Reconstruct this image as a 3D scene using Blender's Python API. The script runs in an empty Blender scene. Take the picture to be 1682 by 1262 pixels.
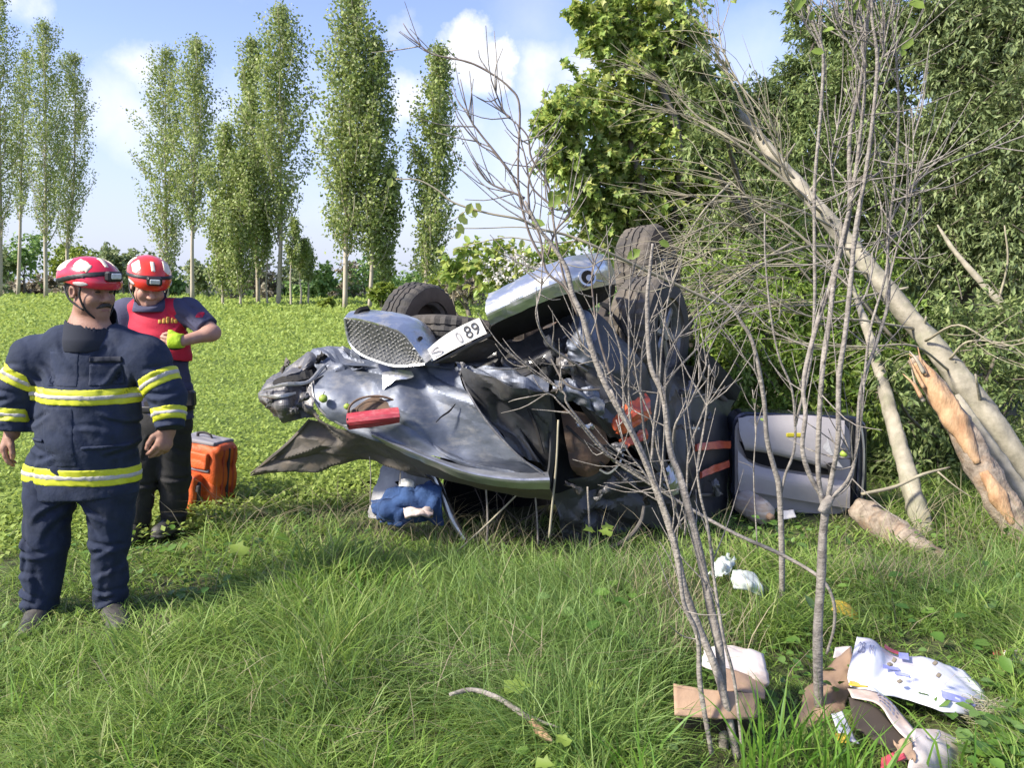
import bpy, math, random
import numpy as np
from mathutils import Vector, Matrix, noise as mnoise

random.seed(11)
RNG = np.random.default_rng(7)
SC = bpy.context.scene
COL = SC.collection
PI = math.pi
R = math.radians

# ------------------------------------------------------------------ camera
F_PX, CX, CY, CZ = 1295.0, 841.0, 631.0, 1.6
PITCH = math.atan((631 - 463) / F_PX)
cam_data = bpy.data.cameras.new('camera')
cam_data.sensor_width = 36.0
cam_data.lens = F_PX / 1682.0 * 36.0
cam_data.clip_start = 0.05
cam_data.clip_end = 3000.0
cam = bpy.data.objects.new('camera', cam_data)
COL.objects.link(cam)
cam.location = (0, 0, CZ)
cam.rotation_euler = (PI / 2 - PITCH, 0, 0)
SC.camera = cam

# ------------------------------------------------------------------ light
SUN_DIR = Vector((-0.74, -0.36, 0.68)).normalized()      # towards the sun
SUN_EL = math.asin(SUN_DIR.z)
SUN_AZ = math.atan2(SUN_DIR.x, SUN_DIR.y)
world = bpy.data.worlds.new('World')
SC.world = world
world.use_nodes = True
sun_data = bpy.data.lights.new('sun', 'SUN')
sun_data.energy = 3.4
sun_data.angle = R(7.0)
sun_data.color = (1.0, 0.93, 0.80)
sun = bpy.data.objects.new('sun', sun_data)
COL.objects.link(sun)
sun.rotation_euler = SUN_DIR.to_track_quat('Z', 'Y').to_euler()
SC.view_settings.view_transform = 'Standard'
SC.view_settings.look = 'None'
SC.view_settings.gamma = 1.0
SC.view_settings.exposure = 1.35
SC.view_settings.use_curve_mapping = False
SC.cycles.max_bounces = 6
SC.cycles.diffuse_bounces = 3
SC.cycles.glossy_bounces = 3
SC.cycles.transmission_bounces = 4
SC.cycles.transparent_max_bounces = 8
SC.cycles.use_denoising = True

_c, _s = math.cos(PITCH), math.sin(PITCH)


def P(px, py, Y):
    """point of the place seen at photo pixel (px, py), at the depth Y metres ahead"""
    u = (px - CX) / F_PX
    v = (CY - py) / F_PX
    t = Y / (_c + v * _s)
    return Vector((u * t, Y, CZ + (-_s + v * _c) * t))


def G(px, py, z=0.0):
    u = (px - CX) / F_PX
    v = (CY - py) / F_PX
    dz = -_s + v * _c
    t = (z - CZ) / dz
    return Vector((u * t, (_c + v * _s) * t, z))


def ray(px, py):
    u = (px - CX) / F_PX
    v = (CY - py) / F_PX
    return Vector((u, _c + v * _s, -_s + v * _c)).normalized()


# sky: Nishita plus procedural clouds laid out by direction
wn, wl = world.node_tree.nodes, world.node_tree.links
wn.clear()


def wnode(t, **kw):
    n = wn.new(t)
    for k, v in kw.items():
        setattr(n, k, v)
    return n


def wmath(op, a, b=None, clamp=False):
    n = wnode('ShaderNodeMath', operation=op, use_clamp=clamp)
    for i, x in enumerate((a, b)):
        if x is None:
            continue
        if isinstance(x, (int, float)):
            n.inputs[i].default_value = x
        else:
            wl.new(x, n.inputs[i])
    return n.outputs[0]


sky = wnode('ShaderNodeTexSky', sky_type='NISHITA', sun_disc=False)
sky.sun_elevation = SUN_EL
sky.sun_rotation = SUN_AZ
sky.air_density = 1.0
sky.dust_density = 0.6
sky.ozone_density = 1.4
tc = wnode('ShaderNodeTexCoord')
dirv = tc.outputs['Generated']
nz1 = wnode('ShaderNodeTexNoise'); nz1.inputs['Scale'].default_value = 9.0
nz1.inputs['Detail'].default_value = 7.0; nz1.inputs['Roughness'].default_value = 0.6
wl.new(dirv, nz1.inputs['Vector'])
# domain warp so that cloud borders billow
sub = wnode('ShaderNodeVectorMath', operation='SUBTRACT')
wl.new(nz1.outputs['Color'], sub.inputs[0]); sub.inputs[1].default_value = (0.5, 0.5, 0.5)
scl = wnode('ShaderNodeVectorMath', operation='SCALE'); scl.inputs['Scale'].default_value = 0.12
wl.new(sub.outputs[0], scl.inputs[0])
wadd = wnode('ShaderNodeVectorMath', operation='ADD')
wl.new(dirv, wadd.inputs[0]); wl.new(scl.outputs[0], wadd.inputs[1])


def cloud_blob(px, py, r_px, hard, gain):
    d = wnode('ShaderNodeVectorMath', operation='DISTANCE')
    wl.new(wadd.outputs[0], d.inputs[0]); d.inputs[1].default_value = ray(px, py)
    q = wmath('DIVIDE', d.outputs['Value'], r_px / F_PX)
    q = wmath('SUBTRACT', 1.0, q)
    q = wmath('MULTIPLY', q, hard)
    q = wmath('MINIMUM', q, 1.0)
    q = wmath('MAXIMUM', q, 0.0)
    return wmath('MULTIPLY', q, gain)


CLOUDS = [(757, 62, 52, 2.6, 1.0), (815, 92, 42, 2.6, 1.0), (775, 95, 48, 2.0, .9), (890, 128, 60, 1.4, .8), (960, 120, 60, 1.2, .7),
          (228, 112, 44, 1.2, .75), (210, 185, 70, 1.1, .65), (150, 182, 50, 1.1, .5), (690, 150, 46, 1.5, .8),
          (880, 245, 100, 1.1, .6), (770, 230, 60, 1.0, .5), (530, 215, 60, 1.0, .4), (650, 55, 34, 1.2, .5), (880, 40, 90, .7, .4),
          (40, 15, 30, 1.2, .6), (60, 250, 80, .8, .35), (1240, 120, 90, .8, .45), (380, 200, 60, .9, .4)]
acc = None
for c in CLOUDS:
    q = cloud_blob(*c)
    acc = q if acc is None else wmath('MAXIMUM', acc, q)
# general broken cloud over the rest of the sky
nz2 = wnode('ShaderNodeTexNoise'); nz2.inputs['Scale'].default_value = 3.1
nz2.inputs['Detail'].default_value = 8.0; nz2.inputs['Roughness'].default_value = 0.58
mp = wnode('ShaderNodeMapping'); mp.inputs['Scale'].default_value = (1, 1, 2.4); mp.inputs['Location'].default_value = (3.7, 1.1, .4)
wl.new(wadd.outputs[0], mp.inputs['Vector']); wl.new(mp.outputs[0], nz2.inputs['Vector'])
gen = wmath('MULTIPLY', wmath('SUBTRACT', nz2.outputs['Fac'], 0.53), 3.2, True)
gen = wmath('MULTIPLY', gen, 0.32)
acc = wmath('MAXIMUM', acc, gen)
# low haze towards the horizon
sep = wnode('ShaderNodeSeparateXYZ'); wl.new(dirv, sep.inputs[0])
hz = wmath('MULTIPLY', wmath('SUBTRACT', 0.27, sep.outputs['Z']), 3.6, True)
hzm = wnode('ShaderNodeMix', data_type='RGBA')
wl.new(wmath('MULTIPLY', hz, 0.96), hzm.inputs[0])
mixc = wnode('ShaderNodeMix', data_type='RGBA')
wl.new(acc, mixc.inputs[0])
bg = wnode('ShaderNodeBackground')
SKY_STRENGTH = 0.15
skyg = wnode('ShaderNodeMix', data_type='RGBA', blend_type='MULTIPLY'); skyg.inputs[0].default_value = 1.0
wl.new(sky.outputs[0], skyg.inputs[6]); skyg.inputs[7].default_value = (.68, .61, .72, 1)
wl.new(skyg.outputs[2], hzm.inputs[6]); hzm.inputs[7].default_value = (1.75, 1.98, 2.55, 1)
wl.new(hzm.outputs[2], mixc.inputs[6])
shade = wnode('ShaderNodeMix', data_type='RGBA')
wl.new(nz2.outputs['Fac'], shade.inputs[0])
shade.inputs[6].default_value = (2.4, 2.5, 2.8, 1); shade.inputs[7].default_value = (3.9, 3.9, 4.0, 1)
wl.new(shade.outputs[2], mixc.inputs[7])
wl.new(mixc.outputs[2], bg.inputs['Color'])
bg.inputs['Strength'].default_value = SKY_STRENGTH
wout = wnode('ShaderNodeOutputWorld')
wl.new(bg.outputs[0], wout.inputs['Surface'])

# ------------------------------------------------------------------ object helpers
ORG = {}


def put(o, label=None, cat=None, group=None, kind=None):
    if label: o['label'] = label
    if cat: o['category'] = cat
    if group: o['group'] = group
    if kind: o['kind'] = kind
    return o


def thing(name, loc, label, cat, group=None):
    o = bpy.data.objects.new(name, None)
    o.empty_display_size = 0.1
    COL.objects.link(o)
    o.location = loc
    ORG[o.name] = np.array(loc, dtype=float)
    return put(o, label, cat, group)


def link_mesh(name, me, mat, parent, V, smooth):
    pass


def mk(name, V, Fc, mat, parent=None, smooth=True, label=None, cat=None, group=None, kind=None, autosmooth=None):
    """one mesh object from world-space vertices; faces: list of index tuples or an (m,k) array"""
    V = np.asarray(V, dtype=np.float64).reshape(-1, 3)
    if parent is not None:
        org = ORG[parent.name]
    else:
        lo, hi = V.min(0), V.max(0)
        org = np.array([(lo[0] + hi[0]) / 2, (lo[1] + hi[1]) / 2, lo[2]])
        if kind in ('structure', 'stuff'):
            org = np.zeros(3)
    L = (V - org).astype(np.float32)
    me = bpy.data.meshes.new(name)
    if isinstance(Fc, np.ndarray):
        m, k = Fc.shape
        me.vertices.add(len(L)); me.vertices.foreach_set('co', L.ravel())
        me.loops.add(m * k); me.loops.foreach_set('vertex_index', Fc.astype(np.int32).ravel())
        me.polygons.add(m)
        me.polygons.foreach_set('loop_start', np.arange(0, m * k, k, dtype=np.int32))
        me.update(calc_edges=True)
    else:
        me.from_pydata(L.tolist(), [], [tuple(int(i) for i in f) for f in Fc])
        me.update()
    me.validate()
    if smooth:
        me.polygons.foreach_set('use_smooth', np.ones(len(me.polygons), dtype=bool))
    if autosmooth:
        me.set_sharp_from_angle(angle=autosmooth)
    if mat is not None:
        me.materials.append(mat)
    o = bpy.data.objects.new(name, me)
    COL.objects.link(o)
    if parent is not None:
        o.parent = parent
    else:
        o.location = org
    ORG[o.name] = org
    return put(o, label, cat, group, kind)


class MB:
    """collects vertices and faces of one part"""
    def __init__(s):
        s.v, s.f = [], []

    def add(s, V, Fc):
        n = len(s.v)
        s.v.extend([tuple(p) for p in V])
        s.f.extend([tuple(int(i) + n for i in f) for f in Fc])
        return s

    def mk(s, name, mat, parent=None, **kw):
        return mk(name, np.array(s.v), s.f, mat, parent, **kw)


def catmull(pts, n):
    pts = np.asarray(pts, dtype=float)
    m = len(pts)
    if m == 2:
        t = np.linspace(0, 1, n)[:, None]
        return pts[0] * (1 - t) + pts[1] * t
    ext = np.vstack([2 * pts[0] - pts[1], pts, 2 * pts[-1] - pts[-2]])
    out = []
    for t in np.linspace(0, m - 1, n):
        i = min(int(t), m - 2)
        u = t - i
        p0, p1, p2, p3 = ext[i], ext[i + 1], ext[i + 2], ext[i + 3]
        out.append(0.5 * (2 * p1 + (p2 - p0) * u + (2 * p0 - 5 * p1 + 4 * p2 - p3) * u * u + (3 * p1 - p0 - 3 * p2 + p3) * u ** 3))
    return np.array(out)


def tube(pts, radii, sides=7, n=None, caps=True, flat=1.0, rough=0.0, seed=0, up=None, knob=0.0, kscale=18.0):
    """tapered tube along a smoothed path -> (verts, faces)"""
    pts = [tuple(p) for p in pts]
    n = n or max(2, (len(pts) - 1) * 4 + 1)
    C = catmull(pts, n)
    rr = np.asarray(radii, dtype=float)
    if rr.ndim == 0:
        rr = np.array([rr, rr])
    rad = np.interp(np.linspace(0, 1, n), np.linspace(0, 1, len(rr)), rr)
    T = np.gradient(C, axis=0)
    T /= np.linalg.norm(T, axis=1)[:, None] + 1e-12
    a = np.array(up if up is not None else ((0, 0, 1) if abs(T[0][2]) < 0.9 else (1, 0, 0)), dtype=float)
    V, Fc = [], []
    rs = np.random.RandomState(seed)
    ph = rs.rand(4) * 6.28
    for i in range(n):
        a = a - T[i] * a.dot(T[i]); a /= np.linalg.norm(a) + 1e-12
        b = np.cross(T[i], a)
        for k in range(sides):
            th = 2 * PI * k / sides
            q = rad[i]
            if rough:
                q *= 1 + rough * (math.sin(3 * th + ph[0] + i * .35) + math.sin(5 * th + ph[1] - i * .5) + math.sin(i * .9 + ph[2])) / 3
            if knob:
                w_ = C[i] + a * math.cos(th) * rad[i] + b * math.sin(th) * rad[i]
                q *= 1 + knob * (mnoise.noise(Vector(w_) * kscale) + .6 * mnoise.noise(Vector((w_[0] * 3, w_[1] * 3, w_[2])) * kscale * 1.7))
            V.append(C[i] + a * (q * math.cos(th)) + b * (q * flat * math.sin(th)))
    for i in range(n - 1):
        for k in range(sides):
            k2 = (k + 1) % sides
            Fc.append((i * sides + k, i * sides + k2, (i + 1) * sides + k2, (i + 1) * sides + k))
    if caps:
        Fc.append(tuple(range(sides - 1, -1, -1)))
        Fc.append(tuple((n - 1) * sides + k for k in range(sides)))
    return V, Fc


def box(c, s, rot=None, bev=0.0):
    """box of size s about c, corners cut by bev -> (verts, faces); rot: 3x3"""
    hx, hy, hz = s[0] / 2, s[1] / 2, s[2] / 2
    b = min(bev, hx * .95, hy * .95, hz * .95)
    if b <= 0:
        V = [(x, y, z) for x in (-hx, hx) for y in (-hy, hy) for z in (-hz, hz)]
        Fc = [(0, 1, 3, 2), (4, 6, 7, 5), (0, 4, 5, 1), (2, 3, 7, 6), (0, 2, 6, 4), (1, 5, 7, 3)]
    else:
        V = []
        idx = {}
        for sx in (-1, 1):
            for sy in (-1, 1):
                for sz in (-1, 1):
                    for ax in range(3):
                        p = [sx * (hx - b), sy * (hy - b), sz * (hz - b)]
                        p[ax] = (sx * hx, sy * hy, sz * hz)[ax]
                        idx[(sx, sy, sz, ax)] = len(V)
                        V.append(tuple(p))
        Fc = []
        for ax in range(3):
            o1, o2 = [(1, 2), (2, 0), (0, 1)][ax]
            for s_ in (-1, 1):
                q = []
                for (u, w) in ((-1, -1), (1, -1), (1, 1), (-1, 1)):
                    k = [0, 0, 0]; k[ax] = s_; k[o1] = u; k[o2] = w
                    q.append(idx[(k[0], k[1], k[2], ax)])
                Fc.append(tuple(q if s_ > 0 else q[::-1]))
            for u in (-1, 1):
                for w in (-1, 1):
                    q = []
                    for s_, a_ in ((-1, o1), (1, o1), (1, o2), (-1, o2)):
                        k = [0, 0, 0]; k[ax] = s_; k[o1] = u; k[o2] = w
                        q.append(idx[(k[0], k[1], k[2], a_)])
                    Fc.append(tuple(q if u * w < 0 else q[::-1]))
        for sx in (-1, 1):
            for sy in (-1, 1):
                for sz in (-1, 1):
                    q = [idx[(sx, sy, sz, a_)] for a_ in range(3)]
                    Fc.append(tuple(q if sx * sy * sz > 0 else q[::-1]))
    V = np.array(V)
    if rot is not None:
        V = V @ np.array(rot).T
    return V + np.array(c), Fc


def frame_axes(x, y=None):
    """3x3 whose columns are an orthonormal frame with first axis x"""
    x = np.array(x, dtype=float); x /= np.linalg.norm(x)
    y = np.array(y if y is not None else ((0, 0, 1) if abs(x[2]) < .9 else (0, 1, 0)), dtype=float)
    y = y - x * y.dot(x); y /= np.linalg.norm(y)
    return np.stack([x, y, np.cross(x, y)], axis=1)


def snoise(p, sc, seed=0):
    q = np.asarray(p) * sc + seed * 7.31
    return np.array([mnoise.noise(Vector(x)) for x in q])


def ridged(p, sc, seed=0):
    return 1 - 2 * np.abs(snoise(p, sc, seed))


def sheet(rows, nu=24, nv=16, thick=0.004, crumple=0.0, cs=6.0, fine=0.0, seed=0, linear=False, edge=0.0, facet=0.0, fc=(6, 5)):
    """bent metal sheet through a grid of 3D control points, with thickness -> (verts, faces)"""
    rows = [np.array([tuple(p) for p in r], dtype=float) for r in rows]
    ip = (lambda a, n: catmull(a, n)) if not linear else (lambda a, n: np.stack([np.interp(np.linspace(0, 1, n), np.linspace(0, 1, len(a)), a[:, k]) for k in range(3)], 1))
    A = np.stack([ip(r, nu) for r in rows])
    B = np.stack([ip(A[:, j], nv) for j in range(nu)], axis=1)      # nv,nu,3
    du = np.gradient(B, axis=1); dv = np.gradient(B, axis=0)
    N = np.cross(du, dv); N /= np.linalg.norm(N, axis=2)[..., None] + 1e-12
    flat = B.reshape(-1, 3)
    if crumple or fine:
        d = crumple * (ridged(flat, cs, seed) - .35) + crumple * .5 * ridged(flat, cs * 2.3, seed + 3) * .7 + fine * snoise(flat, cs * 6, seed + 5)
        B = B + N * d.reshape(nv, nu)[..., None]
    if facet:
        rs = np.random.RandomState(seed + 2)
        uu, vv = np.meshgrid(np.linspace(0, 1, nu), np.linspace(0, 1, nv))
        a = uu * fc[0] + .45 * np.sin(vv * 5.1 + seed) + .3 * np.sin(vv * 11 + uu * 7); b = vv * fc[1] + .45 * np.sin(uu * 4.3 + seed * 2) + .3 * np.sin(uu * 12 - vv * 6)
        a = a + 1; b = b + 1
        Hn = rs.normal(0, 1, (fc[1] + 4, fc[0] + 4))
        i, j = np.clip(np.floor(a).astype(int), 0, fc[0] + 2), np.clip(np.floor(b).astype(int), 0, fc[1] + 2)
        a = a - i; b = b - j
        h00, h10, h01, h11 = Hn[j, i], Hn[j, i + 1], Hn[j + 1, i], Hn[j + 1, i + 1]
        hh = np.where(a > b, h00 + a * (h10 - h00) + b * (h11 - h10), h00 + b * (h01 - h00) + a * (h11 - h01))
        B = B + N * (facet * hh)[..., None]
    if edge:
        rs = np.random.RandomState(seed + 1)
        for sl in (np.s_[0, :], np.s_[-1, :], np.s_[:, 0], np.s_[:, -1]):
            B[sl] += rs.normal(0, edge, B[sl].shape)
    du = np.gradient(B, axis=1); dv = np.gradient(B, axis=0)
    N = np.cross(du, dv); N /= np.linalg.norm(N, axis=2)[..., None] + 1e-12
    top = B.reshape(-1, 3); bot = (B - N * thick).reshape(-1, 3)
    V = np.vstack([top, bot]); M = nu * nv
    Fc = []
    for j in range(nv - 1):
        for i in range(nu - 1):
            a = j * nu + i
            Fc.append((a, a + 1, a + nu + 1, a + nu))
            Fc.append((a + M, a + nu + M, a + nu + 1 + M, a + 1 + M))
    ring = [i for i in range(nu)] + [j * nu + nu - 1 for j in range(1, nv)] + [(nv - 1) * nu + i for i in range(nu - 2, -1, -1)] + [j * nu for j in range(nv - 2, 0, -1)]
    for k in range(len(ring)):
        a, b = ring[k], ring[(k + 1) % len(ring)]
        Fc.append((b, a, a + M, b + M))
    return V, Fc


def prow(Y, *pp):
    """control row from pixel triples (px,py) or (px,py,Y)"""
    return [P(p[0], p[1], p[2] if len(p) > 2 else Y) for p in pp]


# ------------------------------------------------------------------ material helpers
MATS = {}


def mat(name, col, rough=0.6, metal=0.0, var=0.0, vscale=8.0, col2=None, bump=0.0, bscale=40.0, spec=0.5, detail=5.0,
        coat=0.0, island=None, transl=0.0, emis=None, dirt=None, dscale=3.0, damt=0.5, obj=True, stretch=None):
    if name in MATS:
        return MATS[name]
    m = bpy.data.materials.new(name)
    m.use_nodes = True
    nt = m.node_tree; n, l = nt.nodes, nt.links
    b = n['Principled BSDF']; out = n['Material Output']
    b.inputs['Roughness'].default_value = rough
    b.inputs['Metallic'].default_value = metal
    b.inputs['Specular IOR Level'].default_value = spec
    b.inputs['Coat Weight'].default_value = coat
    t = n.new('ShaderNodeTexCoord')
    vec = t.outputs['Object']
    if stretch:
        mpn = n.new('ShaderNodeMapping'); mpn.inputs['Scale'].default_value = stretch
        l.new(vec, mpn.inputs['Vector']); vec = mpn.outputs[0]
    c4 = (*col, 1)
    cur = None
    if island is not None:
        g = n.new('ShaderNodeNewGeometry')
        cr = n.new('ShaderNodeValToRGB')
        e = cr.color_ramp.elements
        e[0].position = 0; e[0].color = (*island[0], 1); e[1].position = 1; e[1].color = (*island[-1], 1)
        for k, cc in enumerate(island[1:-1]):
            q = e.new((k + 1) / (len(island) - 1)); q.color = (*cc, 1)
        l.new(g.outputs['Random Per Island'], cr.inputs[0])
        cur = cr.outputs[0]
    if var or col2 is not None:
        nz = n.new('ShaderNodeTexNoise'); nz.inputs['Scale'].default_value = vscale
        nz.inputs['Detail'].default_value = detail; nz.inputs['Roughness'].default_value = .62
        l.new(vec, nz.inputs['Vector'])
        mx = n.new('ShaderNodeMix'); mx.data_type = 'RGBA'
        rp = n.new('ShaderNodeMapRange'); rp.inputs[1].default_value = .33; rp.inputs[2].default_value = .67
        l.new(nz.outputs['Fac'], rp.inputs[0]); l.new(rp.outputs[0], mx.inputs[0])
        if cur is not None:
            l.new(cur, mx.inputs[6])
            mm = n.new('ShaderNodeMix'); mm.data_type = 'RGBA'; mm.blend_type = 'MULTIPLY'; mm.inputs[0].default_value = 1
            l.new(cur, mm.inputs[6]); mm.inputs[7].default_value = (*(col2 or (1 - var,) * 3), 1)
            l.new(mm.outputs[2], mx.inputs[7])
        else:
            c2 = col2 if col2 is not None else tuple(x * (1 - var) for x in col)
            mx.inputs[6].default_value = c4; mx.inputs[7].default_value = (*c2, 1)
        cur = mx.outputs[2]
    if dirt is not None:
        nz = n.new('ShaderNodeTexNoise'); nz.inputs['Scale'].default_value = dscale
        nz.inputs['Detail'].default_value = 8; nz.inputs['Roughness'].default_value = .7
        l.new(vec, nz.inputs['Vector'])
        rp = n.new('ShaderNodeMapRange'); rp.inputs[1].default_value = .5; rp.inputs[2].default_value = .68; rp.inputs[4].default_value = damt
        l.new(nz.outputs['Fac'], rp.inputs[0])
        mx = n.new('ShaderNodeMix'); mx.data_type = 'RGBA'
        l.new(rp.outputs[0], mx.inputs[0])
        if cur is not None: l.new(cur, mx.inputs[6])
        else: mx.inputs[6].default_value = c4
        mx.inputs[7].default_value = (*dirt, 1)
        cur = mx.outputs[2]
        rr = n.new('ShaderNodeMapRange'); rr.inputs[3].default_value = rough; rr.inputs[4].default_value = max(rough, .75)
        l.new(rp.outputs[0], rr.inputs[0]); l.new(rr.outputs[0], b.inputs['Roughness'])
        if metal:
            mr = n.new('ShaderNodeMapRange'); mr.inputs[3].default_value = metal; mr.inputs[4].default_value = metal * .3
            l.new(rp.outputs[0], mr.inputs[0]); l.new(mr.outputs[0], b.inputs['Metallic'])
    if cur is not None: l.new(cur, b.inputs['Base Color'])
    else: b.inputs['Base Color'].default_value = c4
    if bump:
        nb = n.new('ShaderNodeTexNoise'); nb.inputs['Scale'].default_value = bscale; nb.inputs['Detail'].default_value = 4
        l.new(vec, nb.inputs['Vector'])
        bp = n.new('ShaderNodeBump'); bp.inputs['Strength'].default_value = bump; bp.inputs['Distance'].default_value = .01
        l.new(nb.outputs['Fac'], bp.inputs['Height']); l.new(bp.outputs[0], b.inputs['Normal'])
    if transl:
        tr = n.new('ShaderNodeBsdfTranslucent')
        if cur is not None:
            hs = n.new('ShaderNodeHueSaturation'); hs.inputs['Value'].default_value = 1.5; hs.inputs['Hue'].default_value = .485
            l.new(cur, hs.inputs['Color']); l.new(hs.outputs[0], tr.inputs['Color'])
        else: tr.inputs['Color'].default_value = c4
        ms = n.new('ShaderNodeMixShader'); ms.inputs[0].default_value = transl
        l.new(b.outputs[0], ms.inputs[1]); l.new(tr.outputs[0], ms.inputs[2]); l.new(ms.outputs[0], out.inputs['Surface'])
    if emis:
        b.inputs['Emission Color'].default_value = (*emis[:3], 1); b.inputs['Emission Strength'].default_value = emis[3]
    MATS[name] = m
    return m


def scatter_leaves(C, D, U, size, shape, width=1.0, fold=0.25):
    """leaf polygons: centres C(n,3), axis D(n,3), side-hint U(n,3); shape: list of (x along, y across) -> V(n*k,3), F"""
    n = len(C)
    D = D / (np.linalg.norm(D, axis=1)[:, None] + 1e-9)
    S = np.cross(D, U); S /= (np.linalg.norm(S, axis=1)[:, None] + 1e-9)
    N = np.cross(S, D)
    sh = np.array(shape['v'], dtype=float); k = len(sh)
    size = np.broadcast_to(np.asarray(size, dtype=float), (n,))
    V = (C[:, None, :] + D[:, None, :] * (sh[None, :, 0:1] * size[:, None, None]) + S[:, None, :] * (sh[None, :, 1:2] * width * size[:, None, None])
         + N[:, None, :] * ((fold * np.abs(sh[None, :, 1:2]) - fold * .8 * sh[None, :, 0:1] ** 2) * size[:, None, None]))
    fa = np.array(shape['f'])
    Fc = (np.arange(n)[:, None, None] * k + fa[None]).reshape(-1, fa.shape[1])
    return V.reshape(-1, 3), Fc


LEAF_NARROW = {'v': [(0, 0), (.45, .13), (1, 0), (.45, -.13)], 'f': [(0, 1, 2), (0, 2, 3)]}
LEAF_OVAL = {'v': [(0, 0), (.3, .3), (.7, .27), (1, 0), (.7, -.27), (.3, -.3)], 'f': [(0, 1, 2), (0, 2, 3), (0, 3, 4), (0, 4, 5)]}
LEAF_LOBED = {'v': [(0, 0), (.05, .32), (.38, .24), (.55, .5), (.68, .2), (1, 0), (.68, -.2), (.55, -.5), (.38, -.24), (.05, -.32)],
              'f': [(0, 1, 2), (2, 3, 4), (0, 2, 4), (0, 4, 5), (0, 5, 6), (6, 7, 8), (0, 6, 8), (0, 8, 9)]}
LEAF_CLUMP = {'v': [(0, 0), (.25, .42), (.8, .3), (1, -.05), (.62, -.4), (.2, -.3)], 'f': [(0, 1, 2), (0, 2, 3), (0, 3, 4), (0, 4, 5)]}

LEAF_QUAD = {'v': [(0, -.1), (.35, .42), (1, .06), (.5, -.40)], 'f': [(0, 1, 2), (0, 2, 3)]}


def rand_dirs(n, rng):
    v = rng.normal(size=(n, 3))
    return v / np.linalg.norm(v, axis=1)[:, None]
# ================================================================== ground and field
def axis(lo, hi, dense_lo, dense_hi, nd, nc):
    a = np.concatenate([lo + (dense_lo - lo) * (1 - np.linspace(1, 0, nc, endpoint=False) ** 3), np.linspace(dense_lo, dense_hi, nd), dense_hi + (hi - dense_hi) * np.linspace(0, 1, nc + 1)[1:] ** 3])
    return np.unique(a)


gx, gy = axis(-900, 900, -9, 9, 70, 12), axis(-60, 1500, 0, 16, 60, 14)
XX, YY = np.meshgrid(gx, gy)
GV = np.stack([XX.ravel(), YY.ravel(), np.zeros(XX.size)], 1)


def ground_z(x, y):
    w = np.clip((20 - np.hypot(x, y - 5)) / 6, 0, 1)
    return w * (0.03 * np.sin(x * 1.3 + 1) * np.cos(y * 1.1) + 0.02 * np.sin(x * 3.1 + y * 2.3))


GV[:, 2] = ground_z(GV[:, 0], GV[:, 1])
nx_, ny_ = len(gx), len(gy)
ii = (np.arange(ny_ - 1)[:, None] * nx_ + np.arange(nx_ - 1)[None]).ravel()
GF = np.stack([ii, ii + 1, ii + nx_ + 1, ii + nx_], 1)
M_ground = mat('ground_soil', (.055, .075, .022), .95, col2=(.05, .042, .022), vscale=1.6, bump=.6, bscale=25)
mk('ground', GV, GF, M_ground, kind='structure')


def field_edge(x):
    """depth at which the crop starts, for a lateral position x"""
    return np.where(x < -0.7, 4.45 + np.maximum(0, (x + 2.9)) * .62, 5.82 + np.maximum(0, x + .7) * 1.6)


M_field = mat('field_canopy', (.13, .19, .025), .9, col2=(.09, .14, .02), vscale=3, bump=1, bscale=20)
fx, fy = np.linspace(-90, 30, 60), np.concatenate([np.linspace(0.6, 12, 26), np.linspace(13, 86, 40)])
FX, FY = np.meshgrid(fx, fy)
FYw = np.maximum(FY, np.where(FX < -6, 0, field_edge(FX) + .5))
fz = 0.10 + 0.05 * np.sin(FX * 2.1) * np.sin(FYw * 1.7)
fz = np.where(FY < field_edge(FX) + .5, 0.015, fz)
FV = np.stack([FX.ravel(), FYw.ravel(), fz.ravel()], 1)
ii = (np.arange(len(fy) - 1)[:, None] * len(fx) + np.arange(len(fx) - 1)[None]).ravel()
mk('field', FV, np.stack([ii, ii + 1, ii + len(fx) + 1, ii + len(fx)], 1), M_field, kind='structure')

GREENS_FIELD = [(0.225, 0.323, 0.062), (0.286, 0.375, 0.083), (0.345, 0.432, 0.111), (0.255, 0.341, 0.069)]
M_alf = mat('alfalfa_leaf', (.1, .2, .03), .6, island=GREENS_FIELD, transl=.35, spec=.3)
rng = np.random.default_rng(21)
N = 235000
px = np.where(rng.uniform(0, 1, N) < .85, rng.uniform(-60, 900, N), rng.uniform(-900, -60, N))
yy = np.exp(rng.uniform(math.log(3.7), math.log(80), N))
xx = (px - CX) / F_PX * yy * 1.02
keep = yy > field_edge(xx) + rng.normal(0, .12, N)
keep &= ~((xx > -.95) & (yy < 6.3))
xx, yy = xx[keep], yy[keep]; n = len(xx)
hh = .30 + .05 * np.sin(xx * 1.7 + yy) + .04 * np.sin(yy * 2.3)
hh = hh * np.clip(.28 + (yy - field_edge(xx)) / 4.5, .28, 1)
zz = hh * rng.uniform(.0, 1, n) ** .5
sz = np.maximum(.034, yy * .0040) * rng.uniform(.7, 1.5, n)
D = rand_dirs(n, rng); D[:, 2] = np.abs(D[:, 2]) * .7 + .1
U = rand_dirs(n, rng) * .5 + np.array([0, 0, 1])
V, Fc = scatter_leaves(np.stack([xx, yy, zz], 1), D, U, sz, LEAF_NARROW, width=2.6)
mk('alfalfa_crop', V, Fc, M_alf, smooth=False, label='bright green leafy crop covering the field behind the rescuers', cat='crop', kind='stuff')


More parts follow.
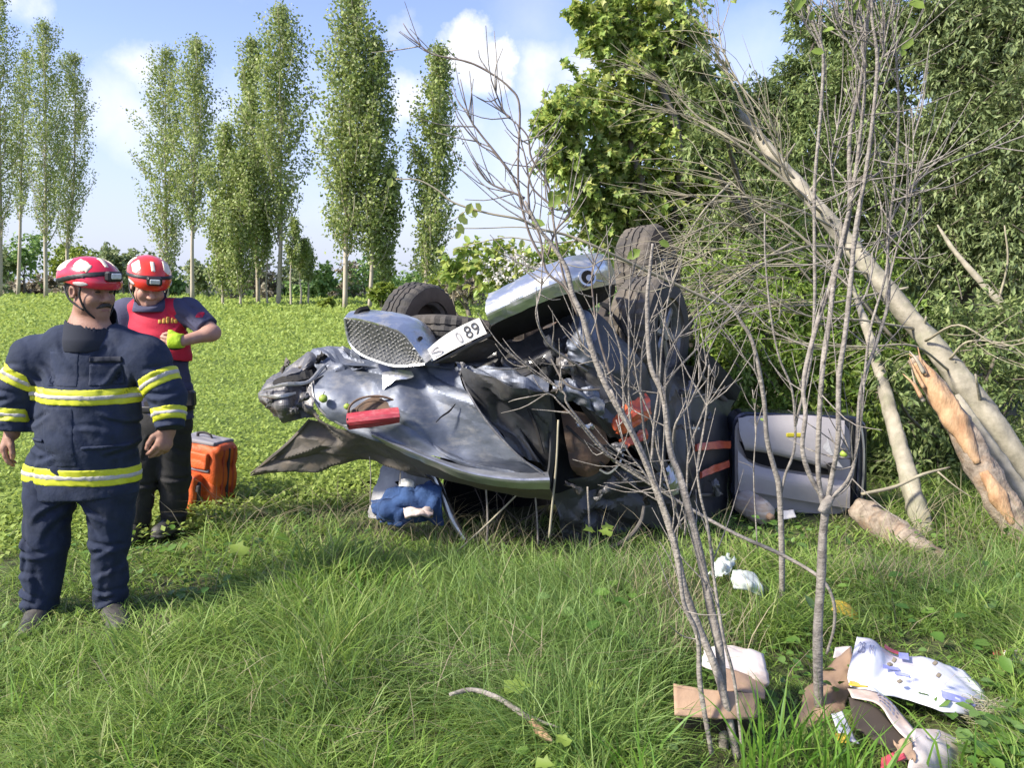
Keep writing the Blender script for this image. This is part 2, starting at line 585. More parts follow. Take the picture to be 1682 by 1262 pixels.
# ================================================================== grass
def blades(B, h, lean, bend, w, rng):
    """B(n,3) roots; lean(n,2) horizontal tip offset as share of height; 5 triangles each"""
    n = len(B)
    ln = np.stack([lean[:, 0], lean[:, 1], np.zeros(n)], 1)
    lm = np.linalg.norm(ln, axis=1)
    ang = rng.uniform(0, PI, n)
    S = np.stack([np.cos(ang), np.sin(ang), np.zeros(n)], 1)
    out = []
    for t, ws in ((0, .8), (.35, 1.), (.72, .72)):
        c = B + h[:, None] * (ln * (t ** bend)[:, None] if isinstance(bend, np.ndarray) else ln * t ** bend)
        zt = t - .45 * np.minimum(lm, 1.6) * t * t * .9
        c[:, 2] += h * zt
        out += [c - S * (w * ws)[:, None] * .5, c + S * (w * ws)[:, None] * .5]
    c = B + h[:, None] * ln
    c[:, 2] += h * (1 - .45 * np.minimum(lm, 1.6) * .9)
    out.append(c)
    V = np.stack(out, 1).reshape(-1, 3)
    fa = np.array([(0, 1, 3), (0, 3, 2), (2, 3, 5), (2, 5, 4), (4, 5, 6)])
    Fc = (np.arange(n)[:, None, None] * 7 + fa[None]).reshape(-1, 3)
    return V, Fc


def to_px(x, y, z):
    """photo pixel of places on the ground (numpy)"""
    dz = z - CZ
    f = y * _c - dz * _s
    u = y * _s + dz * _c
    return CX + F_PX * x / f, CY - F_PX * u / f


GRASS_RAMP = [(0.092, 0.177, 0.034), (0.171, 0.281, 0.049), (0.244, 0.365, 0.073), (0.127, 0.229, 0.042), (0.305, 0.389, 0.110), (0.182, 0.300, 0.055), (0.366, 0.352, 0.171)]
M_grass = mat('grass_blade', (.1, .2, .03), .55, island=GRASS_RAMP, transl=.34, spec=.35)
rng = np.random.default_rng(5)


def sample_ground(n, px0, px1, y0, y1, rng, power=1.0):
    yy = y0 * (y1 / y0) ** (rng.uniform(0, 1, n) ** power)
    px = rng.uniform(px0, px1, n)
    xx = (px - CX) / F_PX * yy * .97
    return xx, yy


# short general sward
x, y = sample_ground(125000, -140, 1830, 1.5, 8.6, rng)
x2, y2 = sample_ground(9000, -900, -140, 1.8, 6, rng); x3, y3 = sample_ground(14000, 1830, 2500, 1.8, 8, rng)
x, y = np.concatenate([x, x2, x3]), np.concatenate([y, y2, y3])
ppx, ppy = to_px(x, y, 0)
keep = (y < field_edge(x) + .5) | (x > 1.4)
keep &= ~((x > -.45) & (x < 1.1) & (y > 5.1) & (y < 8))
gap = np.sin(x * 7.3 + 2 * np.sin(y * 5.1)) * np.sin(y * 6.1 + 1.5 * np.sin(x * 4.3)) + .5 * np.sin(x * 17 + y * 11)
keep &= rng.uniform(0, 1, len(x)) < np.clip(.78 + .5 * gap, .22, 1)
x, y, ppx, ppy = x[keep], y[keep], ppx[keep], ppy[keep]
n = len(x)
flow = 2.2 * np.sin(x * 1.1 + .6) + 1.7 * np.cos(y * 1.5 + x * .6) + rng.normal(0, 1.7, n)
clump = .5 + .5 * np.sin(x * 5.1 + 1.3 * np.sin(y * 3.3)) * np.cos(y * 4.7 + np.sin(x * 2.9))
h = (.09 + .12 * clump) * rng.uniform(.6, 1.6, n)
tallband = np.exp(-((ppx - 560) / 110) ** 2) * np.exp(-((ppy - 1060) / 120) ** 2)
h *= 1 + 1.0 * tallband
h = np.where((ppx < 330) & (ppy < 1075), h * .6, h)
h = np.where((ppx > 1090) & (ppx < 1640) & (ppy > 1060), h * .36, h)
h = np.where((ppx > 560) & (ppx < 1450) & (ppy > 770) & (ppy < 935), h * .45, h)
ln_ = rng.uniform(.4, 1.7, n) * (1 - .55 * np.clip(tallband, 0, 1))
lean = np.stack([np.cos(flow), np.sin(flow)], 1) * ln_[:, None]
w = rng.uniform(.0036, .0078, n) * np.clip(y / 3.2, .85, 1.7)
V1, F1 = blades(np.stack([x, y, ground_z(x, y) - .01], 1), h, lean, 1.7, w, rng)
mk('meadow_grass', V1, F1, M_grass, smooth=False, label='trodden green meadow grass all over the foreground', cat='grass', kind='stuff')

# long arching tussocks right of the middle
M_tuss = mat('tussock_blade', (.1, .2, .03), .5, island=[(0.093, 0.174, 0.042), (0.146, 0.253, 0.061), (0.199, 0.311, 0.078), (0.258, 0.347, 0.115), (0.123, 0.220, 0.048)], transl=.3, spec=.4)
roots, hs, leans = [], [], []
TUSS = [(860, 1085, 1.0), (960, 1060, 1.0), (1010, 1120, 1.0), (800, 1010, .9), (920, 990, .9), (1050, 1010, .85), (880, 1190, .9), (740, 960, .8),
        (990, 960, .8), (1090, 1080, .8), (1120, 960, .7), (700, 1050, .8), (1300, 1010, .6), (960, 1230, 1.), (760, 1150, .75),
        (1600, 1000, .8), (1660, 960, .8), (1500, 1010, .6), (1440, 960, .6), (640, 1120, .8), (560, 1080, .8), (480, 1010, .7), (520, 1180, .8)]
for (tx, ty, s) in TUSS:
    c = G(tx, ty)
    m = 640 if s > .75 else 420
    r = rng.normal(0, .085, (m, 2)) * (1.2 + s * .3)
    roots.append(np.stack([c.x + r[:, 0], c.y + r[:, 1], np.zeros(m)], 1))
    hs.append(s * rng.uniform(.17, .38, m))
    a = rng.uniform(0, 2 * PI, m)
    l_ = rng.uniform(.25, 1.25, m)
    leans.append(np.stack([np.cos(a) * l_ + r[:, 0] * 2 - .32, np.sin(a) * l_ + r[:, 1] * 2 - .1], 1))
B = np.vstack(roots); n = len(B)
V1, F1 = blades(B, np.concatenate(hs), np.vstack(leans), 1.9, rng.uniform(.0026, .0052, n), rng)
mk('tussock_grass', V1, F1, M_tuss, smooth=False, label='long arching tussock grass in front of the wreck', cat='grass', kind='stuff')

# broad fresh blades low on the right
M_broad = mat('broad_blade', (.1, .2, .03), .45, island=[(0.069, 0.172, 0.023), (0.138, 0.276, 0.034), (0.196, 0.322, 0.057)], transl=.35, spec=.4)
roots, hs, leans = [], [], []
for (tx, ty, m) in ((1260, 1290, 34), (1310, 1250, 30), (1370, 1330, 30), (1060, 1310, 18), (1420, 1300, 16), (660, 1330, 14), (250, 1290, 12), (1560, 1330, 10), (600, 1010, 22), (520, 1000, 16), (60, 1200, 14)):
    c = G(tx, min(ty, 1300))
    r = rng.normal(0, .06, (m, 2))
    roots.append(np.stack([c.x + r[:, 0], c.y + r[:, 1], np.zeros(m)], 1))
    hs.append(rng.uniform(.16, .36, m))
    a = rng.uniform(0, 2 * PI, m); l_ = rng.uniform(.1, .8, m)
    leans.append(np.stack([np.cos(a) * l_, np.sin(a) * l_], 1))
B = np.vstack(roots); n = len(B)
V1, F1 = blades(B, np.concatenate(hs), np.vstack(leans), 2.0, rng.uniform(.006, .011, n), rng)
mk('broad_grass', V1, F1, M_broad, smooth=False, label='broad fresh grass blades at the lower edge', cat='grass', kind='stuff')

# dry straw
M_straw = mat('straw_stalk', (.3, .26, .15), .7, island=[(.25, .21, .12), (.36, .31, .2), (.2, .17, .11), (.28, .27, .15)], transl=.15)
roots, hs, leans = [], [], []
for (tx, ty, sx, sy, m, hmin, hmax, fl) in ((560, 880, .5, .06, 130, .3, .55, 1.5), (1100, 1010, .18, .2, 420, .1, .32, .6), (830, 1140, .3, .06, 90, .2, .4, 1.6), (1130, 1090, .14, .1, 200, .1, .3, .6),
                                        (1500, 975, .25, .1, 220, .12, .3, .8), (760, 900, .3, .1, 150, .1, .3, .9), (1580, 900, .3, .3, 160, .2, .5, .7), (500, 1210, .5, .2, 90, .15, .3, 1.2), (900, 960, .9, .6, 320, .15, .4, .8)):
    c = G(tx, ty)
    roots.append(np.stack([c.x + rng.normal(0, sx, m), c.y + rng.normal(0, sy, m), np.full(m, .03)], 1))
    hs.append(rng.uniform(hmin, hmax, m))
    a = rng.uniform(0, 2 * PI, m); l_ = rng.uniform(.3, 1.0, m) * fl
    leans.append(np.stack([np.cos(a) * l_ * 1.3, np.sin(a) * l_ * .6], 1))
B = np.vstack(roots); n = len(B)
V1, F1 = blades(B, np.concatenate(hs), np.vstack(leans), 1.4, rng.uniform(.002, .0045, n), rng)
mk('dry_straw', V1, F1, M_straw, smooth=False, label='dry straw stalks lying among the green grass', cat='straw', kind='stuff')

# low broad-leaved weeds
M_weed = mat('weed_leaf', (.1, .2, .03), .5, island=[(.06, .14, .03), (.10, .20, .03), (.15, .26, .05), (.12, .2, .07)], transl=.3, spec=.4)
cs, ds, ss = [], [], []
_rw = random.Random(4)
PATCH = tuple((_rw.uniform(-40, 1680), _rw.choice((905, 940, 985, 1040, 1100, 1160, 1220, 1260)) + _rw.uniform(-15, 15), _rw.uniform(.07, .2), _rw.randint(14, 46), _rw.uniform(.022, .042), _rw.uniform(.06, .13)) for _ in range(46))
for (tx, ty, spx, m, s0, zt) in PATCH + ((430, 905, .18, 36, .055, .10), (1680, 1210, .10, 70, .065, .10), (1640, 1265, .08, 44, .06, .10), (1700, 1130, .12, 50, .055, .10), (570, 930, .12, 16, .07, .2),
                             (900, 1230, .2, 20, .04, .06), (1270, 1180, .12, 16, .05, .06), (330, 1150, .5, 40, .05, .12), (1010, 1060, .2, 26, .07, .2), (1290, 900, .15, 60, .05, .14), (1560, 1050, .3, 40, .04, .08),
                             (1620, 1020, .3, 60, .06, .14), (300, 960, .5, 60, .045, .14)):
    c = G(tx, min(ty, 1290))
    cs.append(np.stack([c.x + rng.normal(0, spx, m), c.y + rng.normal(0, spx * .8, m), rng.uniform(.02, zt, m)], 1))
    d = rand_dirs(m, rng); d[:, 2] = np.abs(d[:, 2]) * .4
    ds.append(d); ss.append(s0 * rng.uniform(.6, 1.4, m))
C_ = np.vstack(cs); D_ = np.vstack(ds)
V1, F1 = scatter_leaves(C_, D_, rand_dirs(len(C_), rng) * .35 + np.array([0, 0, 1]), np.concatenate(ss), LEAF_OVAL, width=1.1)
mk('broadleaf_weeds', V1, F1, M_weed, smooth=False, label='low broad leaved weeds between the grass', cat='weeds', kind='stuff')

# ================================================================== poplars
M_bark_pop = mat('poplar_bark', (.52, .45, .35), .85, col2=(.36, .31, .24), vscale=1.2, bump=.5, bscale=6, stretch=(1, 1, .25))
POP_RAMP = [(.16, .225, .055), (.23, .31, .08), (.33, .40, .12), (.13, .19, .05), (.45, .48, .26), (.28, .35, .09)]
M_pop = mat('poplar_leaf', (.1, .15, .04), .55, island=POP_RAMP, transl=.3, spec=.4)


def poplar(bx, Y, tx, ty, wpx, label, seed, nb=90, start=.2, dens=1.0, leaf=.165, slim=1.0, trunk_r=None, name='poplar_tree'):
    rng = np.random.default_rng(seed)
    b = np.array(P(bx, 500, Y)); b[2] = 0
    t = np.array(P(tx, ty, Y))
    Hh = t[2]
    wid = 1.22 * wpx * Y / F_PX
    root = thing(name, tuple(b), label, 'tree', 'poplars along the field edge')
    tr = trunk_r or Hh * .009
    mid = b * .5 + t * .5 + np.array([rng.normal(0, .1), 0, 0])
    mb = MB(); mb.add(*tube([b - [0, 0, .1], b * .75 + t * .25 + [rng.normal(0, .08), 0, 0], mid, t], [tr, tr * .75, tr * .5, .02], 6, 12, rough=.06, seed=seed))
    mb.mk('trunk', M_bark_pop, root)
    brs = MB()
    C, D, S = [], [], []
    nb = int(nb * 1.75)
    for k in range(nb):
        u = start + (1 - start) * (k + rng.random()) / nb
        prof = (math.sin(PI * min(1, max(0, (u - start) / (1 - start) * .80 + .16))) ** .8) * (1 if u < .93 else .6)
        o = b + (t - b) * u
        az = rng.uniform(0, 2 * PI)
        L = Hh * .16 * (1.15 - u * .55) * rng.uniform(.6, 1.15)
        rad = wid * .5 * prof * rng.uniform(.35, 1.12) * slim
        e = o + np.array([math.cos(az) * rad, math.sin(az) * rad, L])
        e[2] = min(e[2], Hh * 1.0)
        m_ = o * .5 + e * .5 + np.array([math.cos(az) * rad * .22, math.sin(az) * rad * .22, -L * .06])
        if k % 3 == 0:
            brs.add(*tube([o, m_, e], [tr * .3 * (1.2 - u), .012], 4, 5, caps=False))
        m = int((40 + 44 * prof) * dens)
        q = rng.uniform(.15, 1.05, m)[:, None]
        c = o * (1 - q) ** 2 + 2 * m_ * q * (1 - q) + e * q * q
        c = c + rng.normal(0, 1, (m, 3)) * (wid * .028 + .075) * np.array([1, 1, 1.2])
        C.append(c); S.append(leaf * rng.uniform(.6, 1.35, m) * (1. if u < .9 else .8))
        d = rand_dirs(m, rng); d[:, 2] -= .25
        D.append(d)
    brs.mk('branch', M_bark_pop, root, kind='stuff')
    C, D, S = np.vstack(C), np.vstack(D), np.concatenate(S)
    V, Fc = scatter_leaves(C, D, rand_dirs(len(C), rng), S, LEAF_QUAD, width=.9)
    mk('crown', V, Fc, M_pop, root, smooth=False)
    return root


poplar(0, 66, -2, -25, 62, 'tall poplar cut by the left edge of the picture', 1, start=.18)
poplar(76, 66, 74, 40, 74, 'tall poplar left of the front rescuer, higher of a close pair', 2, start=.2)
poplar(112, 70, 124, 92, 64, 'shorter poplar leaning against the tall one behind the front rescuer', 3, start=.2)
poplar(30, 74, 42, 85, 40, 'slim poplar half hidden between the two leftmost tall ones', 31, start=.3, nb=50)
poplar(274, 58, 272, 84, 82, 'poplar right behind the second rescuer, left of the close pair', 4, start=.12)
poplar(316, 56, 325, 68, 72, 'poplar right of the second rescuer with a pale bare lower trunk', 5, start=.26)
poplar(456, 46, 460, 18, 100, 'broad tall poplar in the middle clump of the tree row', 6, start=.22, nb=110)
poplar(424, 48, 412, 68, 60, 'poplar rising just left of the broad one in the middle clump', 7, start=.1)
poplar(366, 46, 372, 208, 66, 'low feathery poplar at the left of the middle clump', 8, start=.06, nb=70, leaf=.16, dens=1.2)
poplar(394, 45, 398, 250, 62, 'low grey green poplar in front of the middle clump', 9, start=.08, nb=60, leaf=.15, dens=1.2)
poplar(566, 40, 583, -6, 104, 'tallest poplar in the row, its top touching the upper edge', 10, start=.17, nb=120)
poplar(606, 40, 615, 70, 84, 'poplar close to the right of the tallest one', 11, start=.16, nb=90)
poplar(626, 41, 641, 270, 44, 'small slender poplar right of the tallest pair', 12, start=.15, nb=40)
poplar(703, 40, 722, 82, 72, 'lone narrow poplar rising above the overturned wheels', 13, start=.1, nb=95)
for k, (bx, tx, ty, w_) in enumerate(((478, 484, 360, 22), (492, 500, 395, 20), (440, 436, 330, 20), (504, 508, 410, 18))):
    poplar(bx, 45 + k * .7, tx, ty, w_, ['thin young poplar stem right of the broad poplar trunk', 'thin bare poplar stem leaning right of the middle clump', 'thin young poplar stem left of the broad poplar trunk', 'thinnest poplar stem at the right of the middle clump'][k], 40 + k, nb=16, start=.45, leaf=.13, trunk_r=.07)


# ================================================================== shrubs and trees made of clumps
def clump_leaves(clumps, leaf, rng, shape, twigs=60, per=14, droop=.25, width=1.0, up=.35, twig_mb=None, spread=1.0):
    Vs, Fs, n0 = [], [], 0
    for (c, r, dn) in clumps:
        T = max(6, int(twigs * dn))
        d = rand_dirs(T, rng); d[:, 2] += up; d /= np.linalg.norm(d, axis=1)[:, None]
        o = np.array(c) + rng.normal(0, .28 * r, (T, 3))
        L = r * rng.uniform(.45, 1.08, T)
        t = np.linspace(.22, 1, per)[None, :, None]
        pos = o[:, None] + d[:, None] * (L[:, None, None] * t) + np.array([0, 0, -1.]) * (droop * L[:, None, None] * t * t)
        pos = pos + rng.normal(0, .035 * r, pos.shape)
        side = rng.normal(0, 1, (T, per, 3)) * spread
        ax = d[:, None] * .7 + side * .62 + np.array([0, 0, -.25 - droop])
        up_ = np.array([0, 0, 1.]) + rng.normal(0, .45, (T, per, 3))
        V, Fc = scatter_leaves(pos.reshape(-1, 3), ax.reshape(-1, 3), up_.reshape(-1, 3), leaf * rng.uniform(.6, 1.3, T * per), shape, width)
        Vs.append(V); Fs.append(Fc + n0); n0 += len(V)
        if twig_mb is not None:
            for k in range(0, T, 5):
                e = o[k] + d[k] * L[k] + np.array([0, 0, -droop * L[k]])
                twig_mb.add(*tube([o[k], o[k] * .5 + e * .5 + np.array([0, 0, droop * L[k] * .25]), e], [.008, .003], 3, 4, caps=False))
    return np.vstack(Vs), np.vstack(Fs)


def leafy(name, label, cat, base, clumps, leaf, shape, m_leaf, m_bark, seed, twigs=60, per=14, droop=.25, width=1., up=.35, stems=1, trunk_r=.07, group=None, limb_every=1, leafname='crown', show_twigs=True, spread=1.0):
    rng = np.random.default_rng(seed)
    base = np.array(base, dtype=float)
    root = thing(name, tuple(base), label, cat, group)
    cen = np.mean([np.array(c[0]) for c in clumps], 0)
    fork = base * .45 + cen * .55; fork[2] = max(base[2] + .2, cen[2] * .5)
    tm = MB(); tm.add(*tube([base - [0, 0, .1], base * .5 + fork * .5 + rng.normal(0, .05, 3), fork], [trunk_r, trunk_r * .8, trunk_r * .65], 8, 9, rough=.08, seed=seed))
    tm.mk('trunk', m_bark, root)
    lb = MB()
    for c in clumps[::limb_every]:
        c0 = np.array(c[0])
        lb.add(*tube([fork - [0, 0, .1], fork * .55 + c0 * .45 + rng.normal(0, .12 * np.linalg.norm(c0 - fork) + .01, 3), c0], [trunk_r * .45, trunk_r * .3, trunk_r * .12], 5, 8, caps=False))
    tw = lb if show_twigs else None
    V, Fc = clump_leaves(clumps, leaf, rng, shape, twigs, per, droop, width, up, tw, spread)
    lb.mk('limb', m_bark, root, kind='stuff')
    mk(leafname, V, Fc, m_leaf, root, smooth=False)
    return root


M_bark = mat('grey_bark', (.20, .17, .13), .9, col2=(.11, .095, .075), vscale=9, bump=.7, bscale=30, stretch=(1, 1, .3))
M_maple = mat('maple_leaf', (.1, .2, .03), .5, island=[(0.147, 0.242, 0.055), (0.241, 0.345, 0.082), (0.355, 0.449, 0.109), (0.482, 0.501, 0.165), (0.188, 0.276, 0.076)], transl=.34, spec=.4)
M_willow = mat('willow_leaf', (.1, .2, .03), .55, island=[(0.110, 0.162, 0.057), (0.169, 0.238, 0.079), (0.229, 0.304, 0.105), (0.309, 0.361, 0.142), (0.150, 0.228, 0.061)], transl=.25, spec=.4)
M_willow_d = mat('dark_willow_leaf', (.1, .2, .03), .55, island=[(0.108, 0.151, 0.059), (0.156, 0.210, 0.084), (0.216, 0.277, 0.106), (0.287, 0.332, 0.146)], transl=.22, spec=.4)
M_under = mat('undergrowth_leaf', (.1, .2, .03), .5, island=[(0.098, 0.178, 0.030), (0.164, 0.267, 0.045), (0.229, 0.327, 0.059), (0.294, 0.372, 0.089)], transl=.3, spec=.4)


def pc(lst, s=1.0):
    return [(tuple(P(a, b, Y)), r * s, (q[0] if q else 1.0)) for (a, b, Y, r, *q) in lst]


leafy('broadleaf_tree', 'light green broad leaved tree overhanging the wreck, bright against the sky', 'tree', P(1170, 620, 9.6) * 1 - Vector((0, 0, P(1170, 620, 9.6).z)),
      pc([(1110, 15, 9.3, .62), (1060, 0, 9.2, .5), (1010, 25, 9.0, .34, .8), (985, 62, 8.9, .22, .7), (1040, 62, 9.0, .25, .7), (955, 20, 8.9, .16, .5), (1120, 70, 9.4, .38),
          (925, 185, 8.6, .30), (905, 205, 8.5, .2, .7), (965, 165, 8.8, .38), (1015, 140, 9.0, .45), (1065, 120, 9.2, .5), (1110, 140, 9.3, .5), (1050, 190, 9.1, .5), (1010, 205, 9.0, .28), (1100, 210, 9.2, .55),
          (925, 262, 8.6, .26), (960, 280, 8.7, .34), (1005, 262, 8.9, .42), (1055, 265, 9.0, .5), (1105, 285, 9.1, .5), (985, 320, 8.8, .36), (1030, 335, 8.9, .45), (1080, 345, 9.0, .5), (990, 375, 8.8, .27), (1035, 395, 8.9, .32), (1150, 330, 9.3, .5),
          (1150, 210, 9.4, .45), (1180, 270, 9.5, .45), (975, 350, 8.7, .2, .6)]),
      .078, LEAF_LOBED, M_maple, M_bark, 101, twigs=60, per=15, droop=.3, trunk_r=.16, limb_every=2)

leafy('bushy_willow', 'yellow green bushy willow behind the leaning bare trunk', 'tree', (3.1, 9.6, 0),
      pc([(1200, 180, 9.4, .42), (1255, 165, 9.6, .26, .7), (1310, 125, 9.7, .28, .7), (1235, 220, 9.3, .5), (1290, 180, 9.5, .5), (1340, 170, 9.6, .55), (1390, 150, 9.7, .55), (1210, 300, 9.0, .5), (1270, 280, 9.1, .55), (1340, 260, 9.2, .6), (1400, 240, 9.4, .6),
          (1200, 380, 8.6, .5), (1270, 370, 8.7, .55), (1340, 350, 8.8, .6), (1410, 330, 9.0, .6), (1150, 420, 8.4, .45), (1345, 55, 9.9, .34, .7), (1390, 60, 10, .5, .9), (1430, 20, 10, .5), (1310, 15, 10, .16, .5), (1175, 165, 7.3, .22, .7), (1140, 120, 7.4, .2, .6), (1150, 250, 7.2, .2, .5)]),
      .072, LEAF_NARROW, M_willow, M_bark, 102, twigs=120, per=20, droop=.2, width=1.25, trunk_r=.13, limb_every=2)

leafy('dark_willow', 'big dark grey green willow filling the right edge', 'tree', (5.2, 9.0, 0),
      pc([(1470, 60, 9.4, .5), (1530, 30, 9.2, .55), (1590, 20, 9.0, .6), (1650, 20, 8.8, .65), (1710, 60, 8.6, .7), (1560, 110, 9.0, .5), (1620, 120, 8.8, .6), (1690, 150, 8.5, .7), (1580, 200, 8.7, .55), (1650, 230, 8.4, .65), (1720, 260, 8.2, .7),
          (1450, 230, 9.3, .45), (1470, 300, 9.0, .5), (1530, 250, 9.0, .5), (1540, 330, 8.8, .5), (1600, 310, 8.5, .6), (1670, 330, 8.2, .65), (1480, 390, 8.8, .5), (1560, 410, 8.6, .5), (1640, 420, 8.3, .55), (1710, 430, 8, .6), (1440, 130, 9.6, .45)]),
      .082, LEAF_NARROW, M_willow_d, M_bark, 103, twigs=135, per=20, droop=.3, width=1.2, trunk_r=.17, limb_every=2)

leafy('low_willow', 'low green willow scrub between the wreck and the leaning trunk', 'shrub', (2.6, 7.6, 0),
      pc([(1170, 470, 7.4, .34), (1230, 450, 7.5, .38), (1300, 440, 7.6, .4), (1370, 450, 7.7, .42), (1440, 460, 7.8, .4), (1180, 540, 7.0, .34), (1240, 530, 7.0, .38), (1310, 520, 7.1, .4), (1380, 530, 7.2, .4), (1450, 540, 7.2, .4),
          (1220, 610, 6.7, .34), (1290, 600, 6.7, .36), (1360, 610, 6.8, .38), (1430, 620, 6.8, .38), (1250, 670, 6.6, .3), (1330, 680, 6.6, .32), (1410, 690, 6.6, .34), (1150, 600, 7.0, .25), (1480, 610, 6.9, .36)]),
      .065, LEAF_NARROW, M_under, M_bark, 104, twigs=80, per=17, droop=.15, width=1.5, trunk_r=.06, limb_every=1)

leafy('dark_undergrowth', 'dark leafy undergrowth right of the open door below the leaning trunk', 'shrub', (3.9, 6.9, 0),
      pc([(1470, 700, 6.5, .34), (1530, 640, 6.8, .4), (1600, 620, 6.8, .42), (1670, 640, 6.7, .45), (1730, 660, 6.6, .45), (1540, 720, 6.5, .38), (1610, 720, 6.5, .4), (1680, 760, 6.4, .42), (1480, 780, 6.3, .3), (1550, 800, 6.3, .32), (1620, 820, 6.2, .32), (1700, 850, 6.1, .34),
          (1580, 540, 7.2, .45), (1660, 540, 7.1, .45), (1510, 560, 7.2, .4), (1720, 560, 7.0, .45), (1460, 620, 5.7, .2, .6)]),
      .07, LEAF_NARROW, M_willow, M_bark, 105, twigs=62, per=16, droop=.2, width=1.4, trunk_r=.05, limb_every=1)

# thicket that closes the view behind the near trees
leafy('thicket', 'dense dark thicket closing the view behind the willows', 'shrub', (5.5, 13.5, 0),
      pc([(px_, py_, 13.2 + (py_ % 7) * .15, 1.0) for py_ in (250, 350, 450, 550, 640) for px_ in range(1090 + (py_ % 20) * 3, 1860, 95) if not (py_ < 300 and px_ < 1180)] +
         [(1560, 60, 13.5, .8, .8), (1640, 70, 13.5, .9), (1730, 90, 13.2, 1.), (1640, 160, 13.4, .9), (1730, 190, 13.2, 1.), (1370, 100, 14, .7, .7), (1420, 170, 14, .7, .8)]),
      .17, LEAF_CLUMP, M_willow_d, M_bark, 106, twigs=48, per=12, droop=.2, trunk_r=.2, limb_every=4, show_twigs=False)

# ================================================================== far hedge and bushes beyond the field
M_hedge = [mat('hedge_leaf_a', (0.120, 0.240, 0.036), .6, island=[(0.113, 0.216, 0.052), (0.170, 0.288, 0.072), (0.227, 0.342, 0.103)], transl=.25),  # hedge greens lightened and paled in place of a distance haze
           mat('hedge_leaf_b', (.1, .2, .03), .6, island=[(0.158, 0.225, 0.086), (0.221, 0.270, 0.121), (0.268, 0.300, 0.155)], transl=.25),
           mat('hedge_leaf_c', (.1, .2, .03), .6, island=[(.15, .22, .03), (.2, .27, .04), (.24, .3, .06)], transl=.3),
           mat('hedge_leaf_d', (.1, .2, .03), .6, island=[(0.252, 0.225, 0.155), (0.315, 0.270, 0.190), (0.205, 0.195, 0.121)], transl=.2)]
M_blossom = mat('blossom', (.75, .72, .70), .7, island=[(.7, .68, .66), (.8, .76, .74), (.62, .58, .55)], transl=.2)
FAR = [  # px, py centre, half width px, half height px, Y, material, what
    (38, 420, 42, 48, 82, 0, 'dark green round tree beyond the field, left of the front helmet'),
    (-30, 440, 40, 40, 80, 1, 'grey green bush beyond the field at the left edge'),
    (115, 425, 40, 30, 88, 2, 'yellow green bush beyond the field behind the front helmet'),
    (200, 425, 26, 36, 86, 1, 'grey green small tree between the two helmets'),
    (165, 455, 60, 22, 92, 1, 'dull low hedge behind the front helmet'),
    (345, 455, 32, 26, 66, 1, 'pale bush beyond the field right of the second rescuer'),
    (300, 460, 40, 22, 72, 0, 'green bush beyond the field behind the second helmet'),
    (410, 470, 50, 24, 60, 3, 'brownish scrub under the middle poplars'),
    (525, 460, 22, 40, 62, 0, 'green leafy bush between the middle and the tallest poplars'),
    (548, 502, 26, 12, 42, 2, 'small yellow green bush at the field edge left of the tallest poplar'),
    (575, 470, 40, 30, 66, 3, 'tan dry scrub behind the tallest poplar'),
    (628, 486, 16, 24, 38, 2, 'bright yellow green shrub just behind the left wheel'),
    (670, 460, 40, 40, 55, 0, 'green bush behind the lone narrow poplar'),
    (770, 478, 40, 26, 30, 3, 'tan dry scrub just above the spare wheel'),
    (740, 465, 34, 28, 34, 2, 'light green shrub right of the lone poplar trunk'),
    (1010, 440, 90, 50, 36, 0, 'green hedge far behind the upper wheel'),
    (890, 470, 60, 40, 40, 0, 'green hedge far behind the chrome bumper'),
    (470, 478, 60, 20, 70, 0, 'low green hedge at the foot of the middle poplars'),
    (230, 470, 60, 18, 90, 1, 'low grey hedge behind the two rescuers'),
    (-20, 455, 60, 30, 95, 0, 'green hedge at the far left behind the leftmost poplar'),
    (130, 450, 70, 30, 98, 0, 'long green hedge behind the front helmet'),
    (260, 452, 60, 30, 96, 1, 'grey green hedge between the rescuers and the near poplars'),
    (390, 455, 60, 30, 75, 0, 'green hedge behind the low feathery poplars'),
    (500, 455, 50, 34, 72, 1, 'pale green hedge right of the broad poplar'),
    (600, 455, 60, 36, 68, 0, 'green hedge behind the tallest poplars'),
    (720, 452, 50, 40, 60, 1, 'pale hedge behind the lone poplar'),
    (75, 470, 70, 18, 92, 3, 'low brown hedge at the foot of the left poplars'),
]
for k, (a, b, hw, hh_, Y, mi, lab) in enumerate(FAR):
    s = Y / F_PX
    rr = np.random.default_rng(300 + k)
    cl = []
    nn = max(4, int(hw / 12))
    hh_ *= 1.25; hw *= 1.1
    rad = min(hw, hh_) * s * .75
    for j in range(nn * 2):
        qx, qy = rr.uniform(-1, 1), rr.uniform(-1, .8)
        if qx * qx + qy * qy > 1.1: continue
        cl.append((tuple(np.array(P(a + qx * hw * .75, b - qy * hh_ * .62, Y + rr.normal(0, rad * .7)))), rad * rr.uniform(.6, 1.0), 1.0))
    bb = P(a, b, Y)
    leafy('far_bush', lab, 'bush', (bb.x, bb.y, 0), cl, max(.10, s * 5.5), LEAF_CLUMP, M_hedge[mi], M_bark, 400 + k, twigs=26, per=9, droop=.1, trunk_r=.12, group='bushes beyond the field', limb_every=2, show_twigs=False)

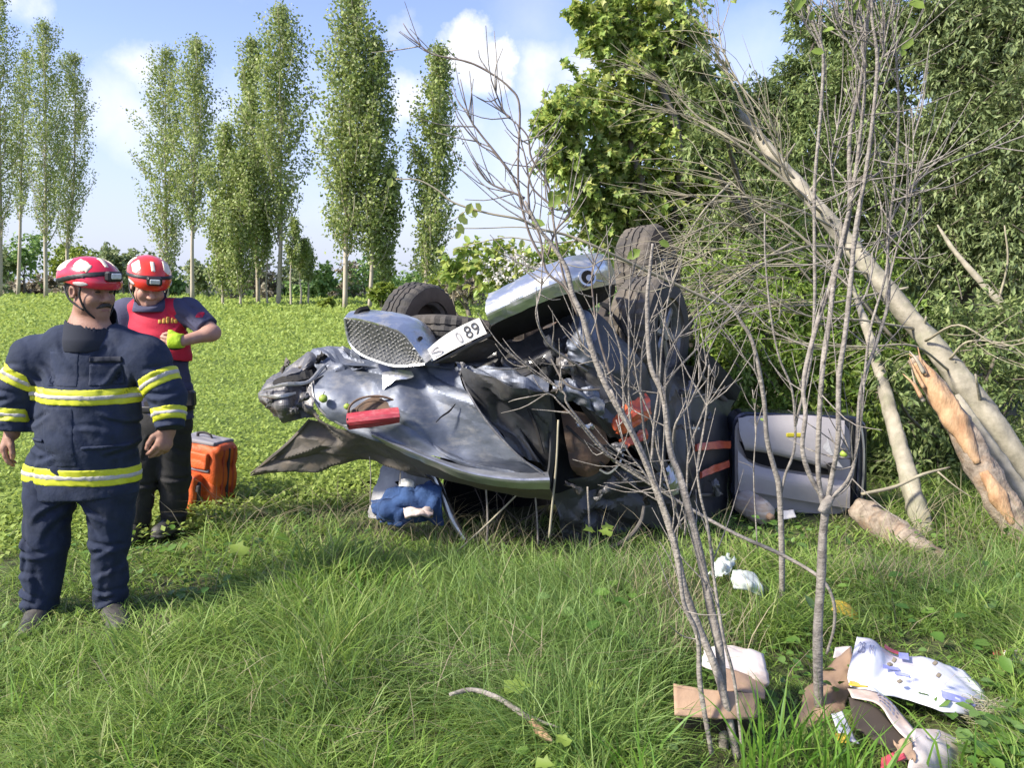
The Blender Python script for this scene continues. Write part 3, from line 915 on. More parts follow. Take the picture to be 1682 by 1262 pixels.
hw_ = leafy('flowering_shrub', 'shrub with white blossom and big leaves above the bent bumper', 'shrub', (-.15, 11.5, 0),
      pc([(770, 425, 11.5, .3), (815, 415, 11.6, .3), (850, 440, 11.4, .34), (890, 430, 11.5, .3), (800, 450, 11.3, .3), (745, 440, 11.5, .22), (930, 420, 11.7, .3), (860, 470, 11.3, .35), (820, 480, 11.3, .35)]),
      .12, LEAF_OVAL, M_maple, M_bark, 111, twigs=20, per=8, droop=.15, trunk_r=.05)
V, Fc = clump_leaves(pc([(840, 442, 11.0, .26), (870, 450, 11.0, .24), (810, 452, 11.0, .2), (900, 440, 11.0, .2), (850, 425, 11.1, .16)]), .05, np.random.default_rng(5), LEAF_OVAL, 14, 7, .1)
mk('blossom', V, Fc, M_blossom, hw_, smooth=False)
# ================================================================== overturned wreck
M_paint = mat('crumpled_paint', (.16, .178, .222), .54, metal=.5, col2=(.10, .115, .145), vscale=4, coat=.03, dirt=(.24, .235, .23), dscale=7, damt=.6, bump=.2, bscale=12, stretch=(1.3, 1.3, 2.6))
M_paint_d = mat('dark_paint_and_shade', (.075, .077, .083), .45, metal=.3, col2=(.045, .045, .048), vscale=4, coat=.15, dirt=(.11, .095, .075), dscale=5, damt=.5, bump=.1, bscale=14)  # dark panels; also the shade on the tailgate's turned-away facet
M_chrome = mat('scuffed_chrome', (.74, .75, .76), .30, metal=.9, col2=(.58, .59, .60), vscale=6, dirt=(.26, .25, .23), dscale=9, damt=.6, bump=.10, bscale=20, stretch=(1, 1, 2.5))
M_plate_metal = mat('tread_plate', (.22, .22, .21), .42, metal=.7, col2=(.13, .13, .125), vscale=14)
M_plate_bump = mat('tread_bump', (.40, .40, .39), .42, metal=.7)
M_black = mat('black_plastic', (.016, .016, .017), .75, col2=(.026, .024, .022), vscale=6, bump=.2, bscale=50, spec=.25)
M_under = MATS.get('underbody') or mat('underbody', (.035, .030, .026), .85, col2=(.08, .06, .045), vscale=5, bump=.5, bscale=30)
M_dull = mat('dull_inner_skin', (.135, .12, .105), .7, col2=(.075, .068, .062), vscale=7, dirt=(.23, .18, .13), dscale=7, damt=.6, bump=.4, bscale=18)
M_edge = mat('bare_bent_edge', (.45, .46, .46), .4, metal=.6, col2=(.28, .27, .25), vscale=12)
M_rub = mat('tyre_rubber', (.035, .034, .033), .8, col2=(.075, .065, .055), vscale=5, bump=.3, bscale=60)
M_rub_mud = mat('muddy_tyre_rubber', (.16, .135, .105), .9, col2=(.055, .05, .045), vscale=4, bump=.4, bscale=50)
M_rub_in = mat('muddy_side_rubber', (.17, .125, .085), .9, col2=(.085, .06, .04), vscale=5, bump=.5, bscale=20)
M_rim = mat('scuffed_alloy', (.42, .42, .42), .42, metal=.75, col2=(.26, .24, .22), vscale=10, dirt=(.2, .16, .12), dscale=7, damt=.6)
M_white = mat('plate_white', (.78, .78, .75), .45, col2=(.6, .58, .53), vscale=20, dirt=(.42, .36, .3), dscale=16, damt=.5)
M_ink = mat('plate_ink', (.03, .03, .035), .6)
M_ink_f = mat('faded_ink', (.32, .31, .32), .6)
M_red = mat('red_lens', (.40, .045, .06), .35, col2=(.28, .03, .04), vscale=22, coat=.2, stretch=(1, 1, 5), dirt=(.42, .16, .17), dscale=14, damt=.6)
M_orange = mat('orange_lens', (.62, .13, .045), .3, col2=(.40, .06, .03), vscale=10, coat=.3)
M_rust = mat('brown_inner_trim', (.17, .10, .06), .8, col2=(.085, .06, .045), vscale=8, dirt=(.06, .07, .07), dscale=3, damt=.8, bump=.4, bscale=20)
M_trim = mat('grey_door_trim', (.40, .375, .375), .65, col2=(.35, .325, .325), vscale=7, bump=.25, bscale=160)
M_trim_d = mat('pocket_and_gap_dark', (.012, .012, .013), .9, spec=.15)  # near-black for pockets; also puts shade into gap and backing sheets
M_navy = mat('navy_paint', (.022, .028, .055), .25, metal=.4, coat=.6, col2=(.035, .04, .06), vscale=5)
M_seat = mat('pale_seat_cloth', (.55, .54, .54), .8, col2=(.42, .41, .41), vscale=9, bump=.3, bscale=80)
M_silver = mat('bare_aluminium', (.55, .56, .58), .35, metal=.85, col2=(.4, .4, .41), vscale=9, bump=.2, bscale=25)

M_greyfold = mat('scraped_grey_metal', (.17, .165, .17), .48, metal=.45, col2=(.08, .08, .085), vscale=9, dirt=(.34, .33, .32), dscale=9, damt=.6, bump=.3, bscale=30)
car = thing('wrecked_car', G(900, 890), 'overturned dark car with crushed rear end lying on its roof', 'car')


def part(name, vf, m, parent=None, **kw):
    kw.setdefault('autosmooth', R(7))
    return mk(name, np.array([tuple(p) for p in vf[0]]), vf[1], m, parent or car, **kw)


def wheel(c, ax, Rr, w, tyre_mat, side_mat=None, label=None, spokes=True):
    c = np.array(c, dtype=float)
    A = frame_axes(ax)             # column 0 = axis (outward)
    prof = [(-.5, .62), (-.5, .80), (-.46, .92), (-.40, .975), (-.33, 1.0), (-.20, 1.0), (-.185, .972), (-.15, .972), (-.135, 1.0), (-.02, 1.0),
            (-.01, .972), (.01, .972), (.02, 1.0), (.135, 1.0), (.15, .972), (.185, .972), (.20, 1.0), (.33, 1.0), (.40, .975), (.46, .92), (.5, .80), (.5, .62), (.36, .60), (-.36, .60)]
    ns = 64
    V, Fc = [], []
    for k in range(ns):
        th = 2 * PI * k / ns
        for (a, r) in prof:
            rr = r
            if r >= .97 and abs(a) > .13 and (k % 2 == (1 if a > 0 else 0)):
                rr -= .036
            rr += .006 * math.sin(k * 1.3 + a * 7)
            V.append(c + A[:, 0] * (a * w) + (A[:, 1] * math.cos(th) + A[:, 2] * math.sin(th)) * (rr * Rr))
    m = len(prof)
    for k in range(ns):
        k2 = (k + 1) % ns
        for j in range(m):
            j2 = (j + 1) % m
            Fc.append((k * m + j, k * m + j2, k2 * m + j2, k2 * m + j))
    root = mk('wheel', V, Fc, tyre_mat, car, label=label, autosmooth=R(14))
    for sgn in ((1, -1) if side_mat else ()):
        V2, F2 = [], []
        for k in range(48):
            th = 2 * PI * k / 48
            for (a, r) in ((.505, .61), (.508, .80), (.468, .915)):
                V2.append(c + A[:, 0] * (a * w * sgn) + (A[:, 1] * math.cos(th) + A[:, 2] * math.sin(th)) * (r * Rr))
        for k in range(48):
            k2 = (k + 1) % 48
            for j in range(2):
                F2.append((k * 3 + j, k * 3 + j + 1, k2 * 3 + j + 1, k2 * 3 + j))
        mk('sidewall', V2, F2, side_mat, root)
    # rim: barrel, dish, spokes, hub
    mb = MB()
    V, Fc = [], []
    pr = [(-.42, .61), (.42, .61), (.44, .63), (.42, .57), (.1, .53), (-.35, .53)]
    for k in range(40):
        th = 2 * PI * k / 40
        for (a, r) in pr:
            V.append(c + A[:, 0] * (a * w) + (A[:, 1] * math.cos(th) + A[:, 2] * math.sin(th)) * (r * Rr))
    for k in range(40):
        k2 = (k + 1) % 40
        for j in range(len(pr)):
            j2 = (j + 1) % len(pr)
            Fc.append((k * len(pr) + j, k * len(pr) + j2, k2 * len(pr) + j2, k2 * len(pr) + j))
    mb.add(V, Fc)
    V, Fc = [c + A[:, 0] * (-.1 * w)], []
    for k in range(32):
        th = 2 * PI * k / 32
        V.append(c + A[:, 0] * (-.05 * w) + (A[:, 1] * math.cos(th) + A[:, 2] * math.sin(th)) * (.56 * Rr))
        Fc.append((0, 1 + k, 1 + (k + 1) % 32))
    mk('brake_disc', V, Fc, M_under, root)
    if spokes:
        for k in range(6):
            th = 2 * PI * k / 6 + .3
            d = A[:, 1] * math.cos(th) + A[:, 2] * math.sin(th)
            fr = np.stack([d, np.cross(A[:, 0], d), A[:, 0]], 1)
            mb.add(*box(c + d * (.33 * Rr) + A[:, 0] * (.30 * w), (.48 * Rr, .13 * Rr, .10 * w), fr, .01))
        mb.add(*tube([c + A[:, 0] * (.1 * w), c + A[:, 0] * (.40 * w)], [.15 * Rr, .12 * Rr], 14, 3))
    mb.mk('rim', M_rim, root, smooth=False)
    return root


# -- running gear (underside up)
wheel(P(1068, 548, 5.12), (.83, -.55, .05), .37, .29, M_rub_mud, M_rub, 'muddy rear wheel with scuffed alloy rim')
wheel(P(1066, 454, 6.0), (.86, -.48, .14), .38, .29, M_rub_mud, M_rub_in, 'muddy wheel sticking up highest')
wheel(P(688, 536, 6.1), (-.80, .58, .08), .335, .27, M_rub, M_rub_in, 'dark wheel with brown muddy inner side')
wheel(P(752, 560, 5.12), (.10, .22, .97), .36, .23, M_rub, None, 'spare wheel lying flat under the floor', spokes=False)

mb = MB()
a_, b_ = np.array(P(1030, 552, 5.2)), np.array(P(705, 540, 5.7))
mb.add(*tube([b_, a_], .045, 10, 5))
mid = a_ * .5 + b_ * .5
mb.add(*tube([mid - [.14, .03, 0], mid - [.07, .015, 0], mid, mid + [.07, -.015, 0], mid + [.14, -.03, 0]], [.06, .12, .145, .12, .06], 12, 12))
mb.add(*tube([mid + [0, .1, .02], mid + [.5, 2.4, .3]], .035, 8, 3))
mb.mk('axle', M_under, car)
for off in (-.42, .42):
    p0 = mid + np.array([off, -.55, -.10]); p1 = mid + np.array([off + .2, .9, -.02]); p2 = mid + np.array([off + .55, 2.9, .30])
    fr = frame_axes(p1 - p0)
    mb = MB()
    for q0, q1 in ((p0, p1), (p1, p2)):
        fr = frame_axes(q1 - q0)
        mb.add(*box((q0 + q1) / 2, (np.linalg.norm(q1 - q0) + .02, .11, .07), fr, .008))
    mb.mk('chassis_rail', M_under, car, smooth=False)
mb = MB()
mb.add(*tube([mid + [.25, .5, .02], mid + [.28, .8, .04], mid + [.36, 1.3, .08], mid + [.38, 1.5, .1]], [.03, .1, .1, .03], 10, 14, flat=.7))
mb.add(*tube([mid + [.2, -.5, .0], mid + [.22, .0, .16], mid + [.25, .5, .02]], .025, 8, 9))
mb.add(*tube([mid + [.38, 1.5, .1], mid + [.5, 2.6, .25]], .025, 8, 4))
mb.mk('exhaust_pipe', M_rust, car)
# floor pan
part('floor_pan', sheet([[P(722, 590, 5.0), P(840, 575, 4.95), P(960, 560, 4.9), P(1085, 600, 5.0)],
                         [P(726, 560, 5.8), P(840, 545, 5.75), P(960, 540, 5.7), P(1100, 580, 5.7)],
                         [P(760, 540, 6.9), P(860, 520, 6.9), P(980, 515, 6.9), P(1130, 545, 6.9)],
                         [P(800, 545, 8.2), P(890, 530, 8.2), P(990, 525, 8.2), P(1120, 540, 8.2)]], 26, 26, .02, .02, 4, seed=4), M_under)
# crushed cab: roof on the ground, left wall, added near-black sheet for the dark inside, front
part('roof', sheet([[P(722, 888, 4.85), P(850, 905, 4.7), P(980, 905, 4.7), P(1115, 885, 4.9)],
                    [P(720, 840, 5.6), P(850, 850, 5.5), P(990, 850, 5.5), P(1130, 840, 5.6)],
                    [P(760, 790, 6.6), P(870, 795, 6.6), P(1000, 795, 6.6), P(1160, 790, 6.6)],
                    [P(790, 740, 8.0), P(890, 740, 8.0), P(1000, 740, 8.0), P(1150, 740, 8.0)]], 26, 22, .02, .03, 5, seed=6), M_black)
part('left_side', sheet([[P(705, 600, 5.1), P(730, 575, 6.2), P(775, 555, 7.2), P(805, 545, 8.2)],
                         [P(722, 700, 5.05), P(735, 670, 6.2), P(770, 640, 7.2), P(795, 620, 8.2)],
                         [P(735, 790, 5.05), P(750, 740, 6.2), P(775, 700, 7.2), P(795, 680, 8.2)],
                         [P(745, 880, 4.9), P(755, 810, 6.2), P(780, 765, 7.2), P(795, 735, 8.2)]], 20, 16, .02, .05, 4, seed=8), M_black)
part('dark_backing', sheet([[P(715, 590, 5.35), P(850, 575, 5.4), P(1000, 580, 5.4), P(1110, 600, 5.4)],
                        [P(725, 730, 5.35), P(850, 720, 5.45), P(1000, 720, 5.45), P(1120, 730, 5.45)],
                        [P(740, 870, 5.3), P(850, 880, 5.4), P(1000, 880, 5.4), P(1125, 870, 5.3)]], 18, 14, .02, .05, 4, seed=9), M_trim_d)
part('front_end', sheet([[P(800, 540, 8.2), P(900, 528, 8.35), P(1010, 525, 8.35), P(1125, 545, 8.2)],
                         [P(795, 640, 8.2), P(900, 640, 8.5), P(1010, 640, 8.5), P(1150, 640, 8.2)],
                         [P(792, 738, 8.0), P(890, 740, 8.2), P(1005, 740, 8.2), P(1155, 742, 8.0)]], 16, 10, .02, .06, 4, seed=10), M_paint_d)

# -- tailgate: big crumpled blue-grey sheet
tail = part('tailgate', sheet([prow(4.7, (526, 606, 4.72), (565, 603, 4.72), (610, 602, 4.68), (650, 600, 4.62), (692, 598, 4.58), (752, 603, 4.60)),
                        prow(4.5, (518, 640, 4.58), (560, 640, 4.52), (610, 640, 4.5), (652, 632, 4.42), (705, 645, 4.46), (768, 646, 4.34)),
                        prow(4.4, (528, 676, 4.48), (568, 674, 4.42), (612, 676, 4.40), (668, 680, 4.34), (730, 690, 4.38), (802, 696, 4.26)),
                        prow(4.35, (566, 700, 4.44), (600, 704, 4.40), (650, 712, 4.36), (705, 728, 4.30), (770, 744, 4.32), (850, 748, 4.20)),
                        prow(4.3, (612, 712, 4.42), (640, 722, 4.38), (690, 742, 4.34), (745, 760, 4.27), (810, 776, 4.26), (897, 786, 4.18))],
                       96, 70, .004, .004, 5.0, .001, 3, facet=0.0298, fc=(6, 4)), M_paint)
part('crease_facet', sheet([prow(4.3, (752, 605, 4.42), (800, 617, 4.30), (850, 630, 4.26), (903, 645, 4.30)),  # same tailgate sheet, turned away; its shade put in by darker paint
                            prow(4.3, (770, 648, 4.40), (815, 655, 4.36), (858, 668, 4.36), (906, 690, 4.38)),
                            prow(4.4, (804, 698, 4.36), (838, 705, 4.42), (868, 715, 4.44), (906, 735, 4.46)),
                            prow(4.5, (852, 750, 4.30), (868, 757, 4.40), (885, 763, 4.44), (903, 778, 4.46))], 40, 40, .004, .006, 7, .001, 12, facet=0.0280, fc=(4, 4)), M_paint_d, tail)
part('crease_edge', tube(prow(4.3, (754, 606, 4.57), (770, 646, 4.325), (803, 697, 4.245), (852, 749, 4.185), (893, 780, 4.17)), [.003, .006, .007, .006, .004], 7, 22, rough=.3), M_greyfold, tail)
part('bent_strip', sheet([prow(4.6, (748, 596, 4.58), (800, 606, 4.50), (850, 610, 4.46), (902, 624, 4.44)),
                          prow(4.5, (754, 604, 4.52), (808, 620, 4.40), (856, 634, 4.34), (902, 646, 4.34)),
                          prow(4.5, (758, 609, 4.55), (812, 630, 4.46), (860, 648, 4.42), (900, 662, 4.42))], 50, 18, .004, .005, 9, .002, 14, facet=0.0175, fc=(8, 3)), M_paint, tail)
part('top_strip', sheet([prow(4.7, (556, 586, 4.82), (620, 592, 4.76), (690, 590, 4.68), (748, 592, 4.66)),
                         prow(4.6, (560, 600, 4.70), (620, 603, 4.64), (690, 600, 4.56), (746, 606, 4.58))], 20, 6, .004, .01, 8, 0, 15), M_paint, tail)
part('torn_patch', sheet([prow(4.4, (628, 612, 4.51), (652, 608, 4.50), (676, 610, 4.49)), prow(4.4, (628, 622, 4.475), (650, 618, 4.455), (678, 620, 4.45)), prow(4.4, (630, 640, 4.435), (640, 632, 4.435), (650, 624, 4.435))], 10, 8, .002, .004, 20, 0, 5), M_silver, tail)
part('split', tube(prow(4.3, (716, 694, 4.325), (726, 684, 4.33), (738, 676, 4.335), (748, 664, 4.34)), [.002, .005, .006, .003], 5, 9), M_trim_d, tail)
# rolled lower edge of the tailgate
part('lower_lip', sheet([prow(4.3, (606, 707, 4.44), (680, 738, 4.335), (760, 766, 4.255), (840, 778, 4.215), (900, 776, 4.20)),
                         prow(4.2, (610, 714, 4.37), (684, 746, 4.27), (764, 776, 4.19), (842, 789, 4.15), (903, 789, 4.14)),
                         prow(4.3, (614, 722, 4.42), (688, 756, 4.31), (768, 789, 4.23), (844, 802, 4.19), (903, 804, 4.18))], 36, 9, .004, .004, 8, .001, 17), M_silver, tail)
part('lip_underside', sheet([prow(4.3, (600, 712, 4.45), (688, 756, 4.315), (768, 789, 4.235), (844, 802, 4.195), (904, 804, 4.185)),
                             prow(4.5, (600, 738, 4.62), (690, 775, 4.55), (780, 800, 4.50), (850, 815, 4.46), (912, 822, 4.45))], 30, 8, .004, .006, 6, 0, 18), M_dull, tail)
# red lamp and its socket
lamp = part('tail_lamp', sheet([prow(4.3, (571, 683, 4.34), (612, 678, 4.31), (655, 673, 4.30)), prow(4.3, (571, 692, 4.30), (613, 687, 4.265), (657, 682, 4.26)), prow(4.3, (574, 703, 4.32), (614, 698, 4.29), (656, 691, 4.285))], 18, 8, .016, 0, 1, .001), M_red)
part('lamp_end', box(P(572, 694, 4.30), (.012, .03, .05), None, .004), M_black, lamp, smooth=False)
sock = MB()
for k in range(2):
    cc = P(616, 672, 4.385)
    pts = [P(616 + (44 - k * 14) * math.cos(t), 676 - (25 - k * 8) * math.sin(t), 4.37 + .03 * math.cos(t)) for t in np.linspace(-.1, PI + .1, 13)]
    sock.add(*tube(pts, .007 - k * .003, 6, 26, rough=.3))
sock.mk('lamp_socket', M_rust, lamp)
part('socket_floor', sheet([[P(574, 676, 4.39), P(616, 652, 4.40), P(656, 676, 4.36)], [P(574, 686, 4.37), P(616, 686, 4.36), P(656, 684, 4.34)]], 12, 6, .004, .006, 12), M_rust, lamp)

# -- left corner, torn and folded
corner = part('torn_corner', sheet([prow(5, (506, 582, 5.0), (540, 573, 4.95), (576, 571, 4.92), (612, 592, 4.85)),
                           prow(5, (458, 608, 4.9), (496, 604, 4.74), (538, 602, 4.82), (604, 602, 4.74)),
                           prow(5, (423, 638, 4.8), (462, 634, 4.62), (500, 628, 4.70), (530, 624, 4.62)),
                           prow(5, (428, 660, 4.78), (462, 664, 4.52), (494, 664, 4.60), (520, 654, 4.54)),
                           prow(5, (452, 684, 4.82), (474, 687, 4.62), (498, 690, 4.62), (528, 684, 4.50))], 66, 54, .004, .008, 9, .003, 22, edge=.003, facet=0.028, fc=(5, 4)), M_greyfold)
for k, pts in enumerate(([(432, 640, 4.66), (466, 632, 4.55), (506, 628, 4.60), (528, 606, 4.66), (540, 598, 4.70)], [(512, 630, 4.57), (516, 655, 4.50), (530, 678, 4.46), (556, 696, 4.44), (572, 703, 4.42)],
                         [(504, 634, 4.6), (508, 662, 4.53), (524, 690, 4.5), (552, 704, 4.47)], [(428, 650, 4.64), (456, 652, 4.5), (486, 646, 4.56)], [(490, 604, 4.8), (520, 598, 4.78), (552, 588, 4.82)])):
    part('bent_edge', tube(prow(5, *pts), [.006, .012, .013, .007], 6, 18, flat=.5, rough=.25, seed=k), M_edge if k in (0, 1, 3) else M_dull, corner)
part('corner_fold', sheet([prow(5, (446, 628, 4.72), (480, 612, 4.68), (512, 606, 4.72)), prow(5, (452, 634, 4.64), (486, 626, 4.60), (516, 622, 4.64)), prow(5, (470, 636, 4.75), (500, 632, 4.72), (516, 628, 4.74))], 16, 12, .003, .014, 14, .003, 31), M_black, corner)
part('grey_fold', sheet([prow(5, (500, 582, 4.93), (540, 572, 4.9), (582, 572, 4.86)), prow(5, (520, 604, 4.72), (560, 600, 4.72), (600, 598, 4.70)), prow(5, (530, 614, 4.64), (560, 612, 4.64), (596, 606, 4.66))], 34, 24, .003, .005, 10, .002, 32, facet=0.0245, fc=(5, 3)), M_paint, corner)
part('inner_skin', sheet([prow(5, (506, 690, 4.64), (560, 704, 4.52), (614, 716, 4.46), (664, 742, 4.42)),
                          prow(5, (470, 730, 4.72), (536, 734, 4.60), (606, 738, 4.54), (690, 768, 4.48)),
                          prow(5, (438, 758, 4.78), (520, 756, 4.68), (606, 748, 4.64), (700, 782, 4.58)),
                          prow(5, (412, 780, 4.84), (506, 770, 4.78), (610, 758, 4.74), (712, 795, 4.68))], 60, 36, .005, .008, 6, .002, 41, facet=0.0210, fc=(6, 4)), M_dull)
part('skin_edge', tube(prow(5, (412, 778, 4.83), (446, 752, 4.76), (480, 722, 4.70), (508, 690, 4.63)), [.006, .012, .012, .008], 6, 16, rough=.2), M_dull)

# -- bumper halves with tread-plate step
bump_l = part('bumper', sheet([prow(5, (566, 521, 4.56), (600, 526, 4.50), (641, 539, 4.46), (664, 551, 4.44), (699, 597, 4.40)),
                             prow(5, (572, 514, 4.66), (606, 517, 4.60), (650, 527, 4.56), (676, 541, 4.53), (708, 590, 4.46)),
                             prow(5, (584, 509, 4.80), (620, 511, 4.74), (664, 518, 4.69), (692, 534, 4.65), (720, 580, 4.55)),
                             prow(5, (600, 511, 4.95), (632, 513, 4.9), (672, 520, 4.85), (702, 536, 4.8), (728, 580, 4.7))], 34, 18, .006, .004, 9, .001, 51), M_chrome, label='chrome left bumper end with tread plate step')
step_pts = [(566, 523, 4.562), (600, 528, 4.502), (641, 541, 4.462), (664, 553, 4.442), (698, 597, 4.402)], [(573, 562, 4.58), (590, 580, 4.54), (618, 592, 4.50), (652, 600, 4.46), (697, 599, 4.41)]
srow = [prow(5, *step_pts[0]), [0.5 * (P(*a) + P(*b)) + Vector((0, .012, 0)) for a, b in zip(*step_pts)], prow(5, *step_pts[1])]
step = part('step_plate', sheet(srow, 30, 14, .006, .002, 9, 0, 52), M_plate_metal, bump_l)
top_e, bot_e = catmull([tuple(p) for p in srow[0]], 40), catmull([tuple(p) for p in srow[2]], 40)
tb = MB()
for i in range(17):
    for j in range(10):
        u = (i + .5 + (.25 if j % 2 else -.25)) / 17.5; v = (j + .7) / 10.6
        k = min(38, max(0, u * 39)); k0 = int(k)
        pt = lambda u_, v_: (top_e[min(39, max(0, int(u_ * 39)))] * (1 - v_) + bot_e[min(39, max(0, int(u_ * 39)))] * v_)
        c = (top_e[k0] * (1 - (k - k0)) + top_e[k0 + 1] * (k - k0)) * (1 - v) + (bot_e[k0] * (1 - (k - k0)) + bot_e[k0 + 1] * (k - k0)) * v
        c = c + np.array([0, .045 * v * (1 - v), 0])
        d = np.array([.012, 0, .007 if (i + j) % 2 else -.007])
        e = np.array([d[2], 0, -d[0]]) * .42
        nrm = np.array([-.1, -.0055, .002])
        nrm = np.array([0, -.007, .002]); c = c + np.array([0, -.007, 0])
        tb.add([c - d, c + e, c + d, c - e, c + nrm], [(0, 1, 4), (1, 2, 4), (2, 3, 4), (3, 0, 4)])
tb.mk('tread_bumps', M_plate_bump, step, smooth=False, kind='stuff')
part('step_rim', tube(prow(5, (566, 523, 4.555), (570, 548, 4.57), (576, 566, 4.57), (592, 582, 4.53), (620, 594, 4.49), (652, 602, 4.45), (698, 599, 4.395)), .008, 6, 26), M_chrome, bump_l)
part('end_cap', sheet([prow(5, (578, 520, 4.62), (588, 506, 4.66), (604, 502, 4.7)), prow(5, (586, 522, 4.72), (598, 512, 4.76), (609, 510, 4.8))], 10, 6, .02, 0, 1), M_black, bump_l)
part('bolt_hole', tube([P(690, 556, 4.50), P(693, 556, 4.60)], .012, 10, 2), M_trim_d, bump_l)

bump_r = part('bumper', sheet([prow(5, (803, 484, 4.58), (860, 455, 4.52), (900, 436, 4.50), (938, 421, 4.52), (985, 418, 4.66), (1002, 428, 4.86)),
                             prow(5, (798, 498, 4.44), (862, 466, 4.38), (903, 448, 4.36), (940, 434, 4.38), (992, 430, 4.52), (1006, 440, 4.80)),
                             prow(5, (799, 516, 4.39), (866, 484, 4.33), (906, 466, 4.31), (944, 455, 4.33), (995, 446, 4.50), (1009, 453, 4.80)),
                             prow(5, (806, 534, 4.42), (870, 505, 4.36), (910, 489, 4.34), (944, 480, 4.36), (995, 469, 4.54), (1011, 466, 4.82))], 46, 20, .006, .006, 9, .0015, 55), M_chrome, label='chrome right bumper end with round lamp hole')
part('bumper_underside', sheet([prow(5, (806, 535, 4.43), (870, 506, 4.37), (910, 490, 4.35), (944, 481, 4.37), (995, 470, 4.55), (1011, 467, 4.83)),
                                prow(5, (800, 552, 4.62), (870, 528, 4.56), (912, 512, 4.54), (948, 500, 4.56), (992, 482, 4.70), (1008, 474, 4.9)),
                                prow(5, (796, 572, 4.80), (870, 545, 4.75), (915, 528, 4.73), (952, 514, 4.72), (990, 494, 4.8), (1005, 482, 4.95))], 30, 12, .006, .008, 7, 0, 56), M_black, bump_r)
cl = np.array(P(964, 456, 4.36)); fl = np.array([.28, -.93, .22]); A = frame_axes(fl)
for nm, r0, dep, mm in (('fog_lamp', .050, .012, M_chrome), ('lamp_hole', .037, .017, M_trim_d), ('lamp_glass', .018, .021, M_silver)):
    off = np.array([.006, 0, -.006]) if nm == 'lamp_glass' else 0
    part(nm, tube([cl + off - A[:, 0] * .05, cl + off + A[:, 0] * dep], r0, 20, 3, up=A[:, 1]), mm, bump_r)
part('seam', tube(prow(5, (1000, 430, 4.80), (984, 443, 4.52), (974, 466, 4.43)), .004, 5, 10), M_trim_d, bump_r)
part('trim_end', sheet([prow(5, (988, 420, 4.60), (1000, 430, 4.72), (1009, 446, 4.80)), prow(5, (976, 460, 4.42), (992, 464, 4.5), (1010, 466, 4.78))], 10, 8, .003, .003, 9, 0, 58), M_silver, bump_r)

# licence plate, bent and muddy
PL = [((690, 585, 4.50), (709, 594, 4.47)), ((724, 556, 4.49), (742, 576, 4.46)), ((756, 536, 4.48), (770, 562, 4.45)), ((787, 522, 4.47), (800, 548, 4.44))]
plt = part('licence_plate', sheet([[P(*a) for a, b in PL], [P(*[(x + y) / 2 for x, y in zip(a, b)]) for a, b in PL], [P(*b) for a, b in PL]], 24, 8, .003, .003, 9, 0, 61), M_white)
_tu = np.linspace(0, 1, 60)
PT, PB = catmull([tuple(P(*a)) for a, b in PL], 60), catmull([tuple(P(*b)) for a, b in PL], 60)


def on_grid(T_, B_, u, v, lift):
    """point on the ruled surface between curves T_ and B_, lifted towards the viewer side"""
    k = np.clip(u, 0, .9999) * (len(T_) - 1); i = k.astype(int); f = (k - i)[:, None]
    a = T_[i] * (1 - f) + T_[i + 1] * f; b = B_[i] * (1 - f) + B_[i + 1] * f
    tan = T_[i + 1] - T_[i]
    nrm = np.cross(tan, b - a); nrm /= np.linalg.norm(nrm, axis=1)[:, None] + 1e-9
    nrm *= np.where(nrm[:, 1] > 0, -1, 1)[:, None]
    return a * (1 - v[:, None]) + b * v[:, None] + nrm * lift


def text_geo(s, extrude=0.0):
    cu = bpy.data.curves.new('lettering', 'FONT'); cu.body = s; cu.extrude = extrude; cu.resolution_u = 3
    to = bpy.data.objects.new('lettering', cu); COL.objects.link(to)
    dg = bpy.context.evaluated_depsgraph_get(); me = bpy.data.meshes.new_from_object(to.evaluated_get(dg))
    V = np.array([v.co[:] for v in me.vertices]); Fc = [tuple(p.vertices) for p in me.polygons]
    bpy.data.objects.remove(to); bpy.data.meshes.remove(me); bpy.data.curves.remove(cu)
    return V, Fc


def letters(s, T_, B_, u0, u1, v0, v1, m, parent, name='digits', lift=.007):
    V, Fc = text_geo(s)
    lo, hi = V.min(0), V.max(0)
    u = u0 + (V[:, 0] - lo[0]) / (hi[0] - lo[0]) * (u1 - u0)
    v = v1 - (V[:, 1] - lo[1]) / (hi[1] - lo[1]) * (v1 - v0)
    return mk(name, on_grid(T_, B_, u, v, lift), Fc, m, parent, smooth=False)


letters('89', PT, PB, .68, .93, .14, .86, M_ink, plt)
letters('0', PT, PB, .52, .61, .2, .86, M_ink_f, plt)
letters('S', PT, PB, .10, .24, .25, .85, M_ink_f, plt)
part('plate_bracket', tube(prow(4.5, (712, 597, 4.50), (748, 580, 4.50), (776, 565, 4.49), (806, 550, 4.48)), [.006, .010, .010, .008], 6, 14, rough=.2), M_dull)
part('plate_back_panel', sheet([prow(4.7, (714, 596, 4.56), (750, 580, 4.56), (800, 556, 4.56)), prow(4.7, (740, 602, 4.70), (780, 596, 4.70), (830, 570, 4.70))], 14, 8, .005, .01, 8, 0, 62), M_dull)  # dull panel between the plate and the body

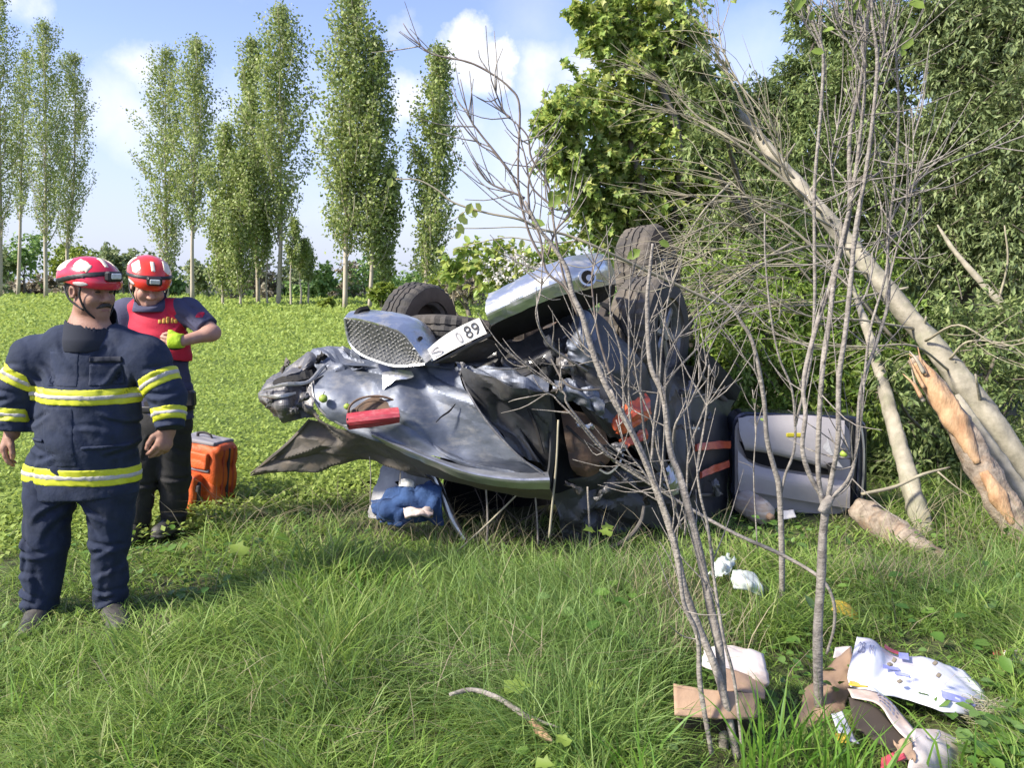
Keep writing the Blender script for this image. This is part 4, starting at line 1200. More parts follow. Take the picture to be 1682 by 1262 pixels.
# -- body behind the bumper and rear quarter
part('rear_panel', sheet([prow(4.7, (742, 600, 4.72), (800, 584, 4.74), (872, 552, 4.72), (950, 508, 4.70)),
                          prow(4.6, (770, 606, 4.64), (826, 596, 4.60), (886, 574, 4.56), (944, 540, 4.56)),
                          prow(4.6, (800, 616, 4.60), (850, 614, 4.54), (896, 602, 4.50), (938, 580, 4.52)),
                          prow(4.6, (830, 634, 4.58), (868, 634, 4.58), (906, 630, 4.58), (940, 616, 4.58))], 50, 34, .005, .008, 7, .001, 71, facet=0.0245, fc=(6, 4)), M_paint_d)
quarter = part('quarter_panel', sheet([prow(4.7, (950, 506, 4.62), (978, 512, 4.60), (1020, 556, 4.66), (1062, 606, 4.80), (1096, 660, 4.95)),
                             prow(4.7, (936, 556, 4.50), (974, 566, 4.50), (1020, 606, 4.58), (1060, 650, 4.72), (1096, 700, 4.86)),
                             prow(4.7, (936, 606, 4.46), (980, 618, 4.46), (1026, 654, 4.55), (1064, 694, 4.68), (1096, 740, 4.82)),
                             prow(4.7, (952, 656, 4.48), (992, 672, 4.48), (1034, 700, 4.56), (1070, 734, 4.68), (1100, 775, 4.8)),
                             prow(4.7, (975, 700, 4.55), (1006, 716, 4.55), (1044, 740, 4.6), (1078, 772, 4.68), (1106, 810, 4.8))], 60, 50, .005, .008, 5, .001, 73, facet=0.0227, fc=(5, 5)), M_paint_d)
part('crease_highlight', sheet([prow(4.6, (944, 512, 4.58), (960, 512, 4.55), (984, 528, 4.56)), prow(4.5, (934, 556, 4.46), (956, 560, 4.42), (978, 570, 4.46)), prow(4.5, (932, 590, 4.44), (960, 598, 4.40), (974, 606, 4.44))], 24, 26, .003, .005, 9, .001, 75, facet=0.0210, fc=(3, 4)), M_paint, quarter)  # lighter blue-grey sheet paints the highlight along this crumple
part('torn_bracket', sheet([prow(4.5, (912, 582, 4.48), (930, 580, 4.46), (944, 588, 4.48)), prow(4.5, (914, 600, 4.44), (932, 600, 4.43), (948, 606, 4.45)), prow(4.5, (914, 616, 4.48), (934, 616, 4.46), (950, 620, 4.48))], 10, 10, .003, .012, 18, .003, 76, edge=.004), M_dull, quarter)
part('blue_fold', sheet([prow(4.5, (908, 622, 4.46), (940, 620, 4.40), (962, 632, 4.40), (978, 648, 4.44)), prow(4.45, (912, 642, 4.40), (944, 642, 4.34), (970, 654, 4.35), (988, 668, 4.40)), prow(4.5, (924, 660, 4.42), (950, 664, 4.38), (974, 676, 4.38), (990, 688, 4.42))], 34, 24, .003, .005, 12, .001, 77, facet=0.0245, fc=(5, 3)), M_paint, quarter)
part('wheel_arch', sheet([prow(4.9, (985, 500, 4.80), (1004, 516, 4.76), (1030, 556, 4.80), (1066, 606, 4.92)), prow(5.2, (985, 494, 5.15), (1010, 512, 5.15), (1040, 560, 5.2), (1078, 616, 5.3))], 20, 6, .006, .01, 6, 0, 78), M_black, quarter)
# smashed orange lamp on the quarter
ol = part('side_lamp', sheet([prow(4.6, (1004, 690, 4.50), (1028, 666, 4.52), (1062, 650, 4.62)), prow(4.6, (1008, 702, 4.44), (1034, 684, 4.47), (1066, 668, 4.58)), prow(4.6, (1014, 716, 4.48), (1040, 700, 4.5), (1070, 684, 4.6))], 14, 10, .02, .012, 16, .002, 81, edge=.004), M_orange, label='smashed orange side lamp')
part('lamp_shard', sheet([prow(4.6, (1016, 722, 4.52), (1040, 712, 4.54), (1060, 704, 4.6)), prow(4.6, (1022, 738, 4.5), (1044, 730, 4.52), (1064, 720, 4.6))], 8, 6, .01, .01, 20, 0, 82, edge=.005), M_orange, ol)
# brown inner panel seen through the torn side
part('inner_panel', sheet([prow(4.6, (922, 676, 4.60), (948, 676, 4.56), (988, 692, 4.58)), prow(4.6, (930, 724, 4.54), (958, 724, 4.50), (1000, 736, 4.54)), prow(4.6, (938, 764, 4.54), (966, 764, 4.50), (1004, 752, 4.54)), prow(4.6, (948, 779, 4.58), (966, 782, 4.55), (984, 774, 4.57))], 20, 20, .01, .008, 8, .002, 84), M_rust)
part('gap_dark_sheet', sheet([prow(4.6, (898, 640, 4.62), (912, 640, 4.62), (928, 650, 4.64)), prow(4.6, (902, 720, 4.58), (914, 720, 4.6), (934, 730, 4.62)), prow(4.6, (904, 810, 4.58), (918, 810, 4.6), (945, 800, 4.62))], 10, 16, .006, .01, 8, 0, 85), M_trim_d)  # near-black sheet stands in for the shade deep in this gap
part('rear_pillar', sheet([prow(4.6, (896, 640, 4.44), (906, 650, 4.46)), prow(4.5, (903, 700, 4.42), (912, 706, 4.46)), prow(4.5, (901, 760, 4.40), (908, 766, 4.44)), prow(4.5, (897, 785, 4.38), (902, 800, 4.4))], 6, 18, .01, .006, 8, 0, 86), M_paint_d)
# dark lower rear (crushed window frame) 
part('lower_rear', sheet([prow(4.7, (905, 800, 4.60), (960, 780, 4.62), (1030, 770, 4.66), (1110, 805, 4.82)), prow(4.7, (915, 840, 4.66), (960, 832, 4.68), (1020, 824, 4.7), (1112, 845, 4.84)), prow(4.8, (925, 890, 4.7), (965, 885, 4.72), (1015, 880, 4.76), (1115, 888, 4.88))], 40, 26, .01, .01, 7, 0, 87, facet=.03, fc=(6, 4)), M_paint_d)
part('window_seal', tube(prow(4.6, (1058, 832, 4.62), (1052, 858, 4.58), (1034, 882, 4.55), (1008, 898, 4.54), (980, 902, 4.54)), [.010, .014, .015, .013], 8, 20), M_dull)
part('hose', tube(prow(4.6, (985, 772, 4.5), (1000, 778, 4.48), (1016, 764, 4.47), (1024, 745, 4.48)), .007, 6, 14), M_silver)
for k, pts in enumerate(([(700, 772, 4.72), (722, 800, 4.70), (740, 850, 4.66), (764, 888, 4.62)], [(1110, 812, 4.75), (1112, 850, 4.72), (1100, 890, 4.7)])):
    part('pillar', tube(prow(4.7, *pts), [.020, .024, .022, .018], 8, 16, flat=.6), M_silver if k == 0 else M_black)
part('pillar_seal', tube(prow(4.7, (716, 780, 4.69), (735, 822, 4.66), (756, 868, 4.61), (772, 890, 4.6)), .009, 6, 14), M_black)
for k in range(9):
    rr = random.Random(k + 5)
    x0 = 780 + k * 32
    part('loose_wire', tube(prow(4.8, (x0, 800 + rr.uniform(-10, 10), 4.85), (x0 + rr.uniform(-25, 25), 830, 4.75), (x0 + rr.uniform(-40, 40), 865, 4.7), (x0 + rr.uniform(-20, 60), 895, 4.66)), .004, 4, 14), M_under)

# -- right flank, pillar, sill
flank = part('flank', sheet([[P(1092, 606, 4.96), P(1120, 600, 5.10), P(1152, 606, 5.34), P(1212, 650, 6.0)],
                     [P(1096, 680, 4.84), P(1124, 672, 4.98), P(1152, 666, 5.18), P(1202, 672, 5.62)],
                     [P(1102, 760, 4.80), P(1130, 752, 4.92), P(1156, 748, 5.10), P(1200, 742, 5.46)],
                     [P(1112, 830, 4.84), P(1136, 828, 4.96), P(1158, 826, 5.10), P(1196, 820, 5.44)],
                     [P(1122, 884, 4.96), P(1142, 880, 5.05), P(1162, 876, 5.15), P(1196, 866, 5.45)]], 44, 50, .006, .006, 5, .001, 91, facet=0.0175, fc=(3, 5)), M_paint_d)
for k, (x0, y0, x1, y1) in enumerate(((1142, 733, 1196, 731), (1150, 778, 1194, 762))):  # two flat orange strips along the flank
    part('orange_strip', sheet([prow(5, (x0, y0 - 2, 4.96), ((x0 + x1) / 2, (y0 + y1) / 2 - 5, 5.10), (x1, y1 - 5, 5.30)), prow(5, (x0, y0 + 9, 4.92), ((x0 + x1) / 2, (y0 + y1) / 2 + 7, 5.06), (x1, y1 + 6, 5.27))], 10, 5, .02, .003, 20, 0, 92 + k), M_orange, flank)
part('name_badge', box(P(1142, 704, 5.0), (.055, .01, .016), None, .002), M_white, flank, smooth=False)
part('torn_seam', sheet([prow(5, (1094, 770, 4.74), (1108, 752, 4.74)), prow(5, (1100, 800, 4.72), (1116, 786, 4.73)), prow(5, (1104, 826, 4.76), (1116, 822, 4.76))], 6, 10, .003, .012, 18, 0, 95, edge=.004), M_silver, flank)
part('lower_rail', box(P(1164, 813, 5.05), (.33, .02, .02), frame_axes(np.array(P(1196, 812, 5.4)) - np.array(P(1140, 814, 4.9))), .004), M_dull, flank, smooth=False)
sill = part('sill', sheet([prow(5.3, (1146, 570, 5.10), (1180, 602, 5.5), (1214, 640, 6.0)), prow(5.3, (1150, 590, 4.98), (1178, 622, 5.35), (1206, 655, 5.8)), prow(5.3, (1148, 606, 5.06), (1172, 640, 5.4), (1198, 668, 5.85))], 16, 10, .02, .004, 6, 0, 97), M_black)
part('sill_edge', tube(prow(5.3, (1146, 569, 5.08), (1180, 601, 5.48), (1216, 640, 5.98)), .012, 6, 10), M_dull, sill)
part('sill_strip', tube(prow(5.3, (1150, 615, 5.0), (1172, 640, 5.3), (1200, 664, 5.75)), .02, 6, 10, flat=.5), M_dull, sill)
part('step_bar', tube(prow(5.3, (1100, 880, 4.85), (1112, 850, 4.85), (1122, 815, 4.9)), .016, 8, 9), M_dull)

# -- open door hanging on the right, inner trim towards us
DY = 5.35


def rrect(x0, y0, x1, y1, r, Y, n=6, skew=0.0):
    pts = []
    for (cx_, cy_, a0) in ((x1 - r, y0 + r, -90), (x1 - r, y1 - r, 0), (x0 + r, y1 - r, 90), (x0 + r, y0 + r, 180)):
        for k in range(n + 1):
            a = R(a0 + 90 * k / n)
            X, Yp = cx_ + r * math.cos(a), cy_ + r * math.sin(a)
            pts.append((X, Yp + skew * (X - x0), Y))
    return pts


def slab(outline, depth, bulge=0.0, rim=.02):
    """closed panel: outline of (px,py,Y) points, thickened away from the viewer"""
    fr = np.array([tuple(P(*p)) for p in outline]); n = len(fr)
    c = fr.mean(0)
    ins = c + (fr - c) * (1 - rim * 2); ins[:, 1] -= rim * .9 + bulge
    bk = fr + np.array([0, depth, 0])
    V = np.vstack([fr, ins, bk])
    Fc = [tuple(range(2 * n - 1, n - 1, -1)), tuple(range(2 * n, 3 * n))]
    for i in range(n):
        j = (i + 1) % n
        Fc.append((i, j, n + j, n + i)); Fc.append((j, i, 2 * n + i, 2 * n + j))
    return V, Fc


door = part('door', slab(rrect(1203, 676, 1424, 856, 24, DY, skew=.04), .16, 0, .012), M_navy, smooth=False, label='open door with grey inner trim')
part('inner_trim', slab(rrect(1207, 682, 1397, 838, 26, DY - .012, skew=.05), .03, 0, .015), M_trim, door, smooth=False)
part('upper_panel', sheet([prow(DY, (1212, 688, DY - .03), (1260, 684, DY - .035), (1330, 684, DY - .035), (1385, 692, DY - .03)), prow(DY, (1214, 712, DY - .07), (1262, 710, DY - .08), (1330, 712, DY - .08), (1383, 722, DY - .07)), prow(DY, (1222, 732, DY - .075), (1262, 736, DY - .09), (1325, 750, DY - .09), (1366, 762, DY - .08)), prow(DY, (1226, 736, DY - .04), (1264, 742, DY - .045), (1322, 756, DY - .045), (1362, 768, DY - .04))], 24, 18, .02, 0, 1, 0), M_trim, door)
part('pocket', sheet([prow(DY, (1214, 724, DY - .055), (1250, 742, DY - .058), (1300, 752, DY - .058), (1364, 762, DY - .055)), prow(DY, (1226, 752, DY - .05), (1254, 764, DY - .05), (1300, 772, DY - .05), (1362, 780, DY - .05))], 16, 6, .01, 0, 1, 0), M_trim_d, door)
part('armrest', sheet([prow(DY, (1210, 740, DY - .055), (1234, 764, DY - .065), (1290, 778, DY - .08), (1392, 792, DY - .06)), prow(DY, (1212, 780, DY - .08), (1240, 782, DY - .10), (1290, 792, DY - .11), (1394, 806, DY - .08)), prow(DY, (1214, 806, DY - .06), (1244, 808, DY - .075), (1290, 816, DY - .08), (1394, 834, DY - .06))], 24, 14, .02, 0, 1, .001), M_trim, door)
part('pull_slot', slab(rrect(1262, 708, 1306, 717, 4, DY - .088, skew=.03), .01, 0, .004), M_trim_d, door, smooth=False)
part('light_strip', sheet([prow(DY, (1346, 716, DY - .09), (1358, 716, DY - .09)), prow(DY, (1352, 738, DY - .1), (1366, 742, DY - .1)), prow(DY, (1368, 764, DY - .085), (1384, 768, DY - .085))], 5, 12, .006, 0, 1, 0), M_seat, door)
part('window_crank', tube(prow(DY, (1362, 762, DY - .12), (1366, 776, DY - .12), (1364, 790, DY - .11)), [.02, .022, .014], 8, 8), M_trim_d, door)
part('speaker', tube([P(1240, 702, DY - .07), P(1240, 702, DY - .083)], [.07, .06], 20, 3, up=(1, 0, 0)), M_trim, door)
for k in range(3):
    part('rubber_seal', tube(prow(DY, (1398 + k * 8, 690 + k * 2, DY - .015), (1403 + k * 8, 740, DY - .02), (1401 + k * 8, 800, DY - .02), (1394 + k * 8, 846, DY - .015)), .010 - .001 * k, 6, 14), (M_black, M_navy, M_silver)[k], door)
part('latch', box(P(1306, 715, DY - .105), (.12, .014, .028), None, .005), mat('yellow_tag', (.50, .43, .03), .5), door, smooth=False)
part('hinge', box(P(1204, 720, DY + .05), (.05, .09, .08), None, .01), M_navy, door, smooth=False)
part('hinge', box(P(1204, 800, DY + .05), (.05, .09, .08), None, .01), M_navy, door, smooth=False)

# -- torn seat visible low on the left
seat = part('seat_back', sheet([prow(5, (636, 766, 5.0), (672, 762, 5.05), (706, 768, 5.1)), prow(5, (622, 800, 4.88), (660, 796, 4.86), (708, 800, 5.0)), prow(5, (611, 846, 4.9), (650, 850, 4.85), (706, 852, 4.95))], 18, 16, .07, .012, 6, 0, 101), M_seat)
part('seat_edge', tube(prow(5, (634, 764, 4.98), (620, 800, 4.87), (609, 846, 4.88)), .012, 6, 12), M_navy, seat)
part('head_rest_hole', sheet([prow(4.85, (648, 792, 4.82), (664, 788, 4.82)), prow(4.85, (646, 812, 4.81), (662, 812, 4.81))], 5, 5, .02, .006, 12), M_trim_d, seat)

# ------------------------------------------------------------------ things lying by or on the wreck
M_denim = mat('blue_cloth', (.03, .075, .20), .9, col2=(.018, .04, .11), vscale=7, bump=.5, bscale=60)
V, Fc = sheet([prow(4.8, (612, 826, 4.80), (640, 806, 4.74), (680, 798, 4.72), (722, 794, 4.74)), prow(4.7, (612, 838, 4.70), (642, 824, 4.64), (684, 812, 4.62), (724, 810, 4.66)),
               prow(4.7, (618, 850, 4.66), (646, 842, 4.60), (688, 832, 4.60), (726, 834, 4.62)), prow(4.7, (624, 862, 4.68), (650, 860, 4.64), (690, 856, 4.64), (728, 858, 4.66))], 44, 30, .012, .012, 9, .003, 110, facet=0.0280, fc=(8, 5))
mk('crumpled_cloth', V, Fc, M_denim, label='crumpled blue cloth hanging out under the left of the wreck', cat='cloth')
V, Fc = sheet([prow(4.6, (662, 836, 4.60), (690, 834, 4.56), (712, 838, 4.58)), prow(4.6, (664, 850, 4.54), (690, 848, 4.52), (712, 850, 4.54))], 14, 8, .02, .02, 14, .002, 111)
mk('paper_scrap', V, Fc, mat('pale_paper', (.55, .48, .44), .8, col2=(.4, .3, .28), vscale=14), label='pale crumpled scrap lying below the blue cloth', cat='paper')
V, Fc = sheet([prow(4.7, (656, 790, 4.70), (668, 786, 4.68), (680, 790, 4.70)), prow(4.7, (656, 800, 4.67), (668, 800, 4.66), (681, 801, 4.68))], 10, 8, .01, .012, 16, 0, 112)
mk('paper_scrap', V, Fc, MATS['plate_white'], label='small white scrap on top of the blue cloth', cat='paper')

M_fruit = mat('green_fruit', (.33, .42, .06), .45, col2=(.22, .33, .05), vscale=20)


def fruit(px, py, Y, r, label, lobes=0):
    c = np.array(P(px, py, Y)); V, Fc = [], []
    nu_, nv_ = 14, 9
    for j in range(nv_):
        ph = PI * j / (nv_ - 1)
        for i in range(nu_):
            th = 2 * PI * i / nu_
            q = r * (1 - .10 * abs(math.cos(ph)) ** 3 + .05 * math.sin(3 * th + j))
            V.append(c + np.array([q * math.sin(ph) * math.cos(th), q * math.sin(ph) * math.sin(th), q * math.cos(ph)]))
    for j in range(nv_ - 1):
        for i in range(nu_):
            Fc.append((j * nu_ + i, (j + 1) * nu_ + i, (j + 1) * nu_ + (i + 1) % nu_, j * nu_ + (i + 1) % nu_))
    root = thing('green_fruit', c - [0, 0, r], label, 'fruit', 'small green fruits on the wreck')
    mk('flesh', V, Fc, M_fruit, root)
    mk('stalk', *[np.array(a) if k == 0 else a for k, a in enumerate(tube([c + [0, 0, r * .85], c + [r * .3, 0, r * 1.5]], r * .1, 5, 3))], M_bark, root)


fruit(531, 655, 4.42, .026, 'green fruit in the fold left of the red lamp, larger of two')
fruit(570, 668, 4.36, .019, 'small round green fruit just above the red lamp end')
fruit(1386, 746, DY - .13, .026, 'yellow green fruit caught at the right of the open door')

# torn brackets, shards and pipes over the crushed joints
rs_ = np.random.RandomState(17)
for k, (a, b, Yc, L) in enumerate(((905, 566, 4.5, 26), (930, 600, 4.42, 22), (885, 600, 4.5, 24), (918, 640, 4.4, 20), (960, 700, 4.45, 24), (1000, 660, 4.46, 26), (1015, 735, 4.5, 24), (1045, 760, 4.55, 28), (1075, 720, 4.66, 26),
                                   (985, 610, 4.44, 24), (870, 640, 4.4, 18), (1085, 790, 4.68, 26), (1060, 815, 4.6, 24), (940, 800, 4.52, 24), (990, 810, 4.55, 26), (1030, 790, 4.56, 26), (760, 606, 4.5, 18), (820, 590, 4.6, 22),
                                   (470, 600, 4.7, 18), (445, 655, 4.62, 20), (500, 655, 4.5, 18), (480, 675, 4.55, 18), (525, 590, 4.78, 20), (1120, 700, 4.85, 24), (1130, 640, 4.9, 24), (1160, 690, 5.05, 22), (1175, 800, 5.1, 22), (1130, 800, 4.86, 24))):
    an = rs_.uniform(0, PI); d = np.array([math.cos(an), math.sin(an)]); e = np.array([-d[1], d[0]]) * rs_.uniform(.25, .6)
    g = lambda u, v, dy: P(a + L * (d[0] * u + e[0] * v), b + L * (d[1] * u + e[1] * v), Yc + dy - .02)
    part('torn_bracket', sheet([[g(-.6, -.5, 0), g(0, -.6, -.03), g(.6, -.4, .02)], [g(-.5, 0, -.03), g(0, 0, -.05), g(.7, .1, -.01)], [g(-.6, .5, .02), g(.1, .5, -.02), g(.5, .6, .03)]], 12, 10, .003, .005, 12, .001, 300 + k, edge=.0015, facet=0.0140, fc=(3, 3)),
         (M_paint_d, M_greyfold, M_black, M_dull, M_silver if k % 9 == 4 else M_greyfold)[k % 5])
for k, pts in enumerate(([(905, 590, 4.46), (925, 625, 4.36), (950, 640, 4.34), (985, 640, 4.38)], [(930, 700, 4.44), (965, 730, 4.40), (1000, 735, 4.42), (1040, 770, 4.5)], [(1040, 610, 4.55), (1060, 660, 4.58), (1062, 720, 4.6), (1050, 780, 4.55)],
                         [(985, 760, 4.5), (1040, 800, 4.55), (1090, 800, 4.65)], [(1110, 640, 4.85), (1130, 690, 4.85), (1128, 750, 4.85), (1140, 800, 4.9)], [(860, 655, 4.36), (880, 700, 4.36), (892, 745, 4.34)])):
    part('brake_pipe', tube(prow(4.5, *pts), .006 + .003 * (k % 2), 6, 20), (M_dull, M_black)[k % 2])
# ================================================================== people (bodies grown from distance fields)
class Field:
    """distance field on a grid with local smooth unions; h = cell size"""
    def __init__(s, lo, hi, h):
        s.lo = np.array(lo, dtype=np.float64); s.h = h
        s.n = np.maximum(4, np.ceil((np.array(hi) - s.lo) / h).astype(int) + 1)
        s.ax = [s.lo[k] + h * np.arange(s.n[k]) for k in range(3)]
        s.D = np.full(tuple(s.n), .2, dtype=np.float32)

    def window(s, lo, hi, pad=.07):
        i0 = np.clip(np.floor((np.array(lo) - pad - s.lo) / s.h).astype(int), 0, s.n - 1)
        i1 = np.clip(np.ceil((np.array(hi) + pad - s.lo) / s.h).astype(int) + 1, 1, s.n)
        sl = tuple(slice(a, max(b, a + 1)) for a, b in zip(i0, i1))
        g = np.meshgrid(*[s.ax[k][sl[k]] for k in range(3)], indexing='ij')
        return sl, np.stack(g, -1)

    def blend(s, sl, d, k, op):
        cur = s.D[sl]
        if op == 'add':
            if k > 0:
                hh = np.clip(.5 + .5 * (cur - d) / k, 0, 1)
                s.D[sl] = cur * (1 - hh) + d * hh - k * hh * (1 - hh)
            else:
                s.D[sl] = np.minimum(cur, d)
        else:
            if k > 0:
                hh = np.clip(.5 - .5 * (cur + d) / k, 0, 1)
                s.D[sl] = cur * (1 - hh) - d * hh + k * hh * (1 - hh)
            else:
                s.D[sl] = np.maximum(cur, -d)

    def cone(s, a, b, ra, rb, k=.03, op='add', sq=None):
        """round cone; sq=(axis vector, factor): flattened along axis"""
        a, b = np.array(a, float), np.array(b, float); r = max(ra, rb)
        f = 1.0 if sq is None else max(1, sq[1])
        sl, p = s.window(np.minimum(a, b) - r * f, np.maximum(a, b) + r * f)
        ba = b - a; t = np.clip(((p - a) @ ba) / (ba @ ba + 1e-12), 0, 1)
        q = p - a - t[..., None] * ba
        if sq is not None:
            ax = np.array(sq[0], float); ax /= np.linalg.norm(ax)
            c = q @ ax
            q = q - c[..., None] * ax * (1 - 1 / sq[1])
        d = np.linalg.norm(q, axis=-1) - (ra + (rb - ra) * t)
        s.blend(sl, d.astype(np.float32), k, op); return s

    def ell(s, c, r, k=.02, op='add', M=None):
        c, r = np.array(c, float), np.array(r, float)
        m = r.max()
        sl, p = s.window(c - m, c + m)
        q = p - c
        if M is not None: q = q @ M
        k0 = np.linalg.norm(q / r, axis=-1); k1 = np.linalg.norm(q / (r * r), axis=-1) + 1e-6
        s.blend(sl, (k0 * (k0 - 1) / k1).astype(np.float32), k, op); return s

    def cut(s, pt, nrm):
        """remove everything on the side nrm points to"""
        nrm = np.array(nrm, float); nrm /= np.linalg.norm(nrm); pt = np.array(pt, float)
        g = (s.ax[0][:, None, None] * nrm[0] + s.ax[1][None, :, None] * nrm[1] + s.ax[2][None, None, :] * nrm[2]) - pt @ nrm
        s.D = np.maximum(s.D, g.astype(np.float32)); return s

    def folds(s, amp, sc, seed, dirv=(0, 0, 1), only=None):
        rs = np.random.RandomState(seed)
        X, Y, Z = s.ax[0][:, None, None], s.ax[1][None, :, None], s.ax[2][None, None, :]
        acc = 0
        for k in range(5):
            v = rs.normal(size=3) * .6 + np.array(dirv) * 1.2; v /= np.linalg.norm(v)
            w = rs.normal(size=3) * 3.0
            acc = acc + np.sin((X * v[0] + Y * v[1] + Z * v[2]) * sc * rs.uniform(.6, 1.7) + rs.rand() * 6 + .9 * np.sin(X * w[0] + Y * w[1] + Z * w[2])) * rs.uniform(.5, 1)
        acc = (1 - np.abs(acc / 2.2)) ** 2 * 1.4 - .7
        acc = np.clip(acc, -1, 1)
        s.D = (s.D + (amp * acc)).astype(np.float32); return s

    def crease(s, a, b, amp, w):
        """fold line in the cloth: a groove beside a ridge along the segment a-b (seen from the front)"""
        a, b = np.array(a, float), np.array(b, float)
        sl, p = s.window(np.minimum(a, b) - [0, 1, 0], np.maximum(a, b) + [0, 1, 0], .09)
        ba = (b - a)[[0, 2]]; L = np.linalg.norm(ba); ba = ba / L
        q = p[..., [0, 2]] - a[[0, 2]]
        t = q @ ba; n = q[..., 0] * -ba[1] + q[..., 1] * ba[0] + .012 * np.sin(t * 23 + a[0] * 31)
        env = np.clip(np.minimum(t + .02, L + .02 - t) / (.35 * L + .01), 0, 1)
        s.D[sl] += (env * amp * (np.exp(-((n - w) / w) ** 2) - .8 * np.exp(-((n + w) / w) ** 2))).astype(np.float32)
        return s

    def copy(s):
        o = Field.__new__(Field); o.lo, o.h, o.n, o.ax, o.D = s.lo, s.h, s.n, s.ax, s.D.copy(); return o

    def crop(s, lo, hi):
        o = Field.__new__(Field); o.h = s.h
        i0 = np.clip(np.floor((np.array(lo) - s.lo) / s.h).astype(int) - 2, 0, s.n - 2); i1 = np.clip(np.ceil((np.array(hi) - s.lo) / s.h).astype(int) + 3, 2, s.n)
        i1 = np.maximum(i1, i0 + 2)
        o.lo = s.lo + i0 * s.h; o.n = i1 - i0; o.ax = [s.ax[k][i0[k]:i1[k]] for k in range(3)]
        o.D = s.D[i0[0]:i1[0], i0[1]:i1[1], i0[2]:i1[2]].copy(); return o

    def slab(s, c, nrm, half, off):
        """thin band of the surface: offset by off, kept within half of the plane through c"""
        o = s.copy(); nrm = np.array(nrm, float); nrm /= np.linalg.norm(nrm)
        g = np.abs((s.ax[0][:, None, None] * nrm[0] + s.ax[1][None, :, None] * nrm[1] + s.ax[2][None, None, :] * nrm[2]) - np.array(c) @ nrm) - half
        o.D = np.maximum(np.maximum(o.D - off, g.astype(np.float32)), -(s.D + .012)); return o

    def within(s, lo, hi):
        """keep only what lies in the world box lo..hi"""
        for k in range(3):
            sh = [1, 1, 1]; sh[k] = -1
            a = s.ax[k].reshape(sh)
            s.D = np.maximum(s.D, np.maximum(lo[k] - a, a - hi[k]).astype(np.float32))
        return s

    def mesh(s):
        D = np.pad(s.D, 1, constant_values=.2)
        ins = D < 0
        nx, ny, nz = np.array(D.shape) - 1
        c8 = [(i, j, k) for i in (0, 1) for j in (0, 1) for k in (0, 1)]
        cnt = sum(ins[i:i + nx, j:j + ny, k:k + nz].astype(np.int8) for i, j, k in c8)
        act = np.argwhere((cnt > 0) & (cnt < 8))
        idx = -np.ones((nx, ny, nz), dtype=np.int64); idx[act[:, 0], act[:, 1], act[:, 2]] = np.arange(len(act))
        acc = np.zeros((len(act), 3)); num = np.zeros(len(act))
        for a in c8:
            for axk in range(3):
                if a[axk]: continue
                b = list(a); b[axk] = 1
                da = D[act[:, 0] + a[0], act[:, 1] + a[1], act[:, 2] + a[2]]; db = D[act[:, 0] + b[0], act[:, 1] + b[1], act[:, 2] + b[2]]
                m = (da < 0) != (db < 0)
                t = np.where(m, da / (da - db + 1e-12), 0)
                pt = np.array(a, float)[None].repeat(len(act), 0); pt[:, axk] = t
                acc[m] += pt[m]; num[m] += 1
        V = (act + acc / num[:, None] - 1) * s.h + s.lo
        Fs = []
        for axk in range(3):
            o1, o2 = (axk + 1) % 3, (axk + 2) % 3
            a = [slice(1, None)] * 3; a[axk] = slice(0, -1)
            b = [slice(1, None)] * 3; b[axk] = slice(1, None)
            A_, B_ = ins[tuple(a)], ins[tuple(b)]
            e = np.argwhere(A_ != B_)
            if not len(e): continue
            sgn = A_[e[:, 0], e[:, 1], e[:, 2]]
            base = e + 1; base[:, axk] -= 1
            q = []
            for (u, w) in ((0, 0), (1, 0), (1, 1), (0, 1)):
                cc = base.copy(); cc[:, o1] -= u; cc[:, o2] -= w
                cc = np.clip(cc, 0, np.array([nx, ny, nz]) - 1)
                q.append(idx[cc[:, 0], cc[:, 1], cc[:, 2]])
            q = np.stack(q, 1)
            q[~sgn] = q[~sgn][:, ::-1]
            Fs.append(q[(q >= 0).all(1)])
        return V, np.vstack(Fs)

    def mk(s, name, m, parent, **kw):
        V, Fc = s.mesh()
        return mk(name, V, Fc, m, parent, **kw)


M_skin = mat('weathered_skin', (.36, .205, .145), .55, col2=(.30, .155, .11), vscale=26, bump=.15, bscale=160, spec=.35)
M_skin2 = mat('fair_skin', (.46, .27, .20), .55, col2=(.40, .21, .155), vscale=24, bump=.12, bscale=160, spec=.35)
M_hair = mat('grey_moustache', (.045, .038, .034), .9, col2=(.09, .08, .075), vscale=160, spec=.1)
M_hair_d = mat('dark_hair', (.03, .025, .02), .7)
M_eye = mat('eye_dark', (.03, .02, .015), .25)
M_lip = mat('lip', (.30, .13, .11), .55)
M_coat = mat('navy_turnout_cloth', (.026, .036, .070), .88, col2=(.019, .027, .050), vscale=9, bump=.9, bscale=15, dirt=(.065, .068, .08), dscale=5, damt=.3, spec=.3)
M_coat_seam = mat('navy_seam', (.018, .022, .036), .9)
M_trous = mat('navy_trouser_cloth', (.021, .030, .060), .88, col2=(.015, .021, .042), vscale=7, bump=.9, bscale=13, dirt=(.055, .058, .07), dscale=4, damt=.35, spec=.3)
M_blackcl = mat('black_trouser_cloth', (.014, .014, .016), .85, col2=(.03, .028, .027), vscale=9, bump=.3, bscale=180)
M_boot = mat('worn_boot_leather', (.035, .034, .035), .6, col2=(.075, .07, .062), vscale=14, bump=.4, bscale=60)
M_hiviz = mat('yellow_reflective', (.62, .64, .03), .6, col2=(.50, .52, .03), vscale=40)
M_silv = mat('silver_reflective', (.50, .48, .45), .5, col2=(.38, .36, .34), vscale=30)
M_helm1 = mat('helmet_red', (.62, .022, .055), .22, col2=(.54, .015, .04), vscale=5, coat=.5)
M_helm2 = mat('helmet_orange_red', (.72, .045, .02), .22, col2=(.66, .03, .02), vscale=5, coat=.5)
